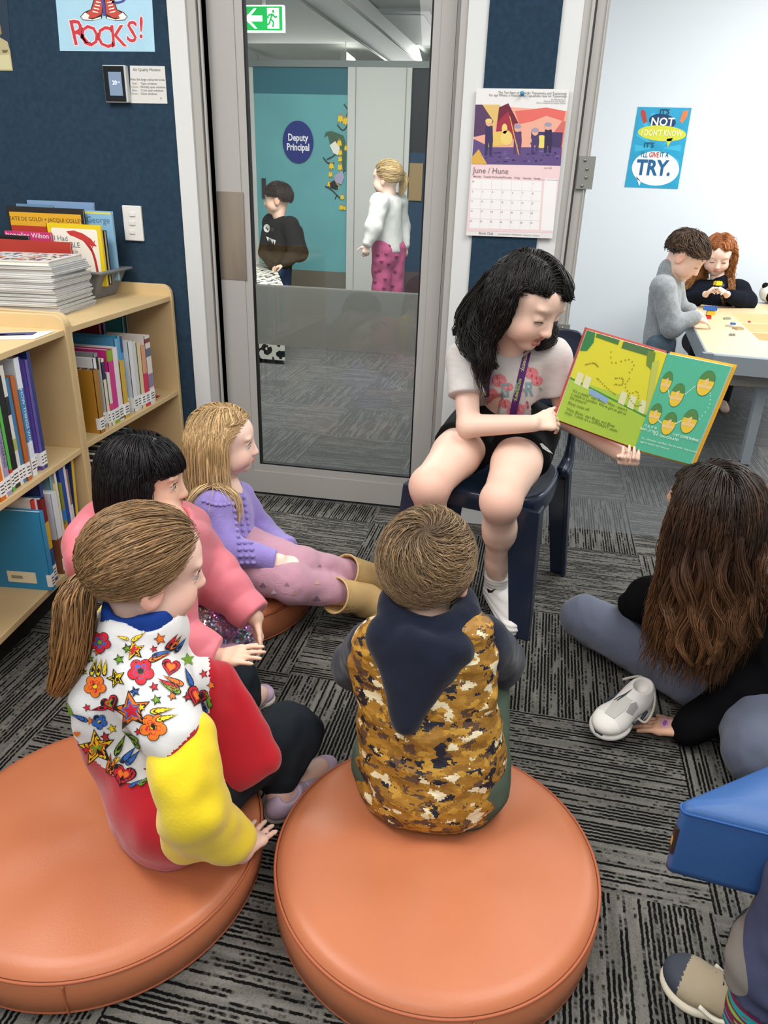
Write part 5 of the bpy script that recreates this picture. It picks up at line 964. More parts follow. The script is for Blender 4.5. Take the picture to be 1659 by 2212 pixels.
# ---------------------------------------------------------------- figures
V3 = lambda *a: np.array(a, float)
def px_of(Q): 
    q_ = (np.asarray(Q)-[0, 0, CH]) @ _R.T; return FPX*q_[..., 0]/q_[..., 2]+WPX/2, FPX*q_[..., 1]/q_[..., 2]+HPX/2
def body_core(S, J, a=1., legs=True, bare_legs=False):
    H, Rh, s = J['head']; fw = J['fwd']; ch_ = (J['shR']+J['shL'])/2; nb = J.get('neck', ch_+V3(0, 0, .025))
    L = head(S, H, Rh, s, J.get('mouth', 'shut'), J.get('lids', 'open')); neck(S, H, Rh, s, nb, .039)
    S.rc(nb, ch_-V3(0, 0, .06), .045, .066*a, .03, sq=(fw, .75)); S.rc(ch_-V3(0, 0, .04), J['pelvis'], .066*a, .072*a, .03, sq=(fw, .75)); S.rc(J['shR'], J['shL'], .036*a, .036*a, .03)
    for d in 'RL':
        S.rc(J['sh'+d], J['el'+d], .036*a, .031*a, .012); S.rc(J['el'+d], J['wr'+d], .032*a, .0225*a, .012)
        if legs:
            S.rc(J['hip'+d], J['kn'+d], .070*a, .050*a, .02); S.rc(J['kn'+d], lerp(J['kn'+d], J['an'+d], .35), .050*a, .047*a, .015); S.rc(lerp(J['kn'+d], J['an'+d], .35), J['an'+d], .047*a, .031*a, .012)
            S.rc(J['an'+d]-V3(0, 0, .02), J['to'+d], .030*a, .024*a, .012)
def trim(S, p, d, r=.12): d = nrm(d); S.bx(np.asarray(p)+d*r, (r, r, r), frame(d, (0.3, .2, 1) if abs(d[2]) > .9 else (0, 0, 1)), .002, .003, 0, 1)
def torso(S, J, g, wv=1., k=.03, low=0.0, chest=.0):
    fw = J['fwd']; ch_ = (J['shR']+J['shL'])/2; S.rc(ch_-V3(0, 0, .05), J['pelvis']+V3(0, 0, low), (.084+g+chest)*wv, (.088+g)*wv, k, sq=(fw, .78)); S.rc(J['shR'], J['shL'], .040+g, .040+g, .03)
def sleeve(S, J, d, g, t0=1., r1=None, k=.02):
    sh, el_, wr_ = J['sh'+d], J['el'+d], J['wr'+d]
    if t0 <= 1: S.rc(sh, lerp(sh, el_, t0), .040+g, r1 or .036+g, k)
    else: S.rc(sh, el_, .040+g, .036+g, k); S.rc(el_, lerp(el_, wr_, t0-1), .036+g, r1 or .028+g, k)
def hitcam(bv, x, y):
    d = nrm(P(x, y, Y=3)-V3(0, 0, CH)); h = bv.ray_cast(Vector((0, 0, CH)), Vector(d)); return (None, None) if h[0] is None else (np.array(h[0]), np.array(h[1]))
def bvh_of(o):
    me = o.data; vv = np.empty(len(me.vertices)*3, f4); me.vertices.foreach_get('co', vv); return BVHTree.FromPolygons([tuple(v) for v in vv.reshape(-1, 3)], [tuple(p.vertices) for p in me.polygons])
def stick(obj, items, lift=.0012):
    """printed shapes, given at photo pixels, pressed onto a cloth surface and joined to its mesh"""
    bv = bvh_of(obj); out = MB(); k = 0
    for pts, m in items:
        pts = np.array(pts, float); c = pts.mean(0); dense = []; k += 1; sp_ = max(4, np.ptp(pts, axis=0).max()/7)
        for i in range(len(pts)):
            a, b = pts[i], pts[(i+1) % len(pts)]; ns = max(1, int(np.linalg.norm(b-a)/sp_)); dense += [a+(b-a)*j/ns for j in range(ns)]
        dense = np.array(dense); vs = []; ok = True; big = np.ptp(pts, axis=0).max() > 14; rings = [dense, c+(dense-c)*.6, c[None]] if big else [dense]
        for ring_ in rings:
            for x, y in ring_:
                h, n_ = hitcam(bv, x, y)
                if h is None: ok = False; break
                vs.append(h+(n_ if np.dot(n_, h-V3(0, 0, CH)) < 0 else -n_)*(lift+k*5e-6))
            if not ok: break
        if not ok: continue
        n = len(dense); vs = np.array(vs)
        if np.ptp((vs-V3(0, 0, CH)) @ _f) > .12: continue
        out.add(vs, [(i, (i+1) % n, n+(i+1) % n, n+i) for i in range(n)]+[(n+i, n+(i+1) % n, 2*n) for i in range(n)] if big else [list(range(n))], m)
    if not out.v: return
    me = obj.data; vv = np.empty(len(me.vertices)*3, f4); me.vertices.foreach_get('co', vv); vv = vv.reshape(-1, 3); b = len(vv); mats = list(me.materials); cc = None
    if 'Col' in me.color_attributes: cc = np.empty(b*4, f4); me.color_attributes['Col'].data.foreach_get('color', cc)
    F = [tuple(p.vertices) for p in me.polygons]+[tuple(b+i for i in f) for f in out.f]; mi = [p.material_index for p in me.polygons]+[len(mats)+i for i in out.m]
    nm = bpy.data.meshes.new(me.name); nm.from_pydata([tuple(v) for v in vv]+[tuple(v) for v in out.v], [], F)
    for m in mats+out.mats: nm.materials.append(m)
    nm.polygons.foreach_set('material_index', mi); nm.polygons.foreach_set('use_smooth', [True]*len(F)); nm.update(); obj.data = nm
    if cc is not None: nm.color_attributes.new('Col', 'FLOAT_COLOR', 'POINT').data.foreach_set('color', np.r_[cc, np.ones(4*len(out.v), f4)])
def shoe(parent, heel, toe, up, W=.034, upper='#cfc7cf', sole='#d8d3cb', name='shoe', laces='#e6e2dc', accent=None, toecap=None):
    """trainer between heel and toe (points on the ground under it), up = away from the sole"""
    heel, toe = np.asarray(heel, float), np.asarray(toe, float); d = nrm(toe-heel); up = nrm(np.asarray(up, float)-d*np.dot(up, d)); sd_ = np.cross(d, up); L = np.linalg.norm(toe-heel); R = np.array([sd_, d, up]); Q = lambda x, y, z: heel+d*y*L+sd_*x*W+up*z*W
    r = empty(name, (0, 0, 0)) if parent is None else empty(name)
    if parent is not None: r.parent = parent
    S = SDF(); S.el(Q(0, .30, .9), (W*.86, L*.33, W*.8), R, .02); S.el(Q(0, .70, .62), (W*.98, L*.31, W*.62), R, .02); S.el(Q(0, .18, 1.35), (W*.74, L*.19, W*.95), R, .02)
    S.el(Q(0, .20, 2.35), (W*.5, L*.13, W*.95), R, .008, 0, 1); S.cut(Q(0, 0, .16), -up)
    a = lin(upper); m1 = M('shoe '+upper, upper, .6, .3, bump=(140, .2)); m2 = M('shoe2 '+(toecap or upper), toecap or upper, .6, .3)
    S.mesh('upper', [m1, m2], r, .0035, mat_fn=lambda c: (((c-heel) @ d/L > .80) | ((c-heel) @ up < W*.45)).astype(int) if toecap else np.zeros(len(c)))
    S = SDF(); S.el(Q(0, .25, .22), (W*.95, L*.27, W*.5), R, .02); S.el(Q(0, .70, .2), (W*1.08, L*.32, W*.46), R, .02); S.cut(Q(0, 0, .42), up); S.cut(Q(0, 0, 0), -up); S.mesh('sole', M('sole '+sole, sole, .6, .3), r, .0035)
    q = MB(); lm = M('lace '+laces, laces, .7, .2)
    for k in range(5): y = .43+.075*k; z = 1.52-.17*k; q.tube([Q(-.52, y, z-.25), Q(-.2, y+.012, z+.02), Q(.2, y+.03, z+.02), Q(.52, y+.02, z-.25)], W*.085, lm, 6)
    q.build('laces', r)
    if accent:
        q = MB(); q.tube(smooth_path([Q(-.9, .28, .85), Q(-1.0, .42, .62), Q(-1.02, .58, .8)], 8), W*.09, M('accent '+accent, accent, .5), 6); q.tube(smooth_path([Q(.9, .28, .85), Q(1.0, .42, .62), Q(1.02, .58, .8)], 8), W*.09, M('accent '+accent, accent, .5), 6); q.build('side_stripe', r)
    return r
# ================= the reading girl
r = person('girl with long dark hair reading aloud from an open picture book on the navy chair')
skm, skc = skin('fair', '#e8c3af')
fwA = nrm((-.20, -.97, 0)); Ra = frame((.74, -.58, -.42), (.12, 0, 1)); HA = P(1140, 648, Y=2.03)
JA = dict(head=(HA, Ra, 1.06), fwd=fwA, mouth='open', lids='down', pelvis=P(1090, 925, Y=2.19), shR=P(1005, 775, Y=2.11), shL=P(1192, 770, Y=2.13), elR=P(1012, 920, Y=2.00), wrR=P(1150, 915, Y=1.96), elL=P(1228, 905, Y=2.13), wrL=P(1352, 988, Y=2.082),
          knR=P(928, 1050, Z=.452), knL=P(1082, 1082, Z=.45), anL=P(1073, 1258, Z=.08), toL=P(1104, 1352, Z=.025))
JA['hipR'] = JA['pelvis']+V3(-.075, -.01, .0); JA['hipL'] = JA['pelvis']+V3(.075, -.02, .0); JA['anR'] = JA['knR']+V3(.02, .12, -.37); JA['toR'] = JA['anR']+V3(-.02, -.14, -.055); JA['neck'] = (JA['shR']+JA['shL'])/2+V3(.0, -.015, .03)
S = SDF(); body_core(S, JA, 1.03, legs=False)
for d in 'RL':
    S.rc(JA['hip'+d], lerp(JA['hip'+d], JA['kn'+d], .5), .074, .068, .02); S.rc(lerp(JA['hip'+d], JA['kn'+d], .5), JA['kn'+d], .068, .051, .02); k_ = JA['kn'+d]; a_ = JA['an'+d]
    S.el(k_+V3(0, -.012, .004), (.040, .040, .044), None, .03, 'knee'); S.rc(k_, lerp(k_, a_, .35), .047, .043, .03); S.rc(lerp(k_, a_, .3)+V3(0, .004, 0), lerp(k_, a_, .75), .042, .034, .03); S.rc(lerp(k_, a_, .7), a_, .036, .030, .02); S.rc(a_-V3(0, 0, .03), JA['to'+d], .03, .024, .012)
hand(S, JA['wrR'], P(1215, 905, Y=2.0)-JA['wrR'], V3(.1, .7, -.6), V3(0, -.4, .9), .128, ((.5, .5, .3), (.6, .6, .3), (.6, .6, .3), (.7, .6, .3)), .06, (.35, .05))
hand(S, JA['wrL'], V3(.02, -1, .08), V3(0, .1, 1), V3(-1, 0, 0), .125, (.95, .85, .3), .05, (.3, .2))
S.mesh('body', skm, r, .0042, cols=skc); eyes(r, HA, Ra, 1.06, lids='down', brow='#2b211d')
S = SDF(); torso(S, JA, .012, 1.0, low=.02); 
for d in 'RL': sleeve(S, JA, d, .008, .52, .055)
S.rc(JA['pelvis']+V3(0, 0, .04), JA['pelvis']+V3(0, 0, .10), .108, .104, .03, sq=(fwA, .82)); S.bx(JA['pelvis']-V3(0, 0, .16), (.4, .4, .18), None, .002, .004, 0, 1)
for d in 'RL': trim(S, lerp(JA['sh'+d], JA['el'+d], .56), JA['el'+d]-JA['sh'+d], .1)
S.el(JA['neck']+V3(0, -.01, .03), (.062, .062, .05), None, .006, 0, 1); tee_m = M('pale grey marl cotton', '#cfc9c4', .9, .1, var=(30, .06), bump=(900, .2), stretch=(1, 1, 4)); colA = S
tee = S.mesh('t_shirt', tee_m, r, .0045, wr(16, .0045, 2, (1, 1, .6)))
pk, pg_ = flat('#d98288'), flat('#b9595f'); tl = flat('#7fa3ad'); lf = flat('#8fa58a'); items = []
for x, y, s_ in ((1078, 822, 17), (1098, 836, 11), (1064, 848, 11), (1070, 866, 20), (1092, 872, 12), (1148, 806, 15), (1160, 822, 13), (1135, 796, 9), (1120, 884, 15), (1140, 874, 13), (1104, 888, 10), (1152, 884, 9)):
    items += [(ell(x, y, s_, s_*.85, 9), pk)]+[(ell(x+s_*.35*math.cos(a), y+s_*.3*math.sin(a), s_*.42, s_*.2, 7, a), pg_ if i % 2 else flat('#e79a9d')) for i, a in enumerate((0.3, 1.6, 3., 4.4))]
for x, y in ((1056, 880), (1132, 842), (1110, 880), (1168, 840)): items.append((ell(x, y, 6, 2.5, 7, .7), lf))
for ch, x in (('G', 1092), ('A', 1118), ('R', 1144)):
    x0 = x-9; y0 = 828-(x-1092)*.05; h_ = 30; w_ = 4
    if ch == 'G': parts = [rect(x0, y0, x0+w_, y0+h_), rect(x0, y0, x0+16, y0+5), rect(x0, y0+h_-5, x0+16, y0+h_), rect(x0+12, y0+15, x0+16, y0+h_), rect(x0+8, y0+15, x0+16, y0+19)]
    elif ch == 'A': parts = [[(x0, y0+h_), (x0+6, y0), (x0+10, y0), (x0+5, y0+h_)], [(x0+6, y0), (x0+10, y0), (x0+17, y0+h_), (x0+12, y0+h_)], rect(x0+4, y0+18, x0+13, y0+22)]
    else: parts = [rect(x0, y0, x0+w_, y0+h_), rect(x0, y0, x0+13, y0+5), rect(x0+10, y0+2, x0+14, y0+14), rect(x0, y0+12, x0+13, y0+16), [(x0+6, y0+15), (x0+11, y0+15), (x0+17, y0+h_), (x0+12, y0+h_)]]
    items += [(p_, tl) for p_ in parts]
stick(tee, items)
S = SDF(); bk = M('black sports shorts', '#121214', .75, .2, bump=(400, .1)); S.rc(JA['pelvis'], JA['pelvis']+V3(0, 0, .05), .103, .10, .03, sq=(fwA, .85))
for d in 'RL': S.rc(JA['hip'+d], lerp(JA['hip'+d], JA['kn'+d], .44), .092, .088, .015); trim(S, lerp(JA['hip'+d], JA['kn'+d], .40), JA['kn'+d]-JA['hip'+d], .12)
sho = S.mesh('shorts', bk, r, .005, wr(20, .003, 4)); stick(sho, [([(1166, 958), (1171, 957), (1180, 966), (1194, 981), (1184, 976), (1172, 968)], flat('#e6e6e6'))])
S = SDF(); sk_m = M('white ribbed sock', '#dcdad6', .9, .1, bump=(60, .5, .003), stretch=(.2, .2, 3)); a_ = JA['anL']; S.rc(lerp(a_, JA['knL'], .10), a_-V3(0, 0, .01), .0375, .037, .015); S.rc(a_-V3(0, .0, .035), JA['toL'], .038, .031, .015); S.rc(lerp(a_, JA['knL'], .10), lerp(a_, JA['knL'], .11), .039, .039, .004); trim(S, lerp(a_, JA['knL'], .14), JA['knL']-a_, .06); S.cut((0, 0, .001), (0, 0, -1))
so = S.mesh('sock', sk_m, r, .0035, lambda Q: .0016*np.sin(Q[:, 2]*420)); stick(so, [([(1052, 1270), (1056, 1275), (1064, 1276), (1072, 1271), (1064, 1280), (1055, 1281)], flat('#1a1a1a'))])
S = SDF(); a_ = JA['anR']; S.rc(lerp(a_, JA['knR'], .10), a_-V3(0, 0, .01), .0375, .037, .015); S.rc(a_-V3(0, .0, .035), JA['toR'], .038, .031, .015); trim(S, lerp(a_, JA['knR'], .14), JA['knR']-a_, .06); S.cut((0, 0, .001), (0, 0, -1)); S.mesh('sock', sk_m, r, .005)
hA = hairmat('near black', '#17120f'); SB = SDF(); SB.p = [p for p in colA.p if p[5] == 0]
SB.rc(JA['shR'], JA['elR'], .05, .045); 
cA = lambda U: np.stack([np.sign(U[:, 0]-.25)*1.1, -.55-.2*np.abs(U[:, 1]), -.35+0*U[:, 2]], 1)
rgA = lambda U: (U[:, 2] > -.35+1.02*np.clip(U[:, 1], 0, 1)**1.2+.10*(U[:, 0] > .6))
grow_hair('hair', r, HA, Ra, 1.06, '#17120f', hA, 4200, lambda U: .255+.04*(U[:, 2] < 0), comb=cA, body=SB, lw=.0017, seed=3, wave=(.017, 11), steps=20, region=rgA, var=.35, face=(.034, .03))
for k_, (pts_, n_, w_) in enumerate((([P(1058, 600, Y=2.07), P(1020, 660, Y=2.07), P(1005, 705, Y=2.06), P(1012, 745, Y=2.03), P(1030, 778, Y=1.99)], 420, .030), ([P(1040, 640, Y=2.05), P(1034, 700, Y=2.04), P(1048, 750, Y=1.99), P(1066, 795, Y=1.965)], 420, .026), ([P(1180, 660, Y=2.12), P(1188, 705, Y=2.09), P(1182, 738, Y=2.06), P(1165, 752, Y=2.045)], 320, .020), ([P(1040, 650, Y=2.08), P(1000, 690, Y=2.09), P(988, 722, Y=2.08)], 160, .014))):
    lock('hair_lock', r, pts_, n_, w_, '#17120f', hA, .0016, 30+k_, None, .010)
# lanyard
def ribbon(q, pix, bv, m, wpx=9, lift=.004):
    pts = [hitcam(bv, *p) for p in pix]; last = None; C_ = []
    for h, n_ in pts:
        if h is None: continue
        C_.append(h-nrm(h-V3(0, 0, CH))*lift)
    C_ = smooth_path(C_, 26); t = np.gradient(C_, axis=0); t /= np.linalg.norm(t, axis=1, keepdims=True); vw = C_-V3(0, 0, CH); sdv = np.cross(t, vw); sdv /= np.linalg.norm(sdv, axis=1, keepdims=True); hw = wpx/1500.
    n = len(C_); q.add(np.vstack([C_+sdv*hw, C_-sdv*hw]), [(i, i+1, n+i+1, n+i) for i in range(n-1)], m, True); return C_
ly = empty('lanyard', (0, 0, 0), 0, 'purple lanyard hanging around the reading girl\'s neck', 'lanyard'); pur = M('purple ribbon', '#5b2a6e', .6, .3); bvT = bvh_of(tee); q = MB()
ca1 = ribbon(q, [(1058, 790), (1052, 815), (1049, 845), (1052, 880), (1070, 910), (1098, 932)], bvT, pur, 15); ca2 = ribbon(q, [(1140, 756), (1134, 782), (1126, 815), (1118, 850), (1110, 885), (1106, 920), (1104, 936)], bvT, pur, 15); ls = q.build('strap', ly)
q = MB()
for path, i0, ang in ((ca1, 8, 0), (ca2, 2, 0), (ca2, 12, 0)):
    c = path[i0+2]; d = nrm(path[min(25, i0+6)]-path[i0]); nv = nrm(V3(0, 0, CH)-c); uy_ = nrm(np.cross(nv, d)); q.text('eenymeeny.', .015, (c+nv*.001, d, uy_), flat('#cfc6a0' if i0 == 2 else '#a9c95a'), .0005, bold=.02)
q.build('lettering', ly); q = MB(); c = ca2[-1]; nv = nrm(V3(0, 0, CH)-c); q.tube([c+nv*.004, c+nv*.012+V3(.002, 0, -.012), c+nv*.014+V3(.008, 0, -.02)], .004, M('silver clip', '#b9b9bb', .25, .5, metal=.9), 8); q.tube([c+nv*.012+V3(.006, 0, -.016), c+nv*.014+V3(.018, 0, -.024), c+nv*.014+V3(.02, 0, -.016)], .0022, M('silver clip', '#b9b9bb'), 6); q.build('clip', ly)
# open picture book
ob = empty('open_picture_book', (0, 0, 0), 0, 'open picture book with yellow and green pages held up by the reading girl', 'book')
Lp = [P(1200, 905, Y=2.005), P(1373, 968, Y=2.045), P(1441, 764, Y=2.06), P(1268, 713, Y=2.02)]; Rp = [P(1371, 970, Y=2.04), P(1492, 1003, Y=1.955), P(1580, 792, Y=1.965), P(1442, 764, Y=2.055)]
nB = lambda pg: nrm(np.cross(pg[1]-pg[0], pg[3]-pg[0]))
def pgrid(pg, u, v, lift=0, bow=.003): p = (pg[0]*(1-u)+pg[1]*u)*(1-v)+(pg[3]*(1-u)+pg[2]*u)*v; return p+nB(pg)*(lift+bow*math.sin(PI*u))
cov_m = M('cover yellow', '#dba92a', .35, .4)
for pg, nm, sgn in ((Lp, 'left', 0), (Rp, 'right', 1)):
    n_ = nB(pg); q = MB(); nn = 14; th = .007 if sgn == 0 else .012
    f_ = [pgrid(pg, u, v) for v in (0, 1) for u in np.linspace(0, 1, nn)]; b_ = [pgrid(pg, u, v, 0, .0)-n_*th for v in (0, 1) for u in np.linspace(0, 1, nn)]; N2 = 2*nn
    q.add(f_+b_, [(i, i+1, nn+i+1, nn+i) for i in range(nn-1)], flat('#d8cf3c') if sgn == 0 else flat('#4fa98a'), True)
    q.add(f_+b_, [(N2+i, N2+nn+i, N2+nn+i+1, N2+i+1) for i in range(nn-1)]+[(i, N2+i, N2+i+1, i+1) for i in range(nn-1)]+[(nn+i, nn+i+1, N2+nn+i+1, N2+nn+i) for i in range(nn-1)]+[(0, nn, N2+nn, N2), (nn-1, N2+nn-1, N2+N2-1, N2-1)], M('page block', '#e4dfd4', .7)); q.build('page_block', ob)
    q = MB(); e = .03; cs = [pgrid(pg, u, v, -th-.001, 0) for u, v in (((-.02 if sgn == 0 else 0), -.025), ((1 if sgn == 0 else 1.045), -.025), ((1 if sgn == 0 else 1.045), 1.02), ((-.02 if sgn == 0 else 0), 1.02))]
    q.add(cs+[c-n_*.003 for c in cs], [(0,1,2,3),(7,6,5,4),(0,4,5,1),(1,5,6,2),(2,6,7,3),(3,7,4,0)], cov_m if sgn else M('cover salmon', '#b8574a', .4)); q.build('cover', ob)
def pp_(q, pg, pts, m, lift): 
    pts = np.array(pts, float); c = pts.mean(0); k = len(pts); q.add([pgrid(pg, *p, lift) for p in pts]+[pgrid(pg, *(c+(p-c)*.5), lift) for p in pts]+[pgrid(pg, *c, lift)], [(i, (i+1) % k, k+(i+1) % k, k+i) for i in range(k)]+[(k+i, k+(i+1) % k, 2*k) for i in range(k)], m)
def dens(pts, n=6): return [tuple(lerp(pts[i], pts[(i+1) % len(pts)], j/n)) for i in range(len(pts)) for j in range(n)]
q = MB(); A_ = lambda pts, c, l: pp_(q, Lp, pts, flat(c), .0005+.0002*l)
A_(dens(rect(0, 0, 1, .475), 10), '#a9c44a', 1); A_(dens([(0, .465), (1, .335), (1, .355), (0, .485)], 10), '#4b8f3a', 2)
A_(dens([(0, .36), (1, .33), (1, .0), (0, 0)], 8), '#a9c44a', 1.5)
for u in (.06, .16, .62, .74, .88): A_(dens([(u, .44-.08*u), (u+.08, .43-.08*u), (u+.08, .56-.08*u), (u, .57-.08*u)], 2), '#d9d6a9', 3)
A_(dens([(.30, .42), (.50, .40), (.50, .62), (.47, .82), (.42, .70), (.36, .70), (.35, .84), (.30, .64)], 2), '#3a3348', 5) if False else None
for pts, c in (([(0, .78), (.08, .8), (.12, .9), (.1, 1), (0, 1)], '#3f7f4e'), ([(.12, .96), (.4, .95), (.4, 1), (.12, 1)], '#4d7a45'), ([(.45, .93), (.8, .93), (.84, 1), (.45, 1)], '#54764a'), ([(.76, .98), (.86, .98), (.9, .80), (.8, .84)], '#6f8a3c'), ([(.86, .88), (.93, .92), (1, .52), (1, .36), (.97, .36)], '#bcc05a')): A_(dens(pts, 4), c, 4)
random.seed(5)
for path in ([(.35, .86), (.40, .76), (.50, .80), (.58, .84), (.66, .80), (.64, .72)], [(.12, .66), (.2, .7), (.26, .68)], [(.5, .62), (.58, .64), (.60, .58), (.52, .56)], [(.66, .66), (.64, .58), (.72, .52), (.80, .56), (.84, .50)], [(.3, .56), (.44, .5), (.56, .46)], [(.7, .5), (.82, .42), (.9, .44)]):
    for x, y in smooth_path(path, 11): A_(ell(x, y, .012, .006, 6, random.uniform(0, 3)), '#a08a2a', 3)
A_(dens([(.26, .38), (.50, .34), (.50, .40), (.26, .44)], 4), '#8aa6c9', 5); A_(ell(.38, .52, .1, .13, 14), '#4a4258', 6) if False else None
q.build('left_page_picture', ob)
q = MB(); B_ = lambda pts, c, l: pp_(q, Rp, pts, flat(c), .0005+.0002*l)
for u, v, ru, rv in ((.14, .73, .085, .105), (.38, .63, .105, .115), (.74, .80, .12, .12), (.14, .40, .10, .105), (.42, .34, .11, .115), (.72, .41, .115, .12)):
    B_(ell(u, v, ru*1.06, rv*1.06, 26), '#2e6e4e', 1); B_(ell(u, v, ru, rv, 26), '#d6b63a', 2); t = np.linspace(.25, PI-.25, 14); B_([(u+ru*math.cos(a), v+rv*math.sin(a)) for a in t], '#4f7d45', 3); B_([(u-ru*.9, v-rv*.42), (u+ru*.9, v-rv*.38), (u+ru*.9, v-rv*.12), (u-ru*.9, v-rv*.16)], '#dcb981', 4); B_([(u-ru*.3, v-rv*.25), (u+ru*.3, v-rv*.23), (u+ru*.24, v+rv*.3), (u+.02, v+rv*.45), (u-ru*.22, v+rv*.28)], '#d9b676', 5)
for path in ([(.22, .66), (.27, .6)], [(.5, .66), (.6, .75)], [(.86, .72), (.92, .6), (.86, .46)], [(.6, .4), (.53, .36)], [(.3, .33), (.23, .35)]):
    for x, y in smooth_path(path, 8): B_(ell(x, y, .007, .006, 6), '#d9e6da', 2)
for k in range(22): x, y = random.uniform(.05, .95), random.uniform(.05, .95); B_(ell(x, y, .018, .007, 6, random.uniform(0, 3)), '#62b397', .6)
q.build('right_page_picture', ob)
q = MB()
def btx(pg, s_, u, v, h, c, al='LEFT'): ux_ = nrm(pg[1]-pg[0]); uy_ = nrm(pg[3]-pg[0]-ux_*np.dot(pg[3]-pg[0], ux_)); q.text(s_, h, (pgrid(pg, u, v, .0032), ux_, uy_), flat(c), .0003, al, sx=.9)
for s_, v, h in (("'It's a castle!' says Bluey. 'Wait - there's", .36, .0115), ("a castle in London. We've got to get to", .32, .0115), ("the airport!'", .28, .0115), ("Bluey races off.", .22, .0115), ("'Wait, Bluey,' says Bingo, and Bluey", .15, .0115), ("stops. 'I think it's a DIFFERENT castle.'", .11, .0115)): btx(Lp, s_, .07, v, h, '#56652c')
for s_, u, v, h in (('IT IS, IT IS!', .15, .265, .0088), ('WAIT...IT ISN\'T.', .15, .225, .0088), ('IS IT CHOCOLATE?', .46, .205, .0092), ('I HIT SOMETHING!', .77, .25, .0095)): btx(Rp, s_, u, v, h, '#e6efe6', 'CENTER')
for s_, v in (("'It's... toilet paper,' says Bluey. Then she smiles. 'Hang on, look -", .135), ("eggs! It's another clue. Come on!'", .095)): btx(Rp, s_, .06, v, .0068, '#d9e6da')
q.build('page_text', ob)
# ================= blonde girl in lavender
r = person('blonde girl in lavender sweater and tan boots sitting on an orange cushion')
fwB = nrm((.97, -.15, 0)); Rb = frame((.94, .30, -.04)); HB = P(484, 950, Y=1.90); sB = .93
JB = dict(head=(HB, Rb, sB), fwd=fwB, pelvis=P(492, 1235, Y=1.87), shR=P(462, 1098, Y=1.80), shL=P(512, 1078, Y=1.99), elR=P(485, 1192, Y=1.745), wrR=P(606, 1212, Y=1.765), elL=P(562, 1150, Y=2.01), wrL=P(628, 1188, Y=1.89),
          knR=P(632, 1262, Z=.175), knL=P(650, 1225, Z=.185), anR=P(792, 1292, Z=.07), toR=P(880, 1320, Z=.03), anL=P(812, 1250, Z=.07), toL=P(880, 1262, Z=.035))
JB['pelvis'][2] = .19; JB['hipR'] = JB['pelvis']+V3(.02, -.06, -.01); JB['hipL'] = JB['pelvis']+V3(.02, .06, -.01); JB['neck'] = (JB['shR']+JB['shL'])/2+V3(.01, 0, .025)
skp, skpc = skin('pale', '#efccba', '#c4726a')
S = SDF(); body_core(S, JB, .9)
hand(S, JB['wrR'], P(668, 1216, Y=1.79)-JB['wrR'], V3(.2, .2, -1), V3(0, 1, .2), .105, (.35, .4, .3), .05, (.5, .1)); hand(S, JB['wrL'], P(682, 1214, Y=1.83)-JB['wrL'], V3(.1, -.2, -1), V3(0, -1, 0), .105, (.35, .45, .3), .05, (.5, .1))
S.mesh('body', skp, r, .0042, cols=skpc); eyes(r, HB, Rb, sB, '#6d8596', brow='#a98a5e')
lav = M('lavender knit', '#8f7fc0', .9, .1, bump=(170, .5, .003), var=(25, .05), sheen=.3); S = SDF(); torso(S, JB, .010, 1., low=.0)
for d in 'RL': sleeve(S, JB, d, .012, 1.86, .034); wv_ = lerp(JB['el'+d], JB['wr'+d], .93); trim(S, wv_, JB['wr'+d]-JB['el'+d], .07)
S.rc(JB['neck']-V3(0, 0, .01), JB['neck']+V3(-.002, 0, .018), .052, .045, .01); S.rc(JB['neck'], JB['neck']+V3(.01, 0, .1), .038, .036, .004, 0, 1); S.rc(JB['pelvis']-V3(0, 0, .015), JB['pelvis']+V3(0, 0, .02), .105, .1, .02, sq=(fwB, .85)); S.cut((0, 0, .115), (0, 0, -1)); SBb = SDF(); SBb.p = [p for p in S.p if p[5] == 0]
sw = S.mesh('sweater', lav, r, .0045, wr(18, .004, 11))
q = MB(); bv = bvh_of(sw); random.seed(2)       # cable and picot relief down the chest
for u in range(3):
    for k in range(11):
        h, n_ = hitcam(bv, 500+u*13+k*2.2, 1075+k*14)
        if h is not None: q.sphere(h+n_*.001, (.0075, .0075, .006), lav, 8, 6)
for k in range(9):
    h, n_ = hitcam(bv, 440+k*9, 1082+9*math.sin(k/8*PI)); 
    if h is not None: q.sphere(h, (.007, .007, .005), lav, 8, 6)
tag(q.build('knit_relief', r), kind='stuff')
pinkp = M('dusty pink ribbed cotton', '#b98b9b', .9, .1, bump=(45, .6, .003), stretch=(1.2, 10, 10), sheen=.2); S = SDF(); S.rc(JB['pelvis']-V3(0, 0, .01), JB['pelvis']+V3(.02, 0, .0), .098, .095, .03, sq=((0, 0, 1), .85))
for d in 'RL': S.rc(JB['hip'+d], JB['kn'+d], .068, .054, .02); S.rc(JB['kn'+d], lerp(JB['kn'+d], JB['an'+d], .6), .055, .049, .02)
S.cut((0, 0, .102), (0, 0, -1)); tr = S.mesh('trousers', pinkp, r, .0048, wr(22, .004, 7))
its = []
for x, y, s_, c in ((568, 1263, 8, '#7d5f74'), (592, 1278, 7, '#d9c6d6'), (684, 1292, 9, '#7d5f78'), (685, 1258, 7, '#c39a8e'), (636, 1280, 7, '#b08a80'), (690, 1222, 5, '#8c7088'), (620, 1262, 6, '#8a6c80')): its.append(([(x, y-s_*.7), (x+s_, y+s_*.6), (x-s_, y+s_*.6)], flat(c)))
stick(tr, its)
tan = M('tan rubber boot', '#c0a06c', .42, .4, bump=(50, .15), var=(14, .08))
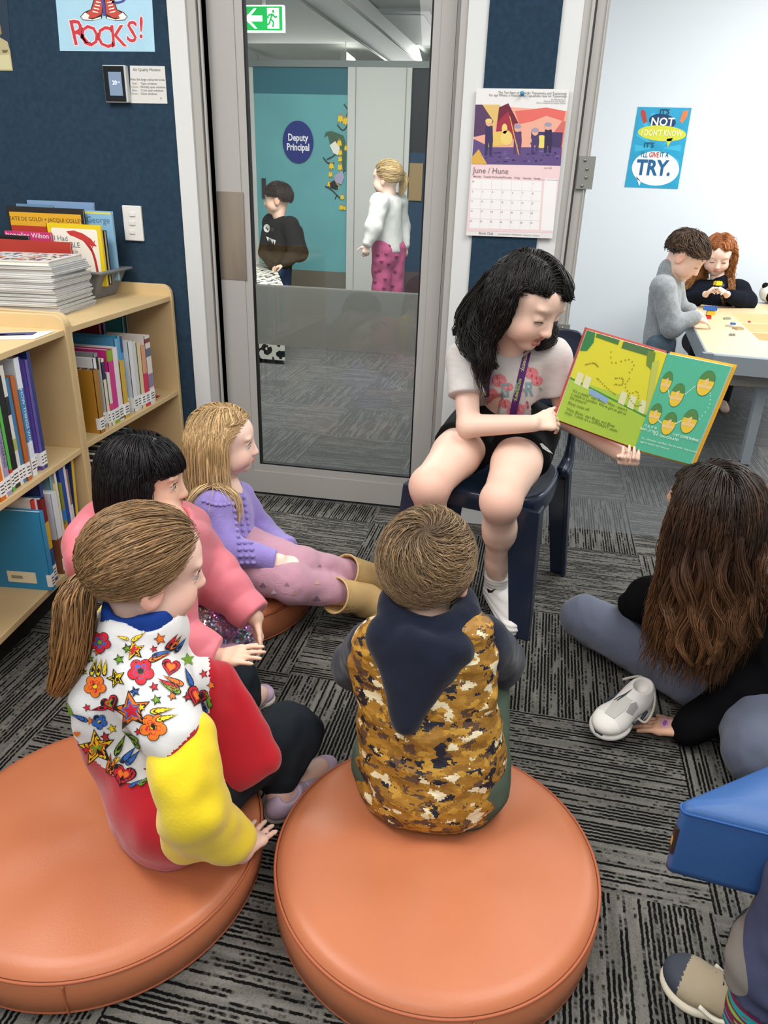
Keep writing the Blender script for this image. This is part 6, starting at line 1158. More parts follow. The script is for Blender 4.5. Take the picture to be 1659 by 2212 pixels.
for d, tp, m_ in (('R', P(722, 1286, Z=.13), -1), ('L', P(744, 1234, Z=.145), 1)):
    an, to = JB['an'+d], JB['to'+d]; S = SDF(); S.rc(tp, an, .052, .044, .02); S.rc(an-V3(.005, 0, .02), lerp(an, to, .6)-V3(0, 0, .005), .042, .038, .03); S.el(to-V3(.02, 0, -.012), (.05, .036, .034), None, .02); S.rc(tp+nrm(tp-an)*.02, tp-nrm(an-tp)*.5, .05, .08, .003, 0, 1); S.rc(tp, lerp(tp, an, .35), .047, .042, .004, 0, 1)
    trim(S, tp, tp-an, .1); S.cut((0, 0, .004), (0, 0, -1)); b_ = S.mesh('boot', tan, r, .0042)
    q = MB(); fr_ = frame(an-tp); q.tube([tp+nrm(an-tp)*.003+(fr_[0]*math.cos(t)+fr_[2]*math.sin(t))*.0515 for t in np.linspace(0, 2*PI, 30)], .003, tan, 6, False); q.build('boot_rim', b_)
hB = hairmat('blonde', '#b89261'); cB = lambda U: np.stack([np.sign(U[:, 0]-.1)*.9, -.65-.1*np.abs(U[:, 1]), -.35+0*U[:, 2]], 1)
rgB = lambda U: (U[:, 2] > -.35+1.15*np.clip(U[:, 1], 0, 1)**1.3)
grow_hair('hair', r, HB, Rb, sB, '#b8976a', hB, 4200, lambda U: .27+.04*(U[:, 1] < 0), comb=cB, body=SBb, lw=.0015, seed=8, wave=(.005, 9), region=rgB, tip='#ead3a2', face=(.035, .05), var=.28, steps=17)
q = MB(); L_ = loc2(HB, Rb, sB)
# ================= black-haired girl in the pink jacket
r = person('black haired girl with a fringe in a pink puffer jacket and sequin skirt')
fwC = nrm((.95, .05, 0)); Rc = frame((.93, .22, -.08)); HC = P(312, 1030, Y=1.50); sC = .97
JC = dict(head=(HC, Rc, sC), fwd=fwC, pelvis=V3(-.86, 1.42, .11), shR=P(352, 1185, Y=1.36), shL=P(392, 1145, Y=1.56), elL=P(478, 1262, Y=1.50), wrL=P(552, 1335, Y=1.47), elR=P(372, 1385, Y=1.27), wrR=P(472, 1420, Y=1.28))
JC['neck'] = (JC['shR']+JC['shL'])/2+V3(.0, 0, .03); JC['hipR'] = JC['pelvis']+V3(.03, -.06, 0); JC['hipL'] = JC['pelvis']+V3(.03, .06, 0)
JC.update(knR=P(500, 1440, Z=.12), anR=P(470, 1450, Z=.05), toR=P(548, 1500, Z=.03), knL=P(505, 1360, Z=.13), anL=P(480, 1440, Z=.05), toL=P(520, 1470, Z=.035))
sko, skoc = skin('warm', '#e2bba2', '#b8675e'); S = SDF(); body_core(S, JC, .9)
hand(S, JC['wrL'], P(558, 1376, Y=1.455)-JC['wrL'], V3(-.7, -.6, 0), V3(-.5, -.6, .3), .105, (.15, .25, .2), .12, (.55, .1)); hand(S, JC['wrR'], P(606, 1408, Y=1.27)-JC['wrR'], V3(0, .3, -1), V3(.2, .8, .2), .118, (.05, .1, .1), .09, (.35, .1))
S.mesh('body', sko, r, .0042, cols=skoc); eyes(r, HC, Rc, sC, '#3a2618', brow='#1d1613')
pj = M('pink puffer nylon', '#d9737f', .5, .35, bump=(30, .25, .006), sheen=.2); S = SDF(); torso(S, JC, .028, 1.0)
for d in 'RL': sleeve(S, JC, d, .022, 1.9, .043); trim(S, lerp(JC['el'+d], JC['wr'+d], .93), JC['wr'+d]-JC['el'+d], .07)
hd = P(205, 1180, Y=1.47); S.el(hd+V3(.02, 0, .015), (.065, .13, .10), None, .03); S.el(hd+V3(.085, .0, .05), (.055, .10, .09), None, .01, 0, 1); S.rc(JC['neck'], JC['neck']+V3(.0, 0, .1), .044, .05, .006, 0, 1)
S.cut((0, 0, .15), (0, 0, -1)); SCb = SDF(); SCb.p = [p for p in S.p if p[5] == 0][:3]+[p for p in S.p if p[5] == 0][-2:-1]
qf = lambda Q: .0045*np.abs(np.sin(48*((Q-JC['elR']) @ nrm(JC['wrL']-JC['shL']))))*-1+.003*vnoise(Q*26, 3)
S.mesh('jacket', pj, r, .005, qf)
sq_ = M('silver pink sequins', '#b58aa6', .18, .6, metal=.65, bump=(420, 1.0, .004)); 
def seq():
    N = sq_.node_tree.nodes; L = sq_.node_tree.links; tc = N.new('ShaderNodeTexCoord'); v = N.new('ShaderNodeTexVoronoi'); v.inputs['Scale'].default_value = 210; L.new(tc.outputs['Object'], v.inputs['Vector'])
    n = N.new('ShaderNodeTexNoise'); n.inputs['Scale'].default_value = 14; L.new(tc.outputs['Object'], n.inputs['Vector']); rr = N.new('ShaderNodeValToRGB'); L.new(n.outputs['Fac'], rr.inputs[0]); e = rr.color_ramp.elements
    e[0].position = .3; e[0].color = (*lin('#7d5aa0'), 1); e[1].position = .7; e[1].color = (*lin('#d9cdb8'), 1); k = e.new(.45); k.color = (*lin('#c46aa8'), 1); k = e.new(.55); k.color = (*lin('#5f6f9a'), 1)
    mx = N.new('ShaderNodeMix'); mx.data_type = 'RGBA'; mx.inputs[0].default_value = .35; L.new(rr.outputs[0], mx.inputs[6]); L.new(v.outputs['Color'], mx.inputs[7]); L.new(mx.outputs[2], N['Principled BSDF'].inputs['Base Color'])
    vm = N.new('ShaderNodeVectorMath'); vm.operation = 'SUBTRACT'; L.new(v.outputs['Color'], vm.inputs[0]); vm.inputs[1].default_value = (.5, .5, .5); v2 = N.new('ShaderNodeVectorMath'); v2.operation = 'SCALE'; v2.inputs['Scale'].default_value = .7; L.new(vm.outputs[0], v2.inputs[0])
    ge = N.new('ShaderNodeNewGeometry'); ad = N.new('ShaderNodeVectorMath'); L.new(ge.outputs['Normal'], ad.inputs[0]); L.new(v2.outputs[0], ad.inputs[1]); nn = N.new('ShaderNodeVectorMath'); nn.operation = 'NORMALIZE'; L.new(ad.outputs[0], nn.inputs[0]); L.new(nn.outputs[0], N['Principled BSDF'].inputs['Normal'])
seq(); S = SDF(); a = P(455, 1345, Z=.17); b = P(515, 1385, Z=.12); S.rc(JC['pelvis']+V3(.02, 0, .0), a, .10, .085, .03); S.rc(a, b, .082, .062, .03); S.rc(JC['pelvis']+V3(.05, -.05, .0), P(470, 1415, Z=.1), .08, .06, .03); S.cut((0, 0, .02), (0, 0, -1)); S.mesh('skirt', sq_, r, .006, wr(30, .005, 9))
lil = M('lilac leggings', '#b796ac', .85, .1, bump=(60, .2)); S = SDF()
for d in 'RL': S.rc(JC['hip'+d], JC['kn'+d], .068, .05, .02); S.rc(JC['kn'+d], JC['an'+d], .05, .038, .02)
S.cut((0, 0, .006), (0, 0, -1)); S.mesh('leggings', lil, r, .005, wr(25, .003, 2))
shoe(r, P(520, 1545, Z=0), P(585, 1500, Z=0), (0, 0, 1), .033, '#b9a3b8', '#c9c2b8', accent='#8f7f8f')
hC = hairmat('jet black', '#0f0d0e', .36); cC = lambda U: np.where((U[:, 1] > .35)[:, None] & (U[:, 2] > .1)[:, None], np.stack([U[:, 0]*.3, 1.0+0*U[:, 0], -.8+0*U[:, 0]], 1), np.stack([np.sign(U[:, 0])*.8, -.55-.1*U[:, 1], -.4+0*U[:, 0]], 1))
rgC = lambda U: (U[:, 2] > -.4+1.0*np.clip(U[:, 1], 0, 1)**1.2)
grow_hair('hair', r, HC, Rc, sC, '#110e10', hC, 4200, lambda U: np.where((U[:, 1] > .45) & (U[:, 2] > .15), .085, .235), comb=cC, body=SCb, lw=.0017, seed=5, wave=(.002, 6), region=rgC, var=.3, steps=15, face=(.05, .008))
# ================= girl in the patterned hoodie
r = person('girl with light brown ponytail in a star and flower print hoodie with yellow sleeves')
fwD = nrm((.75, .65, 0)); Rd = frame((.77, .62, -.17)); HD = P(318, 1222, Y=1.03); sD = 1.0; rtD = V3(.65, -.75, 0)
nkD = P(300, 1385, Y=1.0); plD = V3(-.565, .95, .20)
JD = dict(head=(HD, Rd, sD), fwd=fwD, neck=nkD, pelvis=plD, shR=nkD+rtD*.105-V3(0, 0, .035), shL=nkD-rtD*.115-V3(0, 0, .03), elR=P(412, 1700, Y=.83), wrR=P(520, 1815, Y=.895), elL=P(215, 1540, Y=1.17), wrL=P(330, 1500, Y=1.30),
          knR=P(625, 1588, Z=.15), knL=P(500, 1478, Z=.10), anR=P(604, 1700, Z=.075), toR=P(690, 1660, Z=.04), anL=P(520, 1520, Z=.06), toL=P(560, 1500, Z=.04))
JD['wrR'][2] = .125; JD['hipR'] = plD+rtD*.045+fwD*.03; JD['hipL'] = plD-rtD*.045+fwD*.03
skd, skdc = skin('rosy', '#ecc4b2'); S = SDF(); body_core(S, JD, .95)
hand(S, JD['wrR'], P(578, 1778, Z=.098)-JD['wrR'], V3(0, 0, -1), V3(.1, .9, 0), .115, (.03, .08, .1), .14, (.55, .05)); S.mesh('body', skd, r, .0038, cols=skdc); eyes(r, HD, Rd, sD, '#6d7c6a', brow='#8a6a48')
redc = M('red fleece', '#b01624', .85, .1, bump=(220, .25), sheen=.3); wfl = M('white printed fleece', '#dcdad8', .85, .1, bump=(220, .2), sheen=.2); yel = M('yellow fleece', '#e3c61f', .85, .1, bump=(220, .3), sheen=.3, var=(12, .05)); blu = M('royal blue cotton', '#1f3f8c', .85, .1, bump=(250, .2))
S = SDF(); ch_ = (JD['shR']+JD['shL'])/2; S.rc(ch_-V3(0, 0, .03), plD-V3(0, 0, .045), .106, .118, .03, sq=(fwD, .82)); S.rc(JD['shR']-V3(0, 0, .012), JD['shL']-V3(0, 0, .012), .062, .060, .03)
S.rc(plD+fwD*.03-V3(0, 0, .03), P(480, 1640, Y=.99), .085, .03, .03)
for t_ in np.linspace(0, 1, 16): S.rc(lerp(P(448, 1450, Y=1.04), P(492, 1690, Y=.985), t_), lerp(P(476, 1450, Y=1.06), P(584, 1650, Y=1.01), t_), .022, .013, .03)
S.rc(plD+rtD*.05-V3(0, 0, .02), plD-rtD*.05-V3(0, 0, .02), .100, .100, .03, sq=(fwD, .85)); S.rc(JD['shR'], lerp(JD['shR'], JD['elR'], .42), .056, .054, .02)
S.rc(nkD-fwD*.03-V3(0, 0, .02), nkD-fwD*.075-V3(0, 0, .13), .085, .06, .04, sq=(fwD, .6)); S.rc(nkD-fwD*.065-V3(0, 0, .10), nkD-fwD*.085-V3(0, 0, .20)+rtD*.015, .06, .035, .05)
S.rc(nkD+V3(0, 0, -.005), nkD+V3(0, 0, .016)+fwD*.01, .076, .082, .015); S.rc(nkD+V3(0, 0, .01), nkD+V3(0, 0, .12)+fwD*.03, .062, .074, .006, 0, 1); S.cut((0, 0, .098), (0, 0, -1))
def mfD(c):
    x, y = px_of(c); vline = np.interp(x, [120, 150, 200, 265, 300, 345, 400, 452, 480], [1540, 1580, 1640, 1690, 1695, 1650, 1600, 1540, 1330]); return ((y > vline) | (x > 452) & (y > 1405)).astype(int)
SDb = SDF(); SDb.p = [p for p in S.p if p[5] == 0]
hood = S.mesh('hoodie', [wfl, redc], r, .0042, wr(15, .006, 21), mat_fn=mfD)
rd_, gr_, bu_, ye_, or_, kk = flat('#c5202f'), flat('#6d9c22'), flat('#2f62b0'), flat('#ecc71c'), flat('#e5731f'), flat('#1d1a1a'); its = []
def oshape(f, x, y, s_, cols_, rot=0.):
    its.append((f(x, y, s_*1.12, rot), kk))
    for k, c_ in enumerate(cols_): its.append((f(x, y, s_*(1-.27*k), rot), c_))
fs = lambda x, y, s_, rot: star(x, y, s_, PI+rot, .45)
def flw(x, y, s_, c1_, c2_, c3_):
    for k in range(5): a = k*2*PI/5+.3; its.append((ell(x+s_*.62*math.cos(a), y+s_*.62*math.sin(a), s_*.47, s_*.47, 14), kk)); 
    for k in range(5): a = k*2*PI/5+.3; its.append((ell(x+s_*.62*math.cos(a), y+s_*.62*math.sin(a), s_*.42, s_*.42, 14), c1_))
    for k in range(5): a = k*2*PI/5+.3; its.append((ell(x+s_*.42*math.cos(a), y+s_*.42*math.sin(a), s_*.22, s_*.22, 10), c2_))
    its.append((ell(x, y, s_*.26, s_*.26, 12), kk)); its.append((ell(x, y, s_*.22, s_*.22, 12), c3_))
def hrt(x, y, s_, rot=0): 
    t = np.linspace(0, 2*PI, 22, endpoint=False); hx_ = 16*np.sin(t)**3/16*s_; hy = -(13*np.cos(t)-5*np.cos(2*t)-2*np.cos(3*t)-np.cos(4*t))/16*s_; return [(x+a*math.cos(rot)-b*math.sin(rot), y+a*math.sin(rot)+b*math.cos(rot)) for a, b in zip(hx_, hy)]
def drop(x, y, l_, w_, rot): t = np.linspace(0, 2*PI, 16, endpoint=False); return [(x+l_*math.cos(a)*math.cos(rot)-w_*math.sin(a)*(.5+.5*math.cos(a))*1.2*math.sin(rot), y+l_*math.cos(a)*math.sin(rot)+w_*math.sin(a)*(.5+.5*math.cos(a))*1.2*math.cos(rot)) for a in t]
for x, y, s_, cl in ((405, 1425, 34, (ye_, rd_, gr_)), (285, 1535, 40, (or_, bu_, rd_)), (210, 1615, 38, (ye_, rd_, gr_)), (168, 1462, 24, (or_, bu_, rd_)), (290, 1405, 22, (ye_, rd_)), (330, 1664, 16, (ye_, gr_))): oshape(fs, x, y, s_, cl, .15)
for x, y, s_, c_ in ((252, 1465, 19, ye_), (275, 1400, 10, gr_), (258, 1424, 11, gr_), (345, 1380, 12, or_), (212, 1407, 9, or_), (196, 1424, 8, gr_), (150, 1490, 11, ye_), (292, 1494, 11, bu_), (333, 1484, 10, rd_), (338, 1512, 11, gr_), (372, 1504, 10, or_), (404, 1506, 10, rd_), (228, 1590, 10, rd_), (243, 1573, 10, ye_), (332, 1402, 8, rd_), (440, 1456, 9, rd_), (456, 1480, 9, or_), (183, 1452, 7, ye_), (189, 1528, 8, rd_), (196, 1556, 8, or_), (306, 1528, 8, ye_), (188, 1619, 9, rd_), (320, 1660, 9, rd_), (300, 1580, 8, rd_), (254, 1640, 8, ye_)): its += [(fs(x, y, s_*1.2, .3), kk), (fs(x, y, s_, .3), c_)]
for x, y, s_, a_, b_, c_ in ((305, 1451, 27, rd_, bu_, gr_), (207, 1482, 23, or_, rd_, ye_), (332, 1570, 28, or_, rd_, ye_), (216, 1558, 16, bu_, bu_, ye_), (218, 1387, 22, rd_, bu_, gr_), (415, 1348, 16, rd_, bu_, gr_), (150, 1580, 15, rd_, bu_, ye_)): flw(x, y, s_, a_, b_, c_)
for x, y, s_, rot, a_, b_ in ((240, 1518, 18, -.4, rd_, gr_), (268, 1672, 24, .3, rd_, or_), (425, 1503, 22, .3, rd_, or_), (368, 1442, 18, .2, rd_, or_), (168, 1584, 14, 0, rd_, or_)): its += [(hrt(x, y, s_*1.12, rot), kk), (hrt(x, y, s_, rot), a_), (hrt(x, y, s_*.5, rot), b_)]
for x, y, l_, rot, c_ in ((205, 1440, 20, 1.9, ye_), (217, 1441, 20, 1.8, ye_), (229, 1441, 18, 1.7, ye_), (345, 1421, 24, 2.8, or_), (352, 1412, 24, 2.8, bu_), (362, 1478, 26, .5, rd_), (365, 1485, 26, .5, gr_), (372, 1470, 24, .45, or_), (405, 1462, 22, 1.2, bu_), (352, 1534, 26, 3.0, ye_), (362, 1550, 24, 2.9, ye_), (282, 1588, 22, .6, gr_), (290, 1600, 20, .9, gr_), (262, 1606, 26, 2.0, gr_), (280, 1628, 24, 2.3, bu_), (290, 1634, 22, 2.3, bu_), (238, 1646, 22, 1.7, or_), (246, 1652, 20, 1.8, or_), (165, 1560, 20, .3, bu_), (172, 1548, 20, .4, bu_), (215, 1530, 20, -.2, rd_), (152, 1530, 16, 1.2, gr_), (370, 1385, 22, 2.2, rd_), (378, 1388, 22, 2.2, or_), (388, 1392, 20, 2.2, bu_), (300, 1375, 18, 2.6, ye_), (265, 1377, 14, .3, ye_), (450, 1510, 20, 1.3, gr_), (440, 1522, 18, 1.2, bu_), (295, 1690, 16, 2.6, bu_), (315, 1684, 18, 2.4, gr_)): its += [(drop(x, y, l_*1.08, l_*.36, rot), kk), (drop(x, y, l_, l_*.28, rot), c_)]
its = [i for i in its if mfD_ok(i)] if False else its
stick(hood, its, .0014)
S = SDF(); a0, a1, a2, a3 = P(402, 1592, Y=.885), P(398, 1672, Y=.845), P(425, 1745, Y=.83), P(490, 1808, Y=.865); S.rc(a0, a1, .050, .056, .012); S.rc(a1, a2, .056, .055, .012); S.rc(a2, a3, .055, .048, .012); S.rc(a2+V3(-.02, 0, -.02), P(400, 1815, Y=.85), .038, .036, .02); trim(S, lerp(JD['elR'], JD['wrR'], .88), JD['wrR']-JD['elR'], .1); S.cut((0, 0, .098), (0, 0, -1))
S.rc(lerp(JD['elR'], JD['wrR'], .80), JD['wrR']+(JD['wrR']-JD['elR'])*.4, .04, .05, .006, 0, 1)
S.mesh('sleeve', yel, r, .0045, wr(13, .009, 31)); S = SDF(); sleeve(S, JD, 'L', .02, 1.85, .045); S.mesh('sleeve', yel, r, .006, wr(13, .006, 32))
S = SDF(); S.rc(nkD-V3(0, 0, .03), nkD+V3(0, 0, .062)+fwD*.012, .064, .066, .01); S.rc(nkD+V3(0, 0, .05), nkD+V3(0, 0, .14)+fwD*.03, .044, .058, .006, 0, 1); S.cut(nkD+V3(0, 0, .082), V3(0, 0, 1)); S.mesh('inner_hood', blu, r, .005, wr(20, .004, 3))
jn = M('black denim', '#20262c', .85, .15, bump=(260, .3), var=(16, .14)); S = SDF(); S.rc(plD-V3(0, 0, .02), plD+fwD*.06-V3(0, 0, .03), .085, .085, .03)
for d in 'RL': S.rc(JD['hip'+d]-V3(0, 0, .02), JD['kn'+d], .070, .062, .03); S.rc(JD['kn'+d], lerp(JD['kn'+d], JD['an'+d], .8), .062, .045, .03)
S.cut((0, 0, .012), (0, 0, -1)); S.mesh('jeans', jn, r, .005, wr(17, .008, 41))
shoe(r, P(575, 1772, Z=.015), P(716, 1650, Z=.015), (.25, -.45, .85), .034, '#b7a2b6', '#c0b8ae', accent='#d3cfd4', laces='#cbbfcb')
hD = hairmat('light brown', '#8c6a45'); tie = loc2(HD, Rd, sD)(-.02, -.112, -.045); 
def ponytail(name, parent, o, R, s, color, mat, tiep, tail, n=1500, seed=1, tip=None, tn=420, tw=.03, region=None, lw=.0014):
    """hair combed back over the skull into a tie, then a hanging tail"""
    rng = np.random.default_rng(seed); rr = np.array((.0785, .0945, .0835))*s; ctr = loc2(o, R, s)(0, -.010, .020); U = rng.normal(size=(n*5, 3)); U /= np.linalg.norm(U, axis=1, keepdims=True); rg = region or (lambda U_: U_[:, 2] > -.42+1.2*np.clip(U_[:, 1], 0, 1)**1.3); U = U[rg(U)][:n]; m = len(U); tl_ = (tiep-ctr) @ R.T
    tu = tl_/rr; tu /= np.linalg.norm(tu); t = np.linspace(0, 1, 14); lay = rng.uniform(0, 1, m); A = []
    om = np.arccos(np.clip(U @ tu, -1, 1))[:, None]
    for ti in t: 
        q_ = (np.sin((1-ti)*om)*U+np.sin(ti*om)*tu)/np.maximum(np.sin(om), 1e-4); q_ /= np.linalg.norm(q_, axis=1, keepdims=True); sag = V3(0, 0, -.05)*math.sin(PI*ti)*(1-np.abs(U[:, 2:3]))*1.0
        q_ = q_+sag; q_ /= np.linalg.norm(q_, axis=1, keepdims=True); A.append(q_*rr*(1+((.003+.009*lay)*s/rr.mean())[:, None])+rng.normal(size=(m, 3))*.0008)
    A = np.stack(A, 1); W_ = ctr+A @ R; base = np.array(lin(color)); vv = np.exp(rng.normal(0, .3, m)); C_ = base[None, None]*vv[:, None, None]*np.ones((1, 14, 1)); rad = lw*s*rng.uniform(.6, 1.3, m)[:, None]*np.interp(t, [0, .2, 1], [.5, 1, .7])[None]
    ev, ef, eu = ellipsoid_mesh(ctr, R, rr*1.03, keep=rg); ho = tubes(name, W_, rad, C_, mat, parent, 4, .5, (ev, ef, np.tile(base*.8, (len(ev), 1))), np.tile(ctr, (m, 14, 1)))
    cl = smooth_path(tail, 16); off = rng.normal(size=(tn, 3)); off /= np.linalg.norm(off, axis=1, keepdims=True); off *= rng.uniform(.1, 1, tn)[:, None]**.5; wprof = np.interp(np.linspace(0, 1, 16), [0, .06, .3, .7, 1], [.35, .55, 1, .95, .45])*tw; ph = rng.uniform(0, 6, tn)
    W2 = cl[None]+off[:, None]*wprof[None, :, None]+(.004*np.sin(np.linspace(0, 7, 16)[None]+ph[:, None]))[..., None]*V3(1, .5, 0); t2 = np.linspace(0, 1, 16); vv = np.exp(rng.normal(0, .3, tn)); C2 = base[None, None]*vv[:, None, None]*np.ones((1, 16, 1))
    if tip: C2 = C2*(1-t2[None, :, None]*.8)+np.array(lin(tip))[None, None]*vv[:, None, None]*t2[None, :, None]*.8
    tubes('ponytail', W2, 1.15*lw*s*rng.uniform(.6, 1.3, tn)[:, None]*np.interp(t2, [0, .6, 1], [1, 1, .2])[None], C2, mat, ho, 4, .6, None, np.tile(cl[None], (tn, 1, 1)))
    q = MB(); d_ = nrm(cl[1]-cl[0]); q.tube([cl[0]-d_*.006, cl[0]+d_*.006], tw*.62, M('hair tie', '#3a2622', .8), 12); q.build('hair_tie', ho); return ho
tie = P(192, 1248, Y=.975); ponytail('hair', r, HD, Rd, sD, '#7d6041', hD, tie, [tie, P(165, 1290, Y=.95), P(158, 1360, Y=.94), P(148, 1430, Y=.93), P(125, 1490, Y=.925)], 4600, 6, '#9a6a3a', 1100, .034)
# ================= boy in the camouflage vest
r = person('boy with short brown hair and camouflage vest sitting back to us on an orange cushion')
fwE = nrm((.10, .99, 0)); Re = frame((.14, .97, -.16)); HE = P(922, 1224, Y=1.22); sE = 1.02; rtE = V3(.99, -.10, 0)
JE = dict(head=(HE, Re, sE), fwd=fwE, pelvis=V3(-.085, 1.125, .18), shR=P(1040, 1392, Y=1.17), shL=P(800, 1400, Y=1.17), elR=P(1078, 1428, Y=1.32), elL=P(770, 1436, Y=1.32), wrR=P(985, 1440, Y=1.50), wrL=P(860, 1445, Y=1.50))
JE['neck'] = (JE['shR']+JE['shL'])/2+V3(0, .0, .035); JE['hipR'] = JE['pelvis']+rtE*.07; JE['hipL'] = JE['pelvis']-rtE*.07
JE.update(knR=JE['pelvis']+V3(.085, .30, .06), knL=JE['pelvis']+V3(-.09, .30, .06), anR=JE['pelvis']+V3(.09, .44, -.10), anL=JE['pelvis']+V3(-.09, .44, -.10)); JE['toR'] = JE['anR']+V3(.03, .14, -.05); JE['toL'] = JE['anL']+V3(-.03, .14, -.05)
S = SDF(); body_core(S, JE, .82)
for d, o in (('R', -1), ('L', 1)): hand(S, JE['wr'+d], V3(o*.8, .5, -.2), V3(0, -.6, -.8), V3(0, .8, .2), .115, (.4, .5, .3))
skn, snc = skin('light', '#e9c2ac'); S.mesh('body', skn, r, .0045, cols=snc)
nv = M('navy hoodie cotton', '#151a2a', .88, .1, bump=(240, .25), sheen=.15); S = SDF(); S.rc((JE['shR']+JE['shL'])/2-V3(0, 0, .05), JE['pelvis'], .07, .08, .03); S.rc(JE['shR'], JE['shL'], .034, .034, .03)
for d in 'RL': S.rc(JE['sh'+d]-V3(0, 0, .015)+fwE*.025, JE['el'+d], .056, .052, .02); S.rc(JE['el'+d], lerp(JE['el'+d], JE['wr'+d], .9), .052, .036, .02)
nb = JE['neck']; S.rc(nb-fwE*.025+V3(0, 0, .01)+rtE*.04, nb-fwE*.025+V3(0, 0, .01)-rtE*.04, .045, .045, .03); S.rc(nb-fwE*.075-V3(0, 0, .010), nb-fwE*.128-V3(0, 0, .110), .062, .014, .02, sq=(fwE, .55)); S.rc(nb-fwE*.055+rtE*.062+V3(0, 0, .01), nb-fwE*.128-V3(0, 0, .115), .036, .014, .025); S.rc(nb-fwE*.055-rtE*.062+V3(0, 0, .01), nb-fwE*.128-V3(0, 0, .115), .036, .014, .025)
ring = [nb+V3(0, 0, .045)+fwE*(.012+.055*math.cos(a))+rtE*.068*math.sin(a)+V3(0, 0, .012*math.cos(a*1)) for a in np.linspace(0, 2*PI, 17)]; S.chain(ring, [.026]*17, k=.012); S.rc(nb+V3(0, 0, .045), nb+V3(0, .01, .17), .045, .06, .006, 0, 1)
S.mesh('hooded_top', nv, r, .0045, wr(20, .004, 51))
cam_m = bpy.data.materials.new('digital camouflage'); cam_m.use_nodes = True
def camo(m):
    N = m.node_tree.nodes; L = m.node_tree.links; b = N['Principled BSDF']; b.inputs['Roughness'].default_value = .5; b.inputs['Specular IOR Level'].default_value = .3; tc = N.new('ShaderNodeTexCoord'); prev = None
    sn = N.new('ShaderNodeVectorMath'); sn.operation = 'SNAP'; sn.inputs[1].default_value = (.0026,)*3; L.new(tc.outputs['Object'], sn.inputs[0])
    for i, (c, sc_, th, off) in enumerate((('#a4772c', 27, .50, 0), ('#8b6226', 36, .53, 9), ('#5a4334', 27, .575, 3), ('#21222c', 31, .59, 6), ('#ddd0ac', 29, .60, 12), ('#b98c37', 42, .60, 15))):
        mp = N.new('ShaderNodeMapping'); mp.inputs['Location'].default_value = (off, off*.7, off*1.3); mp.inputs['Scale'].default_value = (.8, .8, 1.5); L.new(sn.outputs[0], mp.inputs[0]); n = N.new('ShaderNodeTexNoise'); n.inputs['Scale'].default_value = sc_; n.inputs['Detail'].default_value = 3; L.new(mp.outputs[0], n.inputs['Vector'])
        g = N.new('ShaderNodeMath'); g.operation = 'GREATER_THAN'; g.inputs[1].default_value = th; L.new(n.outputs['Fac'], g.inputs[0])
        x = N.new('ShaderNodeMix'); x.data_type = 'RGBA'; L.new(g.outputs[0], x.inputs[0]); x.inputs[7].default_value = (*lin(c), 1)
        if prev is None: x.inputs[6].default_value = (*lin('#9a6d28'), 1)
        else: L.new(prev, x.inputs[6])
        prev = x.outputs[2]
    L.new(prev, b.inputs['Base Color'])
    mp = N.new('ShaderNodeMapping'); mp.inputs['Scale'].default_value = (1, 1, 2.6); L.new(tc.outputs['Object'], mp.inputs[0]); n = N.new('ShaderNodeTexNoise'); n.inputs['Scale'].default_value = 22; n.inputs['Detail'].default_value = 5; L.new(mp.outputs[0], n.inputs['Vector']); bp = N.new('ShaderNodeBump'); bp.inputs['Strength'].default_value = .5; bp.inputs['Distance'].default_value = .008; L.new(n.outputs['Fac'], bp.inputs['Height']); L.new(bp.outputs[0], b.inputs['Normal'])
camo(cam_m); S = SDF(); ch_ = (JE['shR']+JE['shL'])/2
S.rc(ch_+V3(0, 0, .012)-fwE*.012, JE['pelvis']-V3(0, 0, .02)-fwE*.015, .100, .142, .04, sq=(fwE, .80)); S.rc(ch_-V3(0, 0, .02)+rtE*.062-fwE*.012, JE['pelvis']+V3(0, 0, .03)+rtE*.045, .068, .10, .03, sq=(fwE, .85)); S.rc(ch_-V3(0, 0, .02)-rtE*.062-fwE*.012, JE['pelvis']+V3(0, 0, .03)-rtE*.045, .068, .10, .03, sq=(fwE, .85))
for d, o in (('R', 1), ('L', -1)): S.rc(JE['sh'+d]-rtE*o*.022+V3(0, 0, .018)-fwE*.012, ch_+rtE*o*.078-V3(0, 0, .06)-fwE*.02, .050, .058, .03); S.rc(JE['sh'+d]+rtE*o*.036-V3(0, 0, .025)+fwE*.045, JE['el'+d]+rtE*o*.02, .054, .06, .008, 0, 1)
S.cut(JE['pelvis']-V3(0, 0, .060)-fwE*.1, V3(0, .12, -1)); S.rc(nb-fwE*.055-V3(0, 0, .03), nb-fwE*.088-V3(0, 0, .10), .068, .022, .006, 0, 1) if False else None
zf = lambda Q: wr(20, .004, 61, (1, 1, 2.4))(Q)+.0022*np.sin(Q[:, 2]*95+3*vnoise(Q*9, 4))
S.rc(nb+V3(0, 0, .0)-fwE*.03, nb+V3(0, .02, .1), .075, .08, .01, 0, 1); S.mesh('vest', cam_m, r, .0045, zf)
gt = M('sage green cotton', '#4d5a4c', .88, .12, bump=(240, .25), var=(15, .08)); S = SDF(); S.rc(JE['pelvis']-V3(0, 0, .03)-fwE*.01, JE['pelvis']+fwE*.03-V3(0, 0, .025), .105, .09, .03); S.rc(JE['pelvis']+rtE*.06-V3(0, 0, .02), JE['pelvis']-rtE*.06-V3(0, 0, .02), .098, .098, .03, sq=(fwE, .9))
for d in 'RL': S.rc(JE['hip'+d], JE['kn'+d], .076, .06, .03); S.rc(JE['kn'+d], JE['an'+d], .06, .05, .03)
S.cut((0, 0, .098), V3(0, 0, -1)); S2_ = SDF()
S = SDF() if False else S; S.mesh('trousers', gt, r, .005, wr(18, .005, 71))
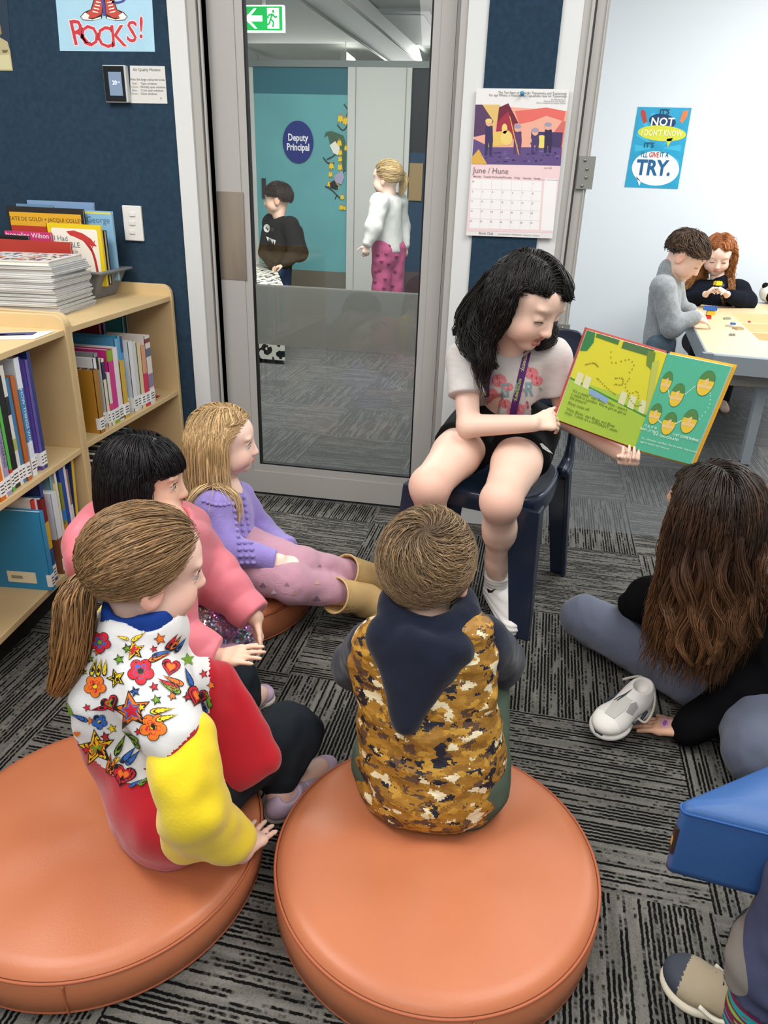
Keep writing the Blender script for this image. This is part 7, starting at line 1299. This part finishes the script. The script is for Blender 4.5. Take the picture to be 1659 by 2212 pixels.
for d, o in (('R', 1), ('L', -1)): h_ = JE['an'+d]*[1, 1, 0]+V3(0, -.035, 0); shoe(r, h_, h_+V3(o*.03, .19, 0), (0, 0, 1), .034, '#3a3d44', '#d8d6d0')
hE = hairmat('boy brown', '#6b5038'); L_ = loc2(HE, Re, sE); wh_ = nrm(V3(.10, -.58, .80))
def cE(U):
    d = U-wh_*(U @ wh_)[:, None]; d /= np.linalg.norm(d, axis=1, keepdims=True)+1e-6; tw_ = np.cross(wh_, d); return d*.8+tw_*.55
rgE = lambda U: (U[:, 2] > -.66+1.30*np.clip(U[:, 1]+.1, 0, 1)**1.2) & ~((np.abs(U[:, 0]) > .86) & (U[:, 2] < -.25) & (U[:, 1] > -.35))
def grow_short(name, parent, o, R, s, color, mat, comb, region, n=4200, length=.05, lw=.0016, seed=1, tip=None, skull=(.0785, .0945, .0835), puff=.012):
    rng = np.random.default_rng(seed); rr = np.array(skull)*s; ctr = loc2(o, R, s)(0, -.010, .020); U = rng.normal(size=(n*4, 3)); U /= np.linalg.norm(U, axis=1, keepdims=True); U = U[region(U)][:n]; m = len(U); k = 9; u = U.copy(); A = []; t = np.linspace(0, 1, k); lens = (length(U) if callable(length) else np.full(m, length))*rng.uniform(.75, 1.1, m); lay = rng.uniform(0, 1, m)
    for i in range(k):
        h_ = 1+(.002+puff*lay*np.sin(t[i]*PI*.62))*s/rr.mean(); A.append(u*rr*h_[:, None]); d = comb(u)+rng.normal(size=(m, 3))*.22; d -= u*(d*u).sum(1, keepdims=True); d /= np.linalg.norm(d, axis=1, keepdims=True)+1e-6; u = u+d*(lens/(k-1)/rr.mean())[:, None]; u /= np.linalg.norm(u, axis=1, keepdims=True)
    A = np.stack(A, 1); W_ = ctr+A @ R; base = np.array(lin(color)); vv = np.exp(rng.normal(0, .3, m)); C_ = base[None, None]*vv[:, None, None]*np.ones((1, k, 1))
    if tip is not None: tt = t[None, :, None]*rng.uniform(.2, 1, m)[:, None, None]; C_ = C_*(1-tt)+np.array(lin(tip))*vv[:, None, None]*tt
    ev, ef, eu = ellipsoid_mesh(ctr, R, rr*1.03, keep=region); return tubes(name, W_, lw*s*rng.uniform(.6, 1.3, m)[:, None]*np.interp(t, [0, .5, 1], [.8, 1, .15])[None], C_, mat, parent, 4, .5, (ev, ef, np.tile(base*.7, (len(ev), 1))), np.tile(ctr, (m, k, 1)))
grow_short('hair', r, HE, Re, sE, '#4c3a28', hE, cE, rgE, 11000, lambda U: .080+.02*(U[:, 2] < .2), .00105, 4, '#a58763', puff=.013)
# ================= girl with long dark hair on the floor
r = person('girl with very long dark brown hair, black top and grey-blue trousers sitting on the carpet')
fwF = nrm((-.55, .83, 0)); Rf = frame((-.42, .89, -.14), (.06, 0, 1)); HF = P(1534, 1112, Y=1.60); sF = 1.10; rtF = V3(.83, .55, 0)
plF = V3(.60, 1.67, .11); JF = dict(head=(HF, Rf, sF), fwd=fwF, pelvis=plF, neck=P(1572, 1275, Y=1.63), shL=P(1468, 1290, Y=1.66), shR=P(1672, 1300, Y=1.68), elL=P(1405, 1300, Z=.28), wrL=P(1370, 1310, Z=.17), elR=P(1668, 1455, Y=1.60), wrR=P(1478, 1578, Z=.045))
JF.update(hipL=plF+V3(-.07, -.02, -.0), hipR=plF+V3(.07, .03, .0), knL=P(1262, 1335, Z=.085), anL=P(1520, 1475, Z=.055), toL=P(1570, 1500, Z=.04), knR=P(1625, 1625, Z=.085), anR=P(1760, 1560, Z=.05), toR=P(1800, 1560, Z=.05))
S = SDF(); body_core(S, JF, 1.03); skf, sfc = skin('medium', '#dba98c')
hand(S, JF['wrR'], P(1385, 1562, Z=.018)-JF['wrR'], V3(0, 0, -1), V3(0, 1, 0), .135, (.05, .12, .12), .09, (.5, .05)); hand(S, JF['wrL'], V3(.3, .3, -.5), V3(.5, 0, -.5), V3(0, 1, 0), .13)
S.mesh('body', skf, r, .0042, cols=sfc)
bt = M('black fleece top', '#0d0d0f', .95, .05, bump=(200, .3)); S = SDF(); torso(S, JF, .022, 1.05)
for d in 'RL': sleeve(S, JF, d, .024, 1.95, .042)
S.cut((0, 0, .012), V3(0, 0, -1)); S.rc(JF['neck']-V3(0, 0, .01), JF['neck']+V3(0, 0, .02), .056, .05, .01); SFb = SDF(); SFb.p = [p for p in S.p if p[5] == 0]; S.mesh('top', bt, r, .0048, wr(16, .006, 81))
tf = M('grey blue stretch cotton', '#545969', .8, .15, bump=(300, .2), var=(10, .07), sheen=.15); S = SDF(); S.rc(plF-V3(0, 0, .0), plF+fwF*.03, .105, .10, .03)
for d in 'RL': S.rc(JF['hip'+d], JF['kn'+d], .082, .066, .02); k_, a_ = JF['kn'+d], JF['an'+d]; S.rc(k_, lerp(k_, a_, .4), .064, .062, .012); S.rc(lerp(k_, a_, .4), a_, .062, .045, .012)
S.cut((0, 0, .004), V3(0, 0, -1)); S.mesh('trousers', tf, r, .005, wr(16, .005, 91, (1.6, .7, 1)))
q = MB(); c = P(1437, 1563, Z=.06); bvF = None
hF = hairmat('dark brown', '#2a1c14', .4); cF = lambda U: np.stack([np.sign(U[:, 0]+.22)*1.1*np.clip(U[:, 1]*1.2+.75, .0, 1), -.55+0*U[:, 1], -.35+0*U[:, 2]], 1); rgF = lambda U: U[:, 2] > -.38+1.1*np.clip(U[:, 1], 0, 1)**1.2
grow_hair('hair', r, HF, Rf, sF, '#21160f', hF, 5600, lambda U: .33+.05*(U[:, 1] < 0), comb=cF, body=SFb, lw=.0017, seed=12, wave=(.016, 12), steps=20, region=rgF, tip='#6e4a2e', tipk=1.0, var=.32, face=(.02, .05))
hairF = [o for o in r.children if o.name.startswith('hair')][0]; bvH = bvh_of(hairF); random.seed(21)
for k_ in range(11):
    x0 = 1452+k_*19; pts_ = []; ph_ = random.uniform(0, 6)
    for j_, y0 in enumerate(range(1190+random.randint(-30, 30), 1440, 24)):
        h_, n_ = hitcam(bvH, x0+(6+j_*1.2)*math.sin(j_*.95+ph_)+(x0-1545)*.012*j_, y0)
        if h_ is not None and h_[2] > .12: pts_.append(h_-nrm(h_-V3(0, 0, CH))*(.004+.004*math.cos(j_*.95+ph_)))
    if len(pts_) > 4: lock('hair_lock', r, pts_, 150, .012, '#33221a', hF, .0013, 60+k_, '#7d5636', .004, (.5, 1, 1, .35))
# round stamp on the back of the hand
hb_ = [o for o in r.children if o.name.startswith('body')][0]; stick(hb_, [(ell(1437, 1562, 10, 10, 20), flat('#c99cc0')), (ell(1437, 1563, 6, 6.5, 12), flat('#a05a8e'))], .0008)
lf_ = empty('lanyard', (0, 0, 0), 0, 'purple strap end with silver clip hanging by the long-haired girl\'s lap', 'lanyard'); q = MB(); a = P(1492, 1405, Z=.20); b = P(1487, 1440, Z=.165); q.add([a+V3(-.011, 0, 0), a+V3(.011, 0, 0), b+V3(.011, 0, 0), b+V3(-.011, 0, 0), a+V3(-.011, .002, 0), a+V3(.011, .002, 0), b+V3(.011, .002, 0), b+V3(-.011, .002, 0)], [(3,2,1,0),(4,5,6,7),(0,1,5,4),(2,3,7,6),(1,2,6,5),(3,0,4,7)], pur); q.build('strap', lf_)
q = MB(); t = np.linspace(0, 2*PI, 18); c = b+V3(0, 0, -.008); sm_ = M('silver clip', '#b9b9bb'); q.tube([c+V3(.013*math.cos(k), 0, .008*math.sin(k)) for k in t], .0016, sm_, 6, False); q.tube([c+V3(0, 0, -.008), c+V3(0, 0, -.016)], .003, sm_, 8); q.tube([c+V3(.004*math.cos(k), 0, -.024+.009*math.sin(k)) for k in t], .0014, sm_, 6, False); q.build('clip', lf_)
# loose trainer under her hand
so_ = shoe(None, P(1392, 1515, Z=.052), P(1285, 1590, Z=.030), (-.35, -.55, .75), .042, '#cfcac4', '#dcd8d0', 'sneaker', '#bdb3a6', accent='#2c3440', toecap='#dedad2'); tag(so_, 'white and grey sneaker with loose laces tipped under the girl\'s hand', 'shoe')
ch0 = {o.name.split('.')[0]: o for o in so_.children}
stick(ch0['upper'], [([(1306, 1540), (1324, 1516), (1346, 1503), (1364, 1512), (1350, 1534), (1326, 1553)], flat('#b4b0aa')), ([(1326, 1513), (1334, 1515), (1350, 1504), (1368, 1487), (1350, 1499), (1336, 1506)], flat('#2c3440')), ([(1352, 1538), (1362, 1520), (1374, 1516), (1378, 1528), (1366, 1545)], flat('#8f8b88'))], .0015); stick(ch0['sole'], [([(1282, 1572), (1290, 1570), (1304, 1586), (1300, 1590), (1286, 1582)], flat('#1d2430'))], .0015)
q = MB(); q.tube(smooth_path([P(1345, 1468, Z=.11), P(1385, 1462, Z=.13), P(1412, 1490, Z=.12), P(1412, 1530, Z=.09), P(1395, 1560, Z=.07), P(1378, 1552, Z=.07)], 26), .0032, M('lace grey', '#a59d92', .8), 6); q.build('loose_lace', so_)
q = MB(); a = P(1368, 1478, Z=.09); q.add([a, P(1390, 1492, Z=.085), P(1384, 1502, Z=.082), P(1362, 1488, Z=.088)], [(0, 1, 2, 3)], flat('#c78fb4')); q.build('pink_patch', so_)
# ================= blue seat and the leg at the lower right
bs = empty('blue_stool', (.62, .98, 0), 0, 'blue upholstered seat with rounded corner at the right edge', 'stool'); bv_ = M('blue vinyl', '#30568c', .45, .35, bump=(200, .15), var=(6, .04)); ZB_ = .40
cA_, cB_, cC_ = P(1448, 1742, Z=ZB_), P(1680, 1645, Z=ZB_), P(1680, 1800, Z=ZB_); off = V3(.62, .98, 0)
out = [cA_[:2]+[-.004, .012], cA_[:2]+[.006, -.018]]; e1 = nrm(cC_-cA_); e2 = nrm(cB_-cA_); pts = [cA_+e1*.02, cA_+e1*.36, cA_+e1*.36+V3(.05, .14, 0), cA_+e2*.42, cA_+e2*.02]; pts = [p-off for p in pts]
q = MB(); n = len(pts); base = np.array([p[:2] for p in pts]); cen = base.mean(0)
lv = [(1.0, ZB_-.125), (1.0, ZB_-.115), (1.0, ZB_-.01), (.99, ZB_-.002), (.93, ZB_+.004), (.5, ZB_+.010)]
dn = np.array([smooth_path(np.vstack([base[-1], base, base[:2]]), 8)[0]]); rr_ = []
for i in range(n):
    a_, b_, c_ = base[i-1], base[i], base[(i+1) % n]; rd = min(.035, .45*np.linalg.norm(a_-b_), .45*np.linalg.norm(c_-b_)); p0, p2 = b_+nrm(a_-b_)*rd, b_+nrm(c_-b_)*rd
    rr_ += [(1-t)**2*p0+2*t*(1-t)*b_+t*t*p2 for t in np.linspace(0, 1, 6)]
rr_ = np.array(rr_); m_ = len(rr_); vs = np.vstack([np.c_[cen+(rr_-cen)*k, np.full(m_, z)] for k, z in lv]+[np.r_[cen, ZB_+.011][None]])
q.add(vs, [(i*m_+j, i*m_+(j+1) % m_, (i+1)*m_+(j+1) % m_, (i+1)*m_+j) for i in range(5) for j in range(m_)]+[(5*m_+j, 5*m_+(j+1) % m_, 6*m_) for j in range(m_)]+[list(range(m_))[::-1]], bv_, True); q.build('seat', bs)
q = MB(); q.tube([np.r_[cen+(p-cen)*1.002, ZB_-.006] for p in np.vstack([rr_, rr_[:1]])], .0022, M('blue seam', '#27508c', .5), 6, False); q.build('seam', bs)
q = MB(); b0 = cA_-off; pk_ = rr_[np.argmin(((rr_-b0[:2])**2).sum(1))]; b0 = np.r_[pk_, b0[2]]+V3(.003, .017, 0); q.box(b0+V3(-.006, -.022, -.09), b0+V3(.004, -.012, -.04), M('woven tag', '#3b2a26', .7)); q.box(b0+V3(-.0065, -.0205, -.075), b0+V3(-.005, -.0135, -.06), flat('#c99a4a')); q.build('label_tag', bs)
q = MB(); q.tube([(.0+cen[0]+.12, cen[1], .02), (cen[0]+.12, cen[1], ZB_-.12)], .03, M('stool post', '#3a3d42', .4, .5, metal=.5), 16); q.lathe([(.17, 0), (.17, .012), (.05, .03)], M('stool post', '#3a3d42'), (cen[0]+.12, cen[1], 0), 40); q.build('pedestal', bs)
r = person('leg in navy and stone patterned trousers with a suede trainer at the lower right corner'); an, to_ = P(1632, 2160, Z=.085), P(1440, 2118, Z=.0); kn = P(1790, 1930, Z=.34)
sh_ = shoe(r, P(1650, 2240, Z=0), P(1430, 2102, Z=0), (0, 0, 1), .043, '#a3947b', '#d8cfb8', 'shoe', '#16211c', accent='#e0d8c6', toecap='#3a3f4a')
S = SDF(); S.rc(an-V3(0, 0, .04), lerp(an, kn, .3), .034, .042, .01); S.rc(lerp(an, kn, .3), kn, .042, .05, .01); S.rc(kn, kn+V3(.25, .15, .05), .055, .065, .02); S.mesh('body', skn, r, .005, cols=snc)
S = SDF(); S.rc(an-V3(0, 0, .045), lerp(an, kn, .2), .039, .045, .01); sk3 = M('bright striped sock', '#7d2f52', .9, .1)
def stripes_m(m):
    N = m.node_tree.nodes; L = m.node_tree.links; tc = N.new('ShaderNodeTexCoord'); mp = N.new('ShaderNodeMapping'); mp.inputs['Scale'].default_value = (8, 0, 30); L.new(tc.outputs['Object'], mp.inputs[0]); w_ = N.new('ShaderNodeTexNoise'); w_.inputs['Scale'].default_value = 1.2; L.new(mp.outputs[0], w_.inputs['Vector']); rr = N.new('ShaderNodeValToRGB'); rr.color_ramp.interpolation = 'CONSTANT'; L.new(w_.outputs['Fac'], rr.inputs[0]); e = rr.color_ramp.elements; e[0].color = (*lin('#a5305a'), 1); e[1].position = .6; e[1].color = (*lin('#8fc04a'), 1)
    for p_, c in ((.42, '#35a0a0'), (.5, '#7d2f52')): k = e.new(p_); k.color = (*lin(c), 1)
    L.new(rr.outputs[0], N['Principled BSDF'].inputs['Base Color'])
stripes_m(sk3); S.mesh('sock', sk3, r, .004)
pt = M('navy and stone patterned cotton', '#3e4358', .85, .12, bump=(260, .2)); 
def two(m):
    N = m.node_tree.nodes; L = m.node_tree.links; tc = N.new('ShaderNodeTexCoord'); n = N.new('ShaderNodeTexNoise'); n.inputs['Scale'].default_value = 7; n.inputs['Detail'].default_value = 0; L.new(tc.outputs['Object'], n.inputs['Vector']); g = N.new('ShaderNodeMath'); g.operation = 'GREATER_THAN'; g.inputs[1].default_value = .53; L.new(n.outputs['Fac'], g.inputs[0]); x = N.new('ShaderNodeMix'); x.data_type = 'RGBA'; L.new(g.outputs[0], x.inputs[0]); x.inputs[6].default_value = (*lin('#474c66'), 1); x.inputs[7].default_value = (*lin('#85807a'), 1); L.new(x.outputs[2], N['Principled BSDF'].inputs['Base Color'])
two(pt); S = SDF(); S.rc(lerp(an, kn, .12), lerp(an, kn, .5), .066, .062, .02); S.rc(lerp(an, kn, .45), kn, .062, .068, .03); S.rc(kn, kn+V3(.25, .15, .05), .07, .085, .03); trim(S, lerp(an, kn, .10), an-kn, .1); S.mesh('trouser_leg', pt, r, .005, wr(17, .008, 17))
# ================= boy at the play table
r = person('boy in a grey fleece standing at the play table building with bricks'); fwG = nrm((.92, -.1, 0)); Rg = frame((.80, -.22, -.55)); HG = P(1482, 550, Y=4.12); sG = 1.06; rtG = V3(-.1, -.99, 0)
JG = dict(head=(HG, Rg, sG), fwd=fwG, lids='down', pelvis=P(1420, 760, Y=4.15), neck=P(1440, 597, Y=4.13), shR=P(1432, 622, Y=4.03), shL=P(1450, 612, Y=4.26), elR=P(1452, 705, Y=4.0), wrR=P(1500, 692, Y=4.02), elL=P(1468, 690, Y=4.30), wrL=P(1490, 676, Y=4.25))
JG['pelvis'][2] = .50; JG['wrR'][2] = TZ+.055; JG['wrL'][2] = TZ+.06
for d, o in (('R', -.06), ('L', .06)): JG['hip'+d] = JG['pelvis']+V3(0, o, -.02); JG['kn'+d] = JG['hip'+d]+V3(.02, 0, -.21); JG['an'+d] = V3(JG['hip'+d][0], JG['hip'+d][1], .06); JG['to'+d] = JG['an'+d]+V3(.13, 0, -.035)
S = SDF(); body_core(S, JG, .95); hand(S, JG['wrR'], V3(.9, .1, -.25), V3(.0, .2, -1), V3(0, 1, 0), .12, (.3, .4, .3), .07); hand(S, JG['wrL'], V3(.8, -.3, -.2), V3(0, 0, -1), V3(0, -1, 0), .12, (.3, .4, .3), .07); S.mesh('body', skn, r, .006, cols=snc); eyes(r, HG, Rg, sG, lids='down', brow='#3a2a20')
gf = M('grey marl fleece', '#8d9193', .92, .1, bump=(120, .35, .003), var=(70, .16), sheen=.3); S = SDF(); torso(S, JG, .018)
for d in 'RL': sleeve(S, JG, d, .02, 1.92, .038)
S.rc(JG['neck']-V3(0, 0, .02), JG['neck']+V3(0.0, 0, .035), .055, .052, .01); S.cut(JG['pelvis']-V3(0, 0, .055), V3(0, 0, -1)); fl_o = S.mesh('fleece', gf, r, .006, wr(14, .005, 15)); kk2 = flat('#2c2c2e')
stick(fl_o, [(stroke(smooth_path(p_, 10), w_), kk2 if i != 2 else flat('#a03a3a')) for i, (p_, w_) in enumerate((([(1398, 615), (1392, 640), (1396, 660)], 4), ([(1400, 622), (1404, 640), (1396, 655), (1390, 675)], 3), ([(1394, 634), (1396, 642)], 4), ([(1392, 660), (1400, 668), (1392, 682), (1388, 688)], 4), ([(1449, 715), (1446, 735), (1448, 745)], 2.5)))])
S = SDF(); 
for d in 'RL': S.rc(JG['hip'+d], JG['kn'+d], .075, .06, .02); S.rc(JG['kn'+d], JG['an'+d], .06, .05, .02)
S.mesh('trousers', M('blue grey patterned cotton', '#5d6b7a', .85, .1, var=(16, .35)), r, .008)
for d in 'RL': h_ = JG['an'+d]*[1, 1, 0]-V3(.04, 0, 0); shoe(r, h_, h_+V3(.19, 0, 0), (0, 0, 1), .034, '#2e3238', '#c9c7c2')
q = MB(); q.tube([JG['wrL']+nrm(JG['elL']-JG['wrL'])*.012+V3(0, .027*math.cos(t), .027*math.sin(t)) for t in np.linspace(0, 2*PI, 20)], .006, M('black watch strap', '#121214', .5), 8, False); q.build('watch', r)
hG = hairmat('far dark brown', '#3a2a1e'); whg = nrm(V3(0, -.45, .9)); cG = lambda U: (U-whg*(U @ whg)[:, None])+np.where((U[:, 1] > 0)[:, None], np.array([.1, .5, 0.]), 0); rgG = lambda U: (U[:, 2] > -.55+1.05*np.clip(U[:, 1]+.05, 0, 1)**1.3) & ~((np.abs(U[:, 0]) > .8) & (U[:, 2] < -.05) & (U[:, 1] > -.3))
grow_short('hair', r, HG, Rg, sG, '#32241b', hG, cG, rgG, 2400, .055, .0024, 7, '#6b523c', puff=.014)
# ================= red-haired girl
r = person('girl with long curly red hair in navy sitting behind the play table'); fwH = nrm((-.1, -1, 0)); Rh_ = frame((-.10, -.90, -.42)); HH = P(1552, 548, Y=4.98); sH = 1.02
JH = dict(head=(HH, Rh_, sH), fwd=fwH, lids='down', pelvis=V3(0, 0, 0), shR=P(1506, 628, Y=5.0), shL=P(1594, 626, Y=5.0), elR=P(1488, 655, Y=4.95), elL=P(1612, 652, Y=4.95), wrR=P(1522, 637, Y=4.82), wrL=P(1572, 637, Y=4.82)); JH['pelvis'] = (JH['shR']+JH['shL'])/2-V3(0, -.02, .32); JH['neck'] = (JH['shR']+JH['shL'])/2+V3(0, 0, .02)
for d, o in (('R', -.07), ('L', .07)): JH['hip'+d] = JH['pelvis']+V3(o, 0, 0); JH['kn'+d] = JH['hip'+d]+V3(o*.3, -.30, 0); JH['an'+d] = V3(JH['kn'+d][0], JH['kn'+d][1], .06); JH['to'+d] = JH['an'+d]+V3(0, -.12, -.03)
S = SDF(); body_core(S, JH, 1.); hand(S, JH['wrR'], P(1543, 621, Y=4.76)-JH['wrR'], V3(.5, -.2, -.4), V3(.3, -.3, .8), .125, (.5, .6, .3), .06, (.5, .2)); hand(S, JH['wrL'], P(1556, 620, Y=4.76)-JH['wrL'], V3(-.5, -.2, -.4), V3(-.3, -.3, .8), .125, (.5, .6, .3), .06, (.5, .2)); S.mesh('body', skp, r, .006, cols=skpc); eyes(r, HH, Rh_, sH, lids='down', brow='#a8683a')
S = SDF(); torso(S, JH, .02)
for d in 'RL': sleeve(S, JH, d, .022, 1.88, .038)
S.rc(JH['neck']-V3(0, 0, .02), JH['neck']+V3(0, 0, .03), .055, .05, .01); SHb = SDF(); SHb.p = list(S.p); S.mesh('top', M('dark navy fleece', '#14171f', .92, .1, bump=(150, .3)), r, .006, wr(14, .005, 19))
S = SDF(); 
for d in 'RL': S.rc(JH['hip'+d], JH['kn'+d], .075, .06, .02); S.rc(JH['kn'+d], JH['an'+d], .06, .045, .02)
S.mesh('trousers', M('dark leggings', '#1b1d24', .8, .1), r, .009)
cH = lambda U: np.stack([np.sign(U[:, 0]-.1)*1.0, -.3+0*U[:, 1], -.35+0*U[:, 2]], 1); grow_hair('hair', r, HH, Rh_, sH, '#94562c', hairmat('copper', '#94562c'), 2600, .36, comb=cH, body=SHb, lw=.0026, seed=22, wave=(.022, 22), steps=22, region=lambda U: U[:, 2] > -.35+1.1*np.clip(U[:, 1], 0, 1)**1.2, tip='#cf9a5c', face=(.03, .04), var=.3)
brick('small yellow brick held by the red-haired girl', P(1550, 616, Y=4.72), 3, 2, .02, '#e6c21a', .5); brick('grey brick held in the red-haired girl\'s left hand', P(1557, 618, Y=4.735), 2, 2, .012, '#5a5f63', .2)
# ================= boy beyond the glass
r = person('dark haired boy in a black monster-face jumper beyond the glass door'); fwI = nrm((-.9, -.42, 0)); Ri = frame((-.97, -.12, -.06)); HI = P(600, 428, Y=5.95); sI = 1.08
JI = dict(head=(HI, Ri, sI), fwd=fwI, pelvis=V3(0, 0, 0), neck=P(602, 464, Y=5.95), shR=P(585, 480, Y=6.05), shL=P(628, 487, Y=5.86), elR=P(575, 545, Y=6.02), wrR=P(592, 578, Y=5.8), elL=P(640, 545, Y=5.82), wrL=P(612, 572, Y=5.72)); JI['pelvis'] = P(607, 590, Y=5.95)
for d, o in (('R', V3(-.03, .06, 0)), ('L', V3(.03, -.06, 0))): JI['hip'+d] = JI['pelvis']+o; JI['kn'+d] = V3(*(JI['hip'+d]*[1, 1, 0]+[0, 0, .27])); JI['an'+d] = JI['kn'+d]*[1, 1, 0]+[0, 0, .06]; JI['to'+d] = JI['an'+d]+fwI*.13-V3(0, 0, .03)
S = SDF(); body_core(S, JI, .95); hand(S, JI['wrR'], V3(.3, -.5, -.5), V3(0, -1, 0), V3(0, 0, 1), .12, (.8, .9, .4)); hand(S, JI['wrL'], V3(-.8, -.2, -.3), V3(0, 0, -1), V3(0, -1, 0), .12, (.8, .9, .4)); S.mesh('body', skn, r, .007, cols=snc); eyes(r, HI, Ri, sI, brow='#2a1e18')
S = SDF(); torso(S, JI, .022)
for d in 'RL': sleeve(S, JI, d, .024, 1.9, .04)
S.rc(P(640, 500, Y=5.92), P(645, 545, Y=5.9), .05, .075, .03); S.cut(JI['pelvis']-V3(0, 0, .07), V3(0, 0, -1)); ju = S.mesh('jumper', M('black jumper', '#1d1a19', .9, .1), r, .007, wr(12, .006, 25)); its = [(ell(577, 493, 7, 9), flat('#e8e6e0')), (ell(588, 494, 7, 9.5), flat('#e8e6e0')), (ell(577, 494, 3, 4, 12), kk2), (ell(589, 496, 3.5, 4.5, 12), kk2)]+[([(575+5*k, 511+2*k), (581+5*k, 513+2*k), (579+5*k, 522+2.2*k)], flat('#e8e6e0')) for k in range(4)]; stick(ju, its, .003)
S = SDF()
for d in 'RL': S.rc(JI['hip'+d], JI['kn'+d], .075, .06, .02); S.rc(JI['kn'+d], JI['an'+d], .06, .05, .02)
S.mesh('jeans', M('mid blue denim', '#2a4468', .85, .1), r, .009)
for d in 'RL': h_ = JI['an'+d]*[1, 1, 0]-fwI*.04; shoe(r, h_, h_+fwI*.19, (0, 0, 1), .034, '#2e3238', '#c9c7c2')
grow_short('hair', r, HI, Ri, sI, '#1c1512', hairmat('far black brown', '#1c1512'), cG, lambda U: (U[:, 2] > -.5+.95*np.clip(U[:, 1]+.05, 0, 1)**1.3*.72) & ~((np.abs(U[:, 0]) > .8) & (U[:, 2] < -.1) & (U[:, 1] > -.3)), 2600, .07, .0022, 9, '#4a382c', puff=.012)
# ================= girl beyond the glass
r = person('blonde girl in pale sweatshirt and pink heart trousers beyond the glass door'); fwJ = nrm((-.75, .62, 0)); Rj = frame((-.93, .30, -.03)); HJ = P(836, 384, Y=5.72); sJ = 1.08
JJ = dict(head=(HJ, Rj, sJ), fwd=fwJ, pelvis=P(840, 540, Y=5.72), neck=P(840, 418, Y=5.72), shL=P(818, 438, Y=5.60), shR=P(860, 436, Y=5.84), elL=P(808, 490, Y=5.55), wrL=P(793, 528, Y=5.52), elR=P(868, 490, Y=5.9), wrR=P(876, 532, Y=5.86))
for d, o in (('L', V3(-.04, -.05, 0)), ('R', V3(.04, .05, 0))): JJ['hip'+d] = JJ['pelvis']+o; JJ['kn'+d] = V3(*(JJ['hip'+d]*[1, 1, 0]+[0, 0, .32])); JJ['an'+d] = JJ['kn'+d]*[1, 1, 0]+[0, 0, .06]; JJ['to'+d] = JJ['an'+d]+fwJ*.14-V3(0, 0, .03)
S = SDF(); body_core(S, JJ, 1.)
for d in 'RL': hand(S, JJ['wr'+d], V3(-.1, 0, -1), V3(-.3, .6, 0), V3(-1, .5, 0), .12, (.5, .6, .4))
S.mesh('body', skp, r, .007, cols=skpc); ws = M('pale tie dye sweatshirt', '#d4d3cf', .85, .1, var=(4, .10)); S = SDF(); torso(S, JJ, .022)
for d in 'RL': sleeve(S, JJ, d, .026, 1.9, .04)
S.cut(JJ['pelvis']-V3(0, 0, .01), V3(0, 0, -1)); S.mesh('sweatshirt', ws, r, .007, wr(12, .007, 27))
S = SDF(); S.rc(JJ['pelvis']-V3(0, 0, .04), JJ['pelvis']+V3(0, 0, .02), .10, .095, .03, sq=(fwJ, .85))
for d in 'RL': S.rc(JJ['hip'+d], JJ['kn'+d], .082, .062, .02); S.rc(JJ['kn'+d], JJ['an'+d], .06, .05, .02)
pj_ = S.mesh('trousers', M('rose pink cotton', '#b8577f', .85, .1), r, .007, wr(15, .006, 28)); hm = flat('#7d2443'); stick(pj_, [(hrt(x, y, 4.2, .1), hm) for x, y in ((843, 530), (816, 552), (834, 550), (858, 528), (839, 572), (820, 585), (853, 588), (812, 588), (832, 604), (810, 610), (829, 624), (847, 619), (856, 556), (824, 566))], .003)
for d in 'RL': h_ = JJ['an'+d]*[1, 1, 0]-fwJ*.04; shoe(r, h_, h_+fwJ*.19, (0, 0, 1), .034, '#b9a9b4', '#c9c7c2')
tie = P(860, 378, Y=5.74); ponytail('hair', r, HJ, Rj, sJ, '#a98f64', hairmat('far blonde', '#a98f64'), tie, [tie, P(869, 380, Y=5.75), P(872, 396, Y=5.75), P(866, 418, Y=5.75)], 1700, 16, '#c9ae7c', 300, .035, lw=.0026)
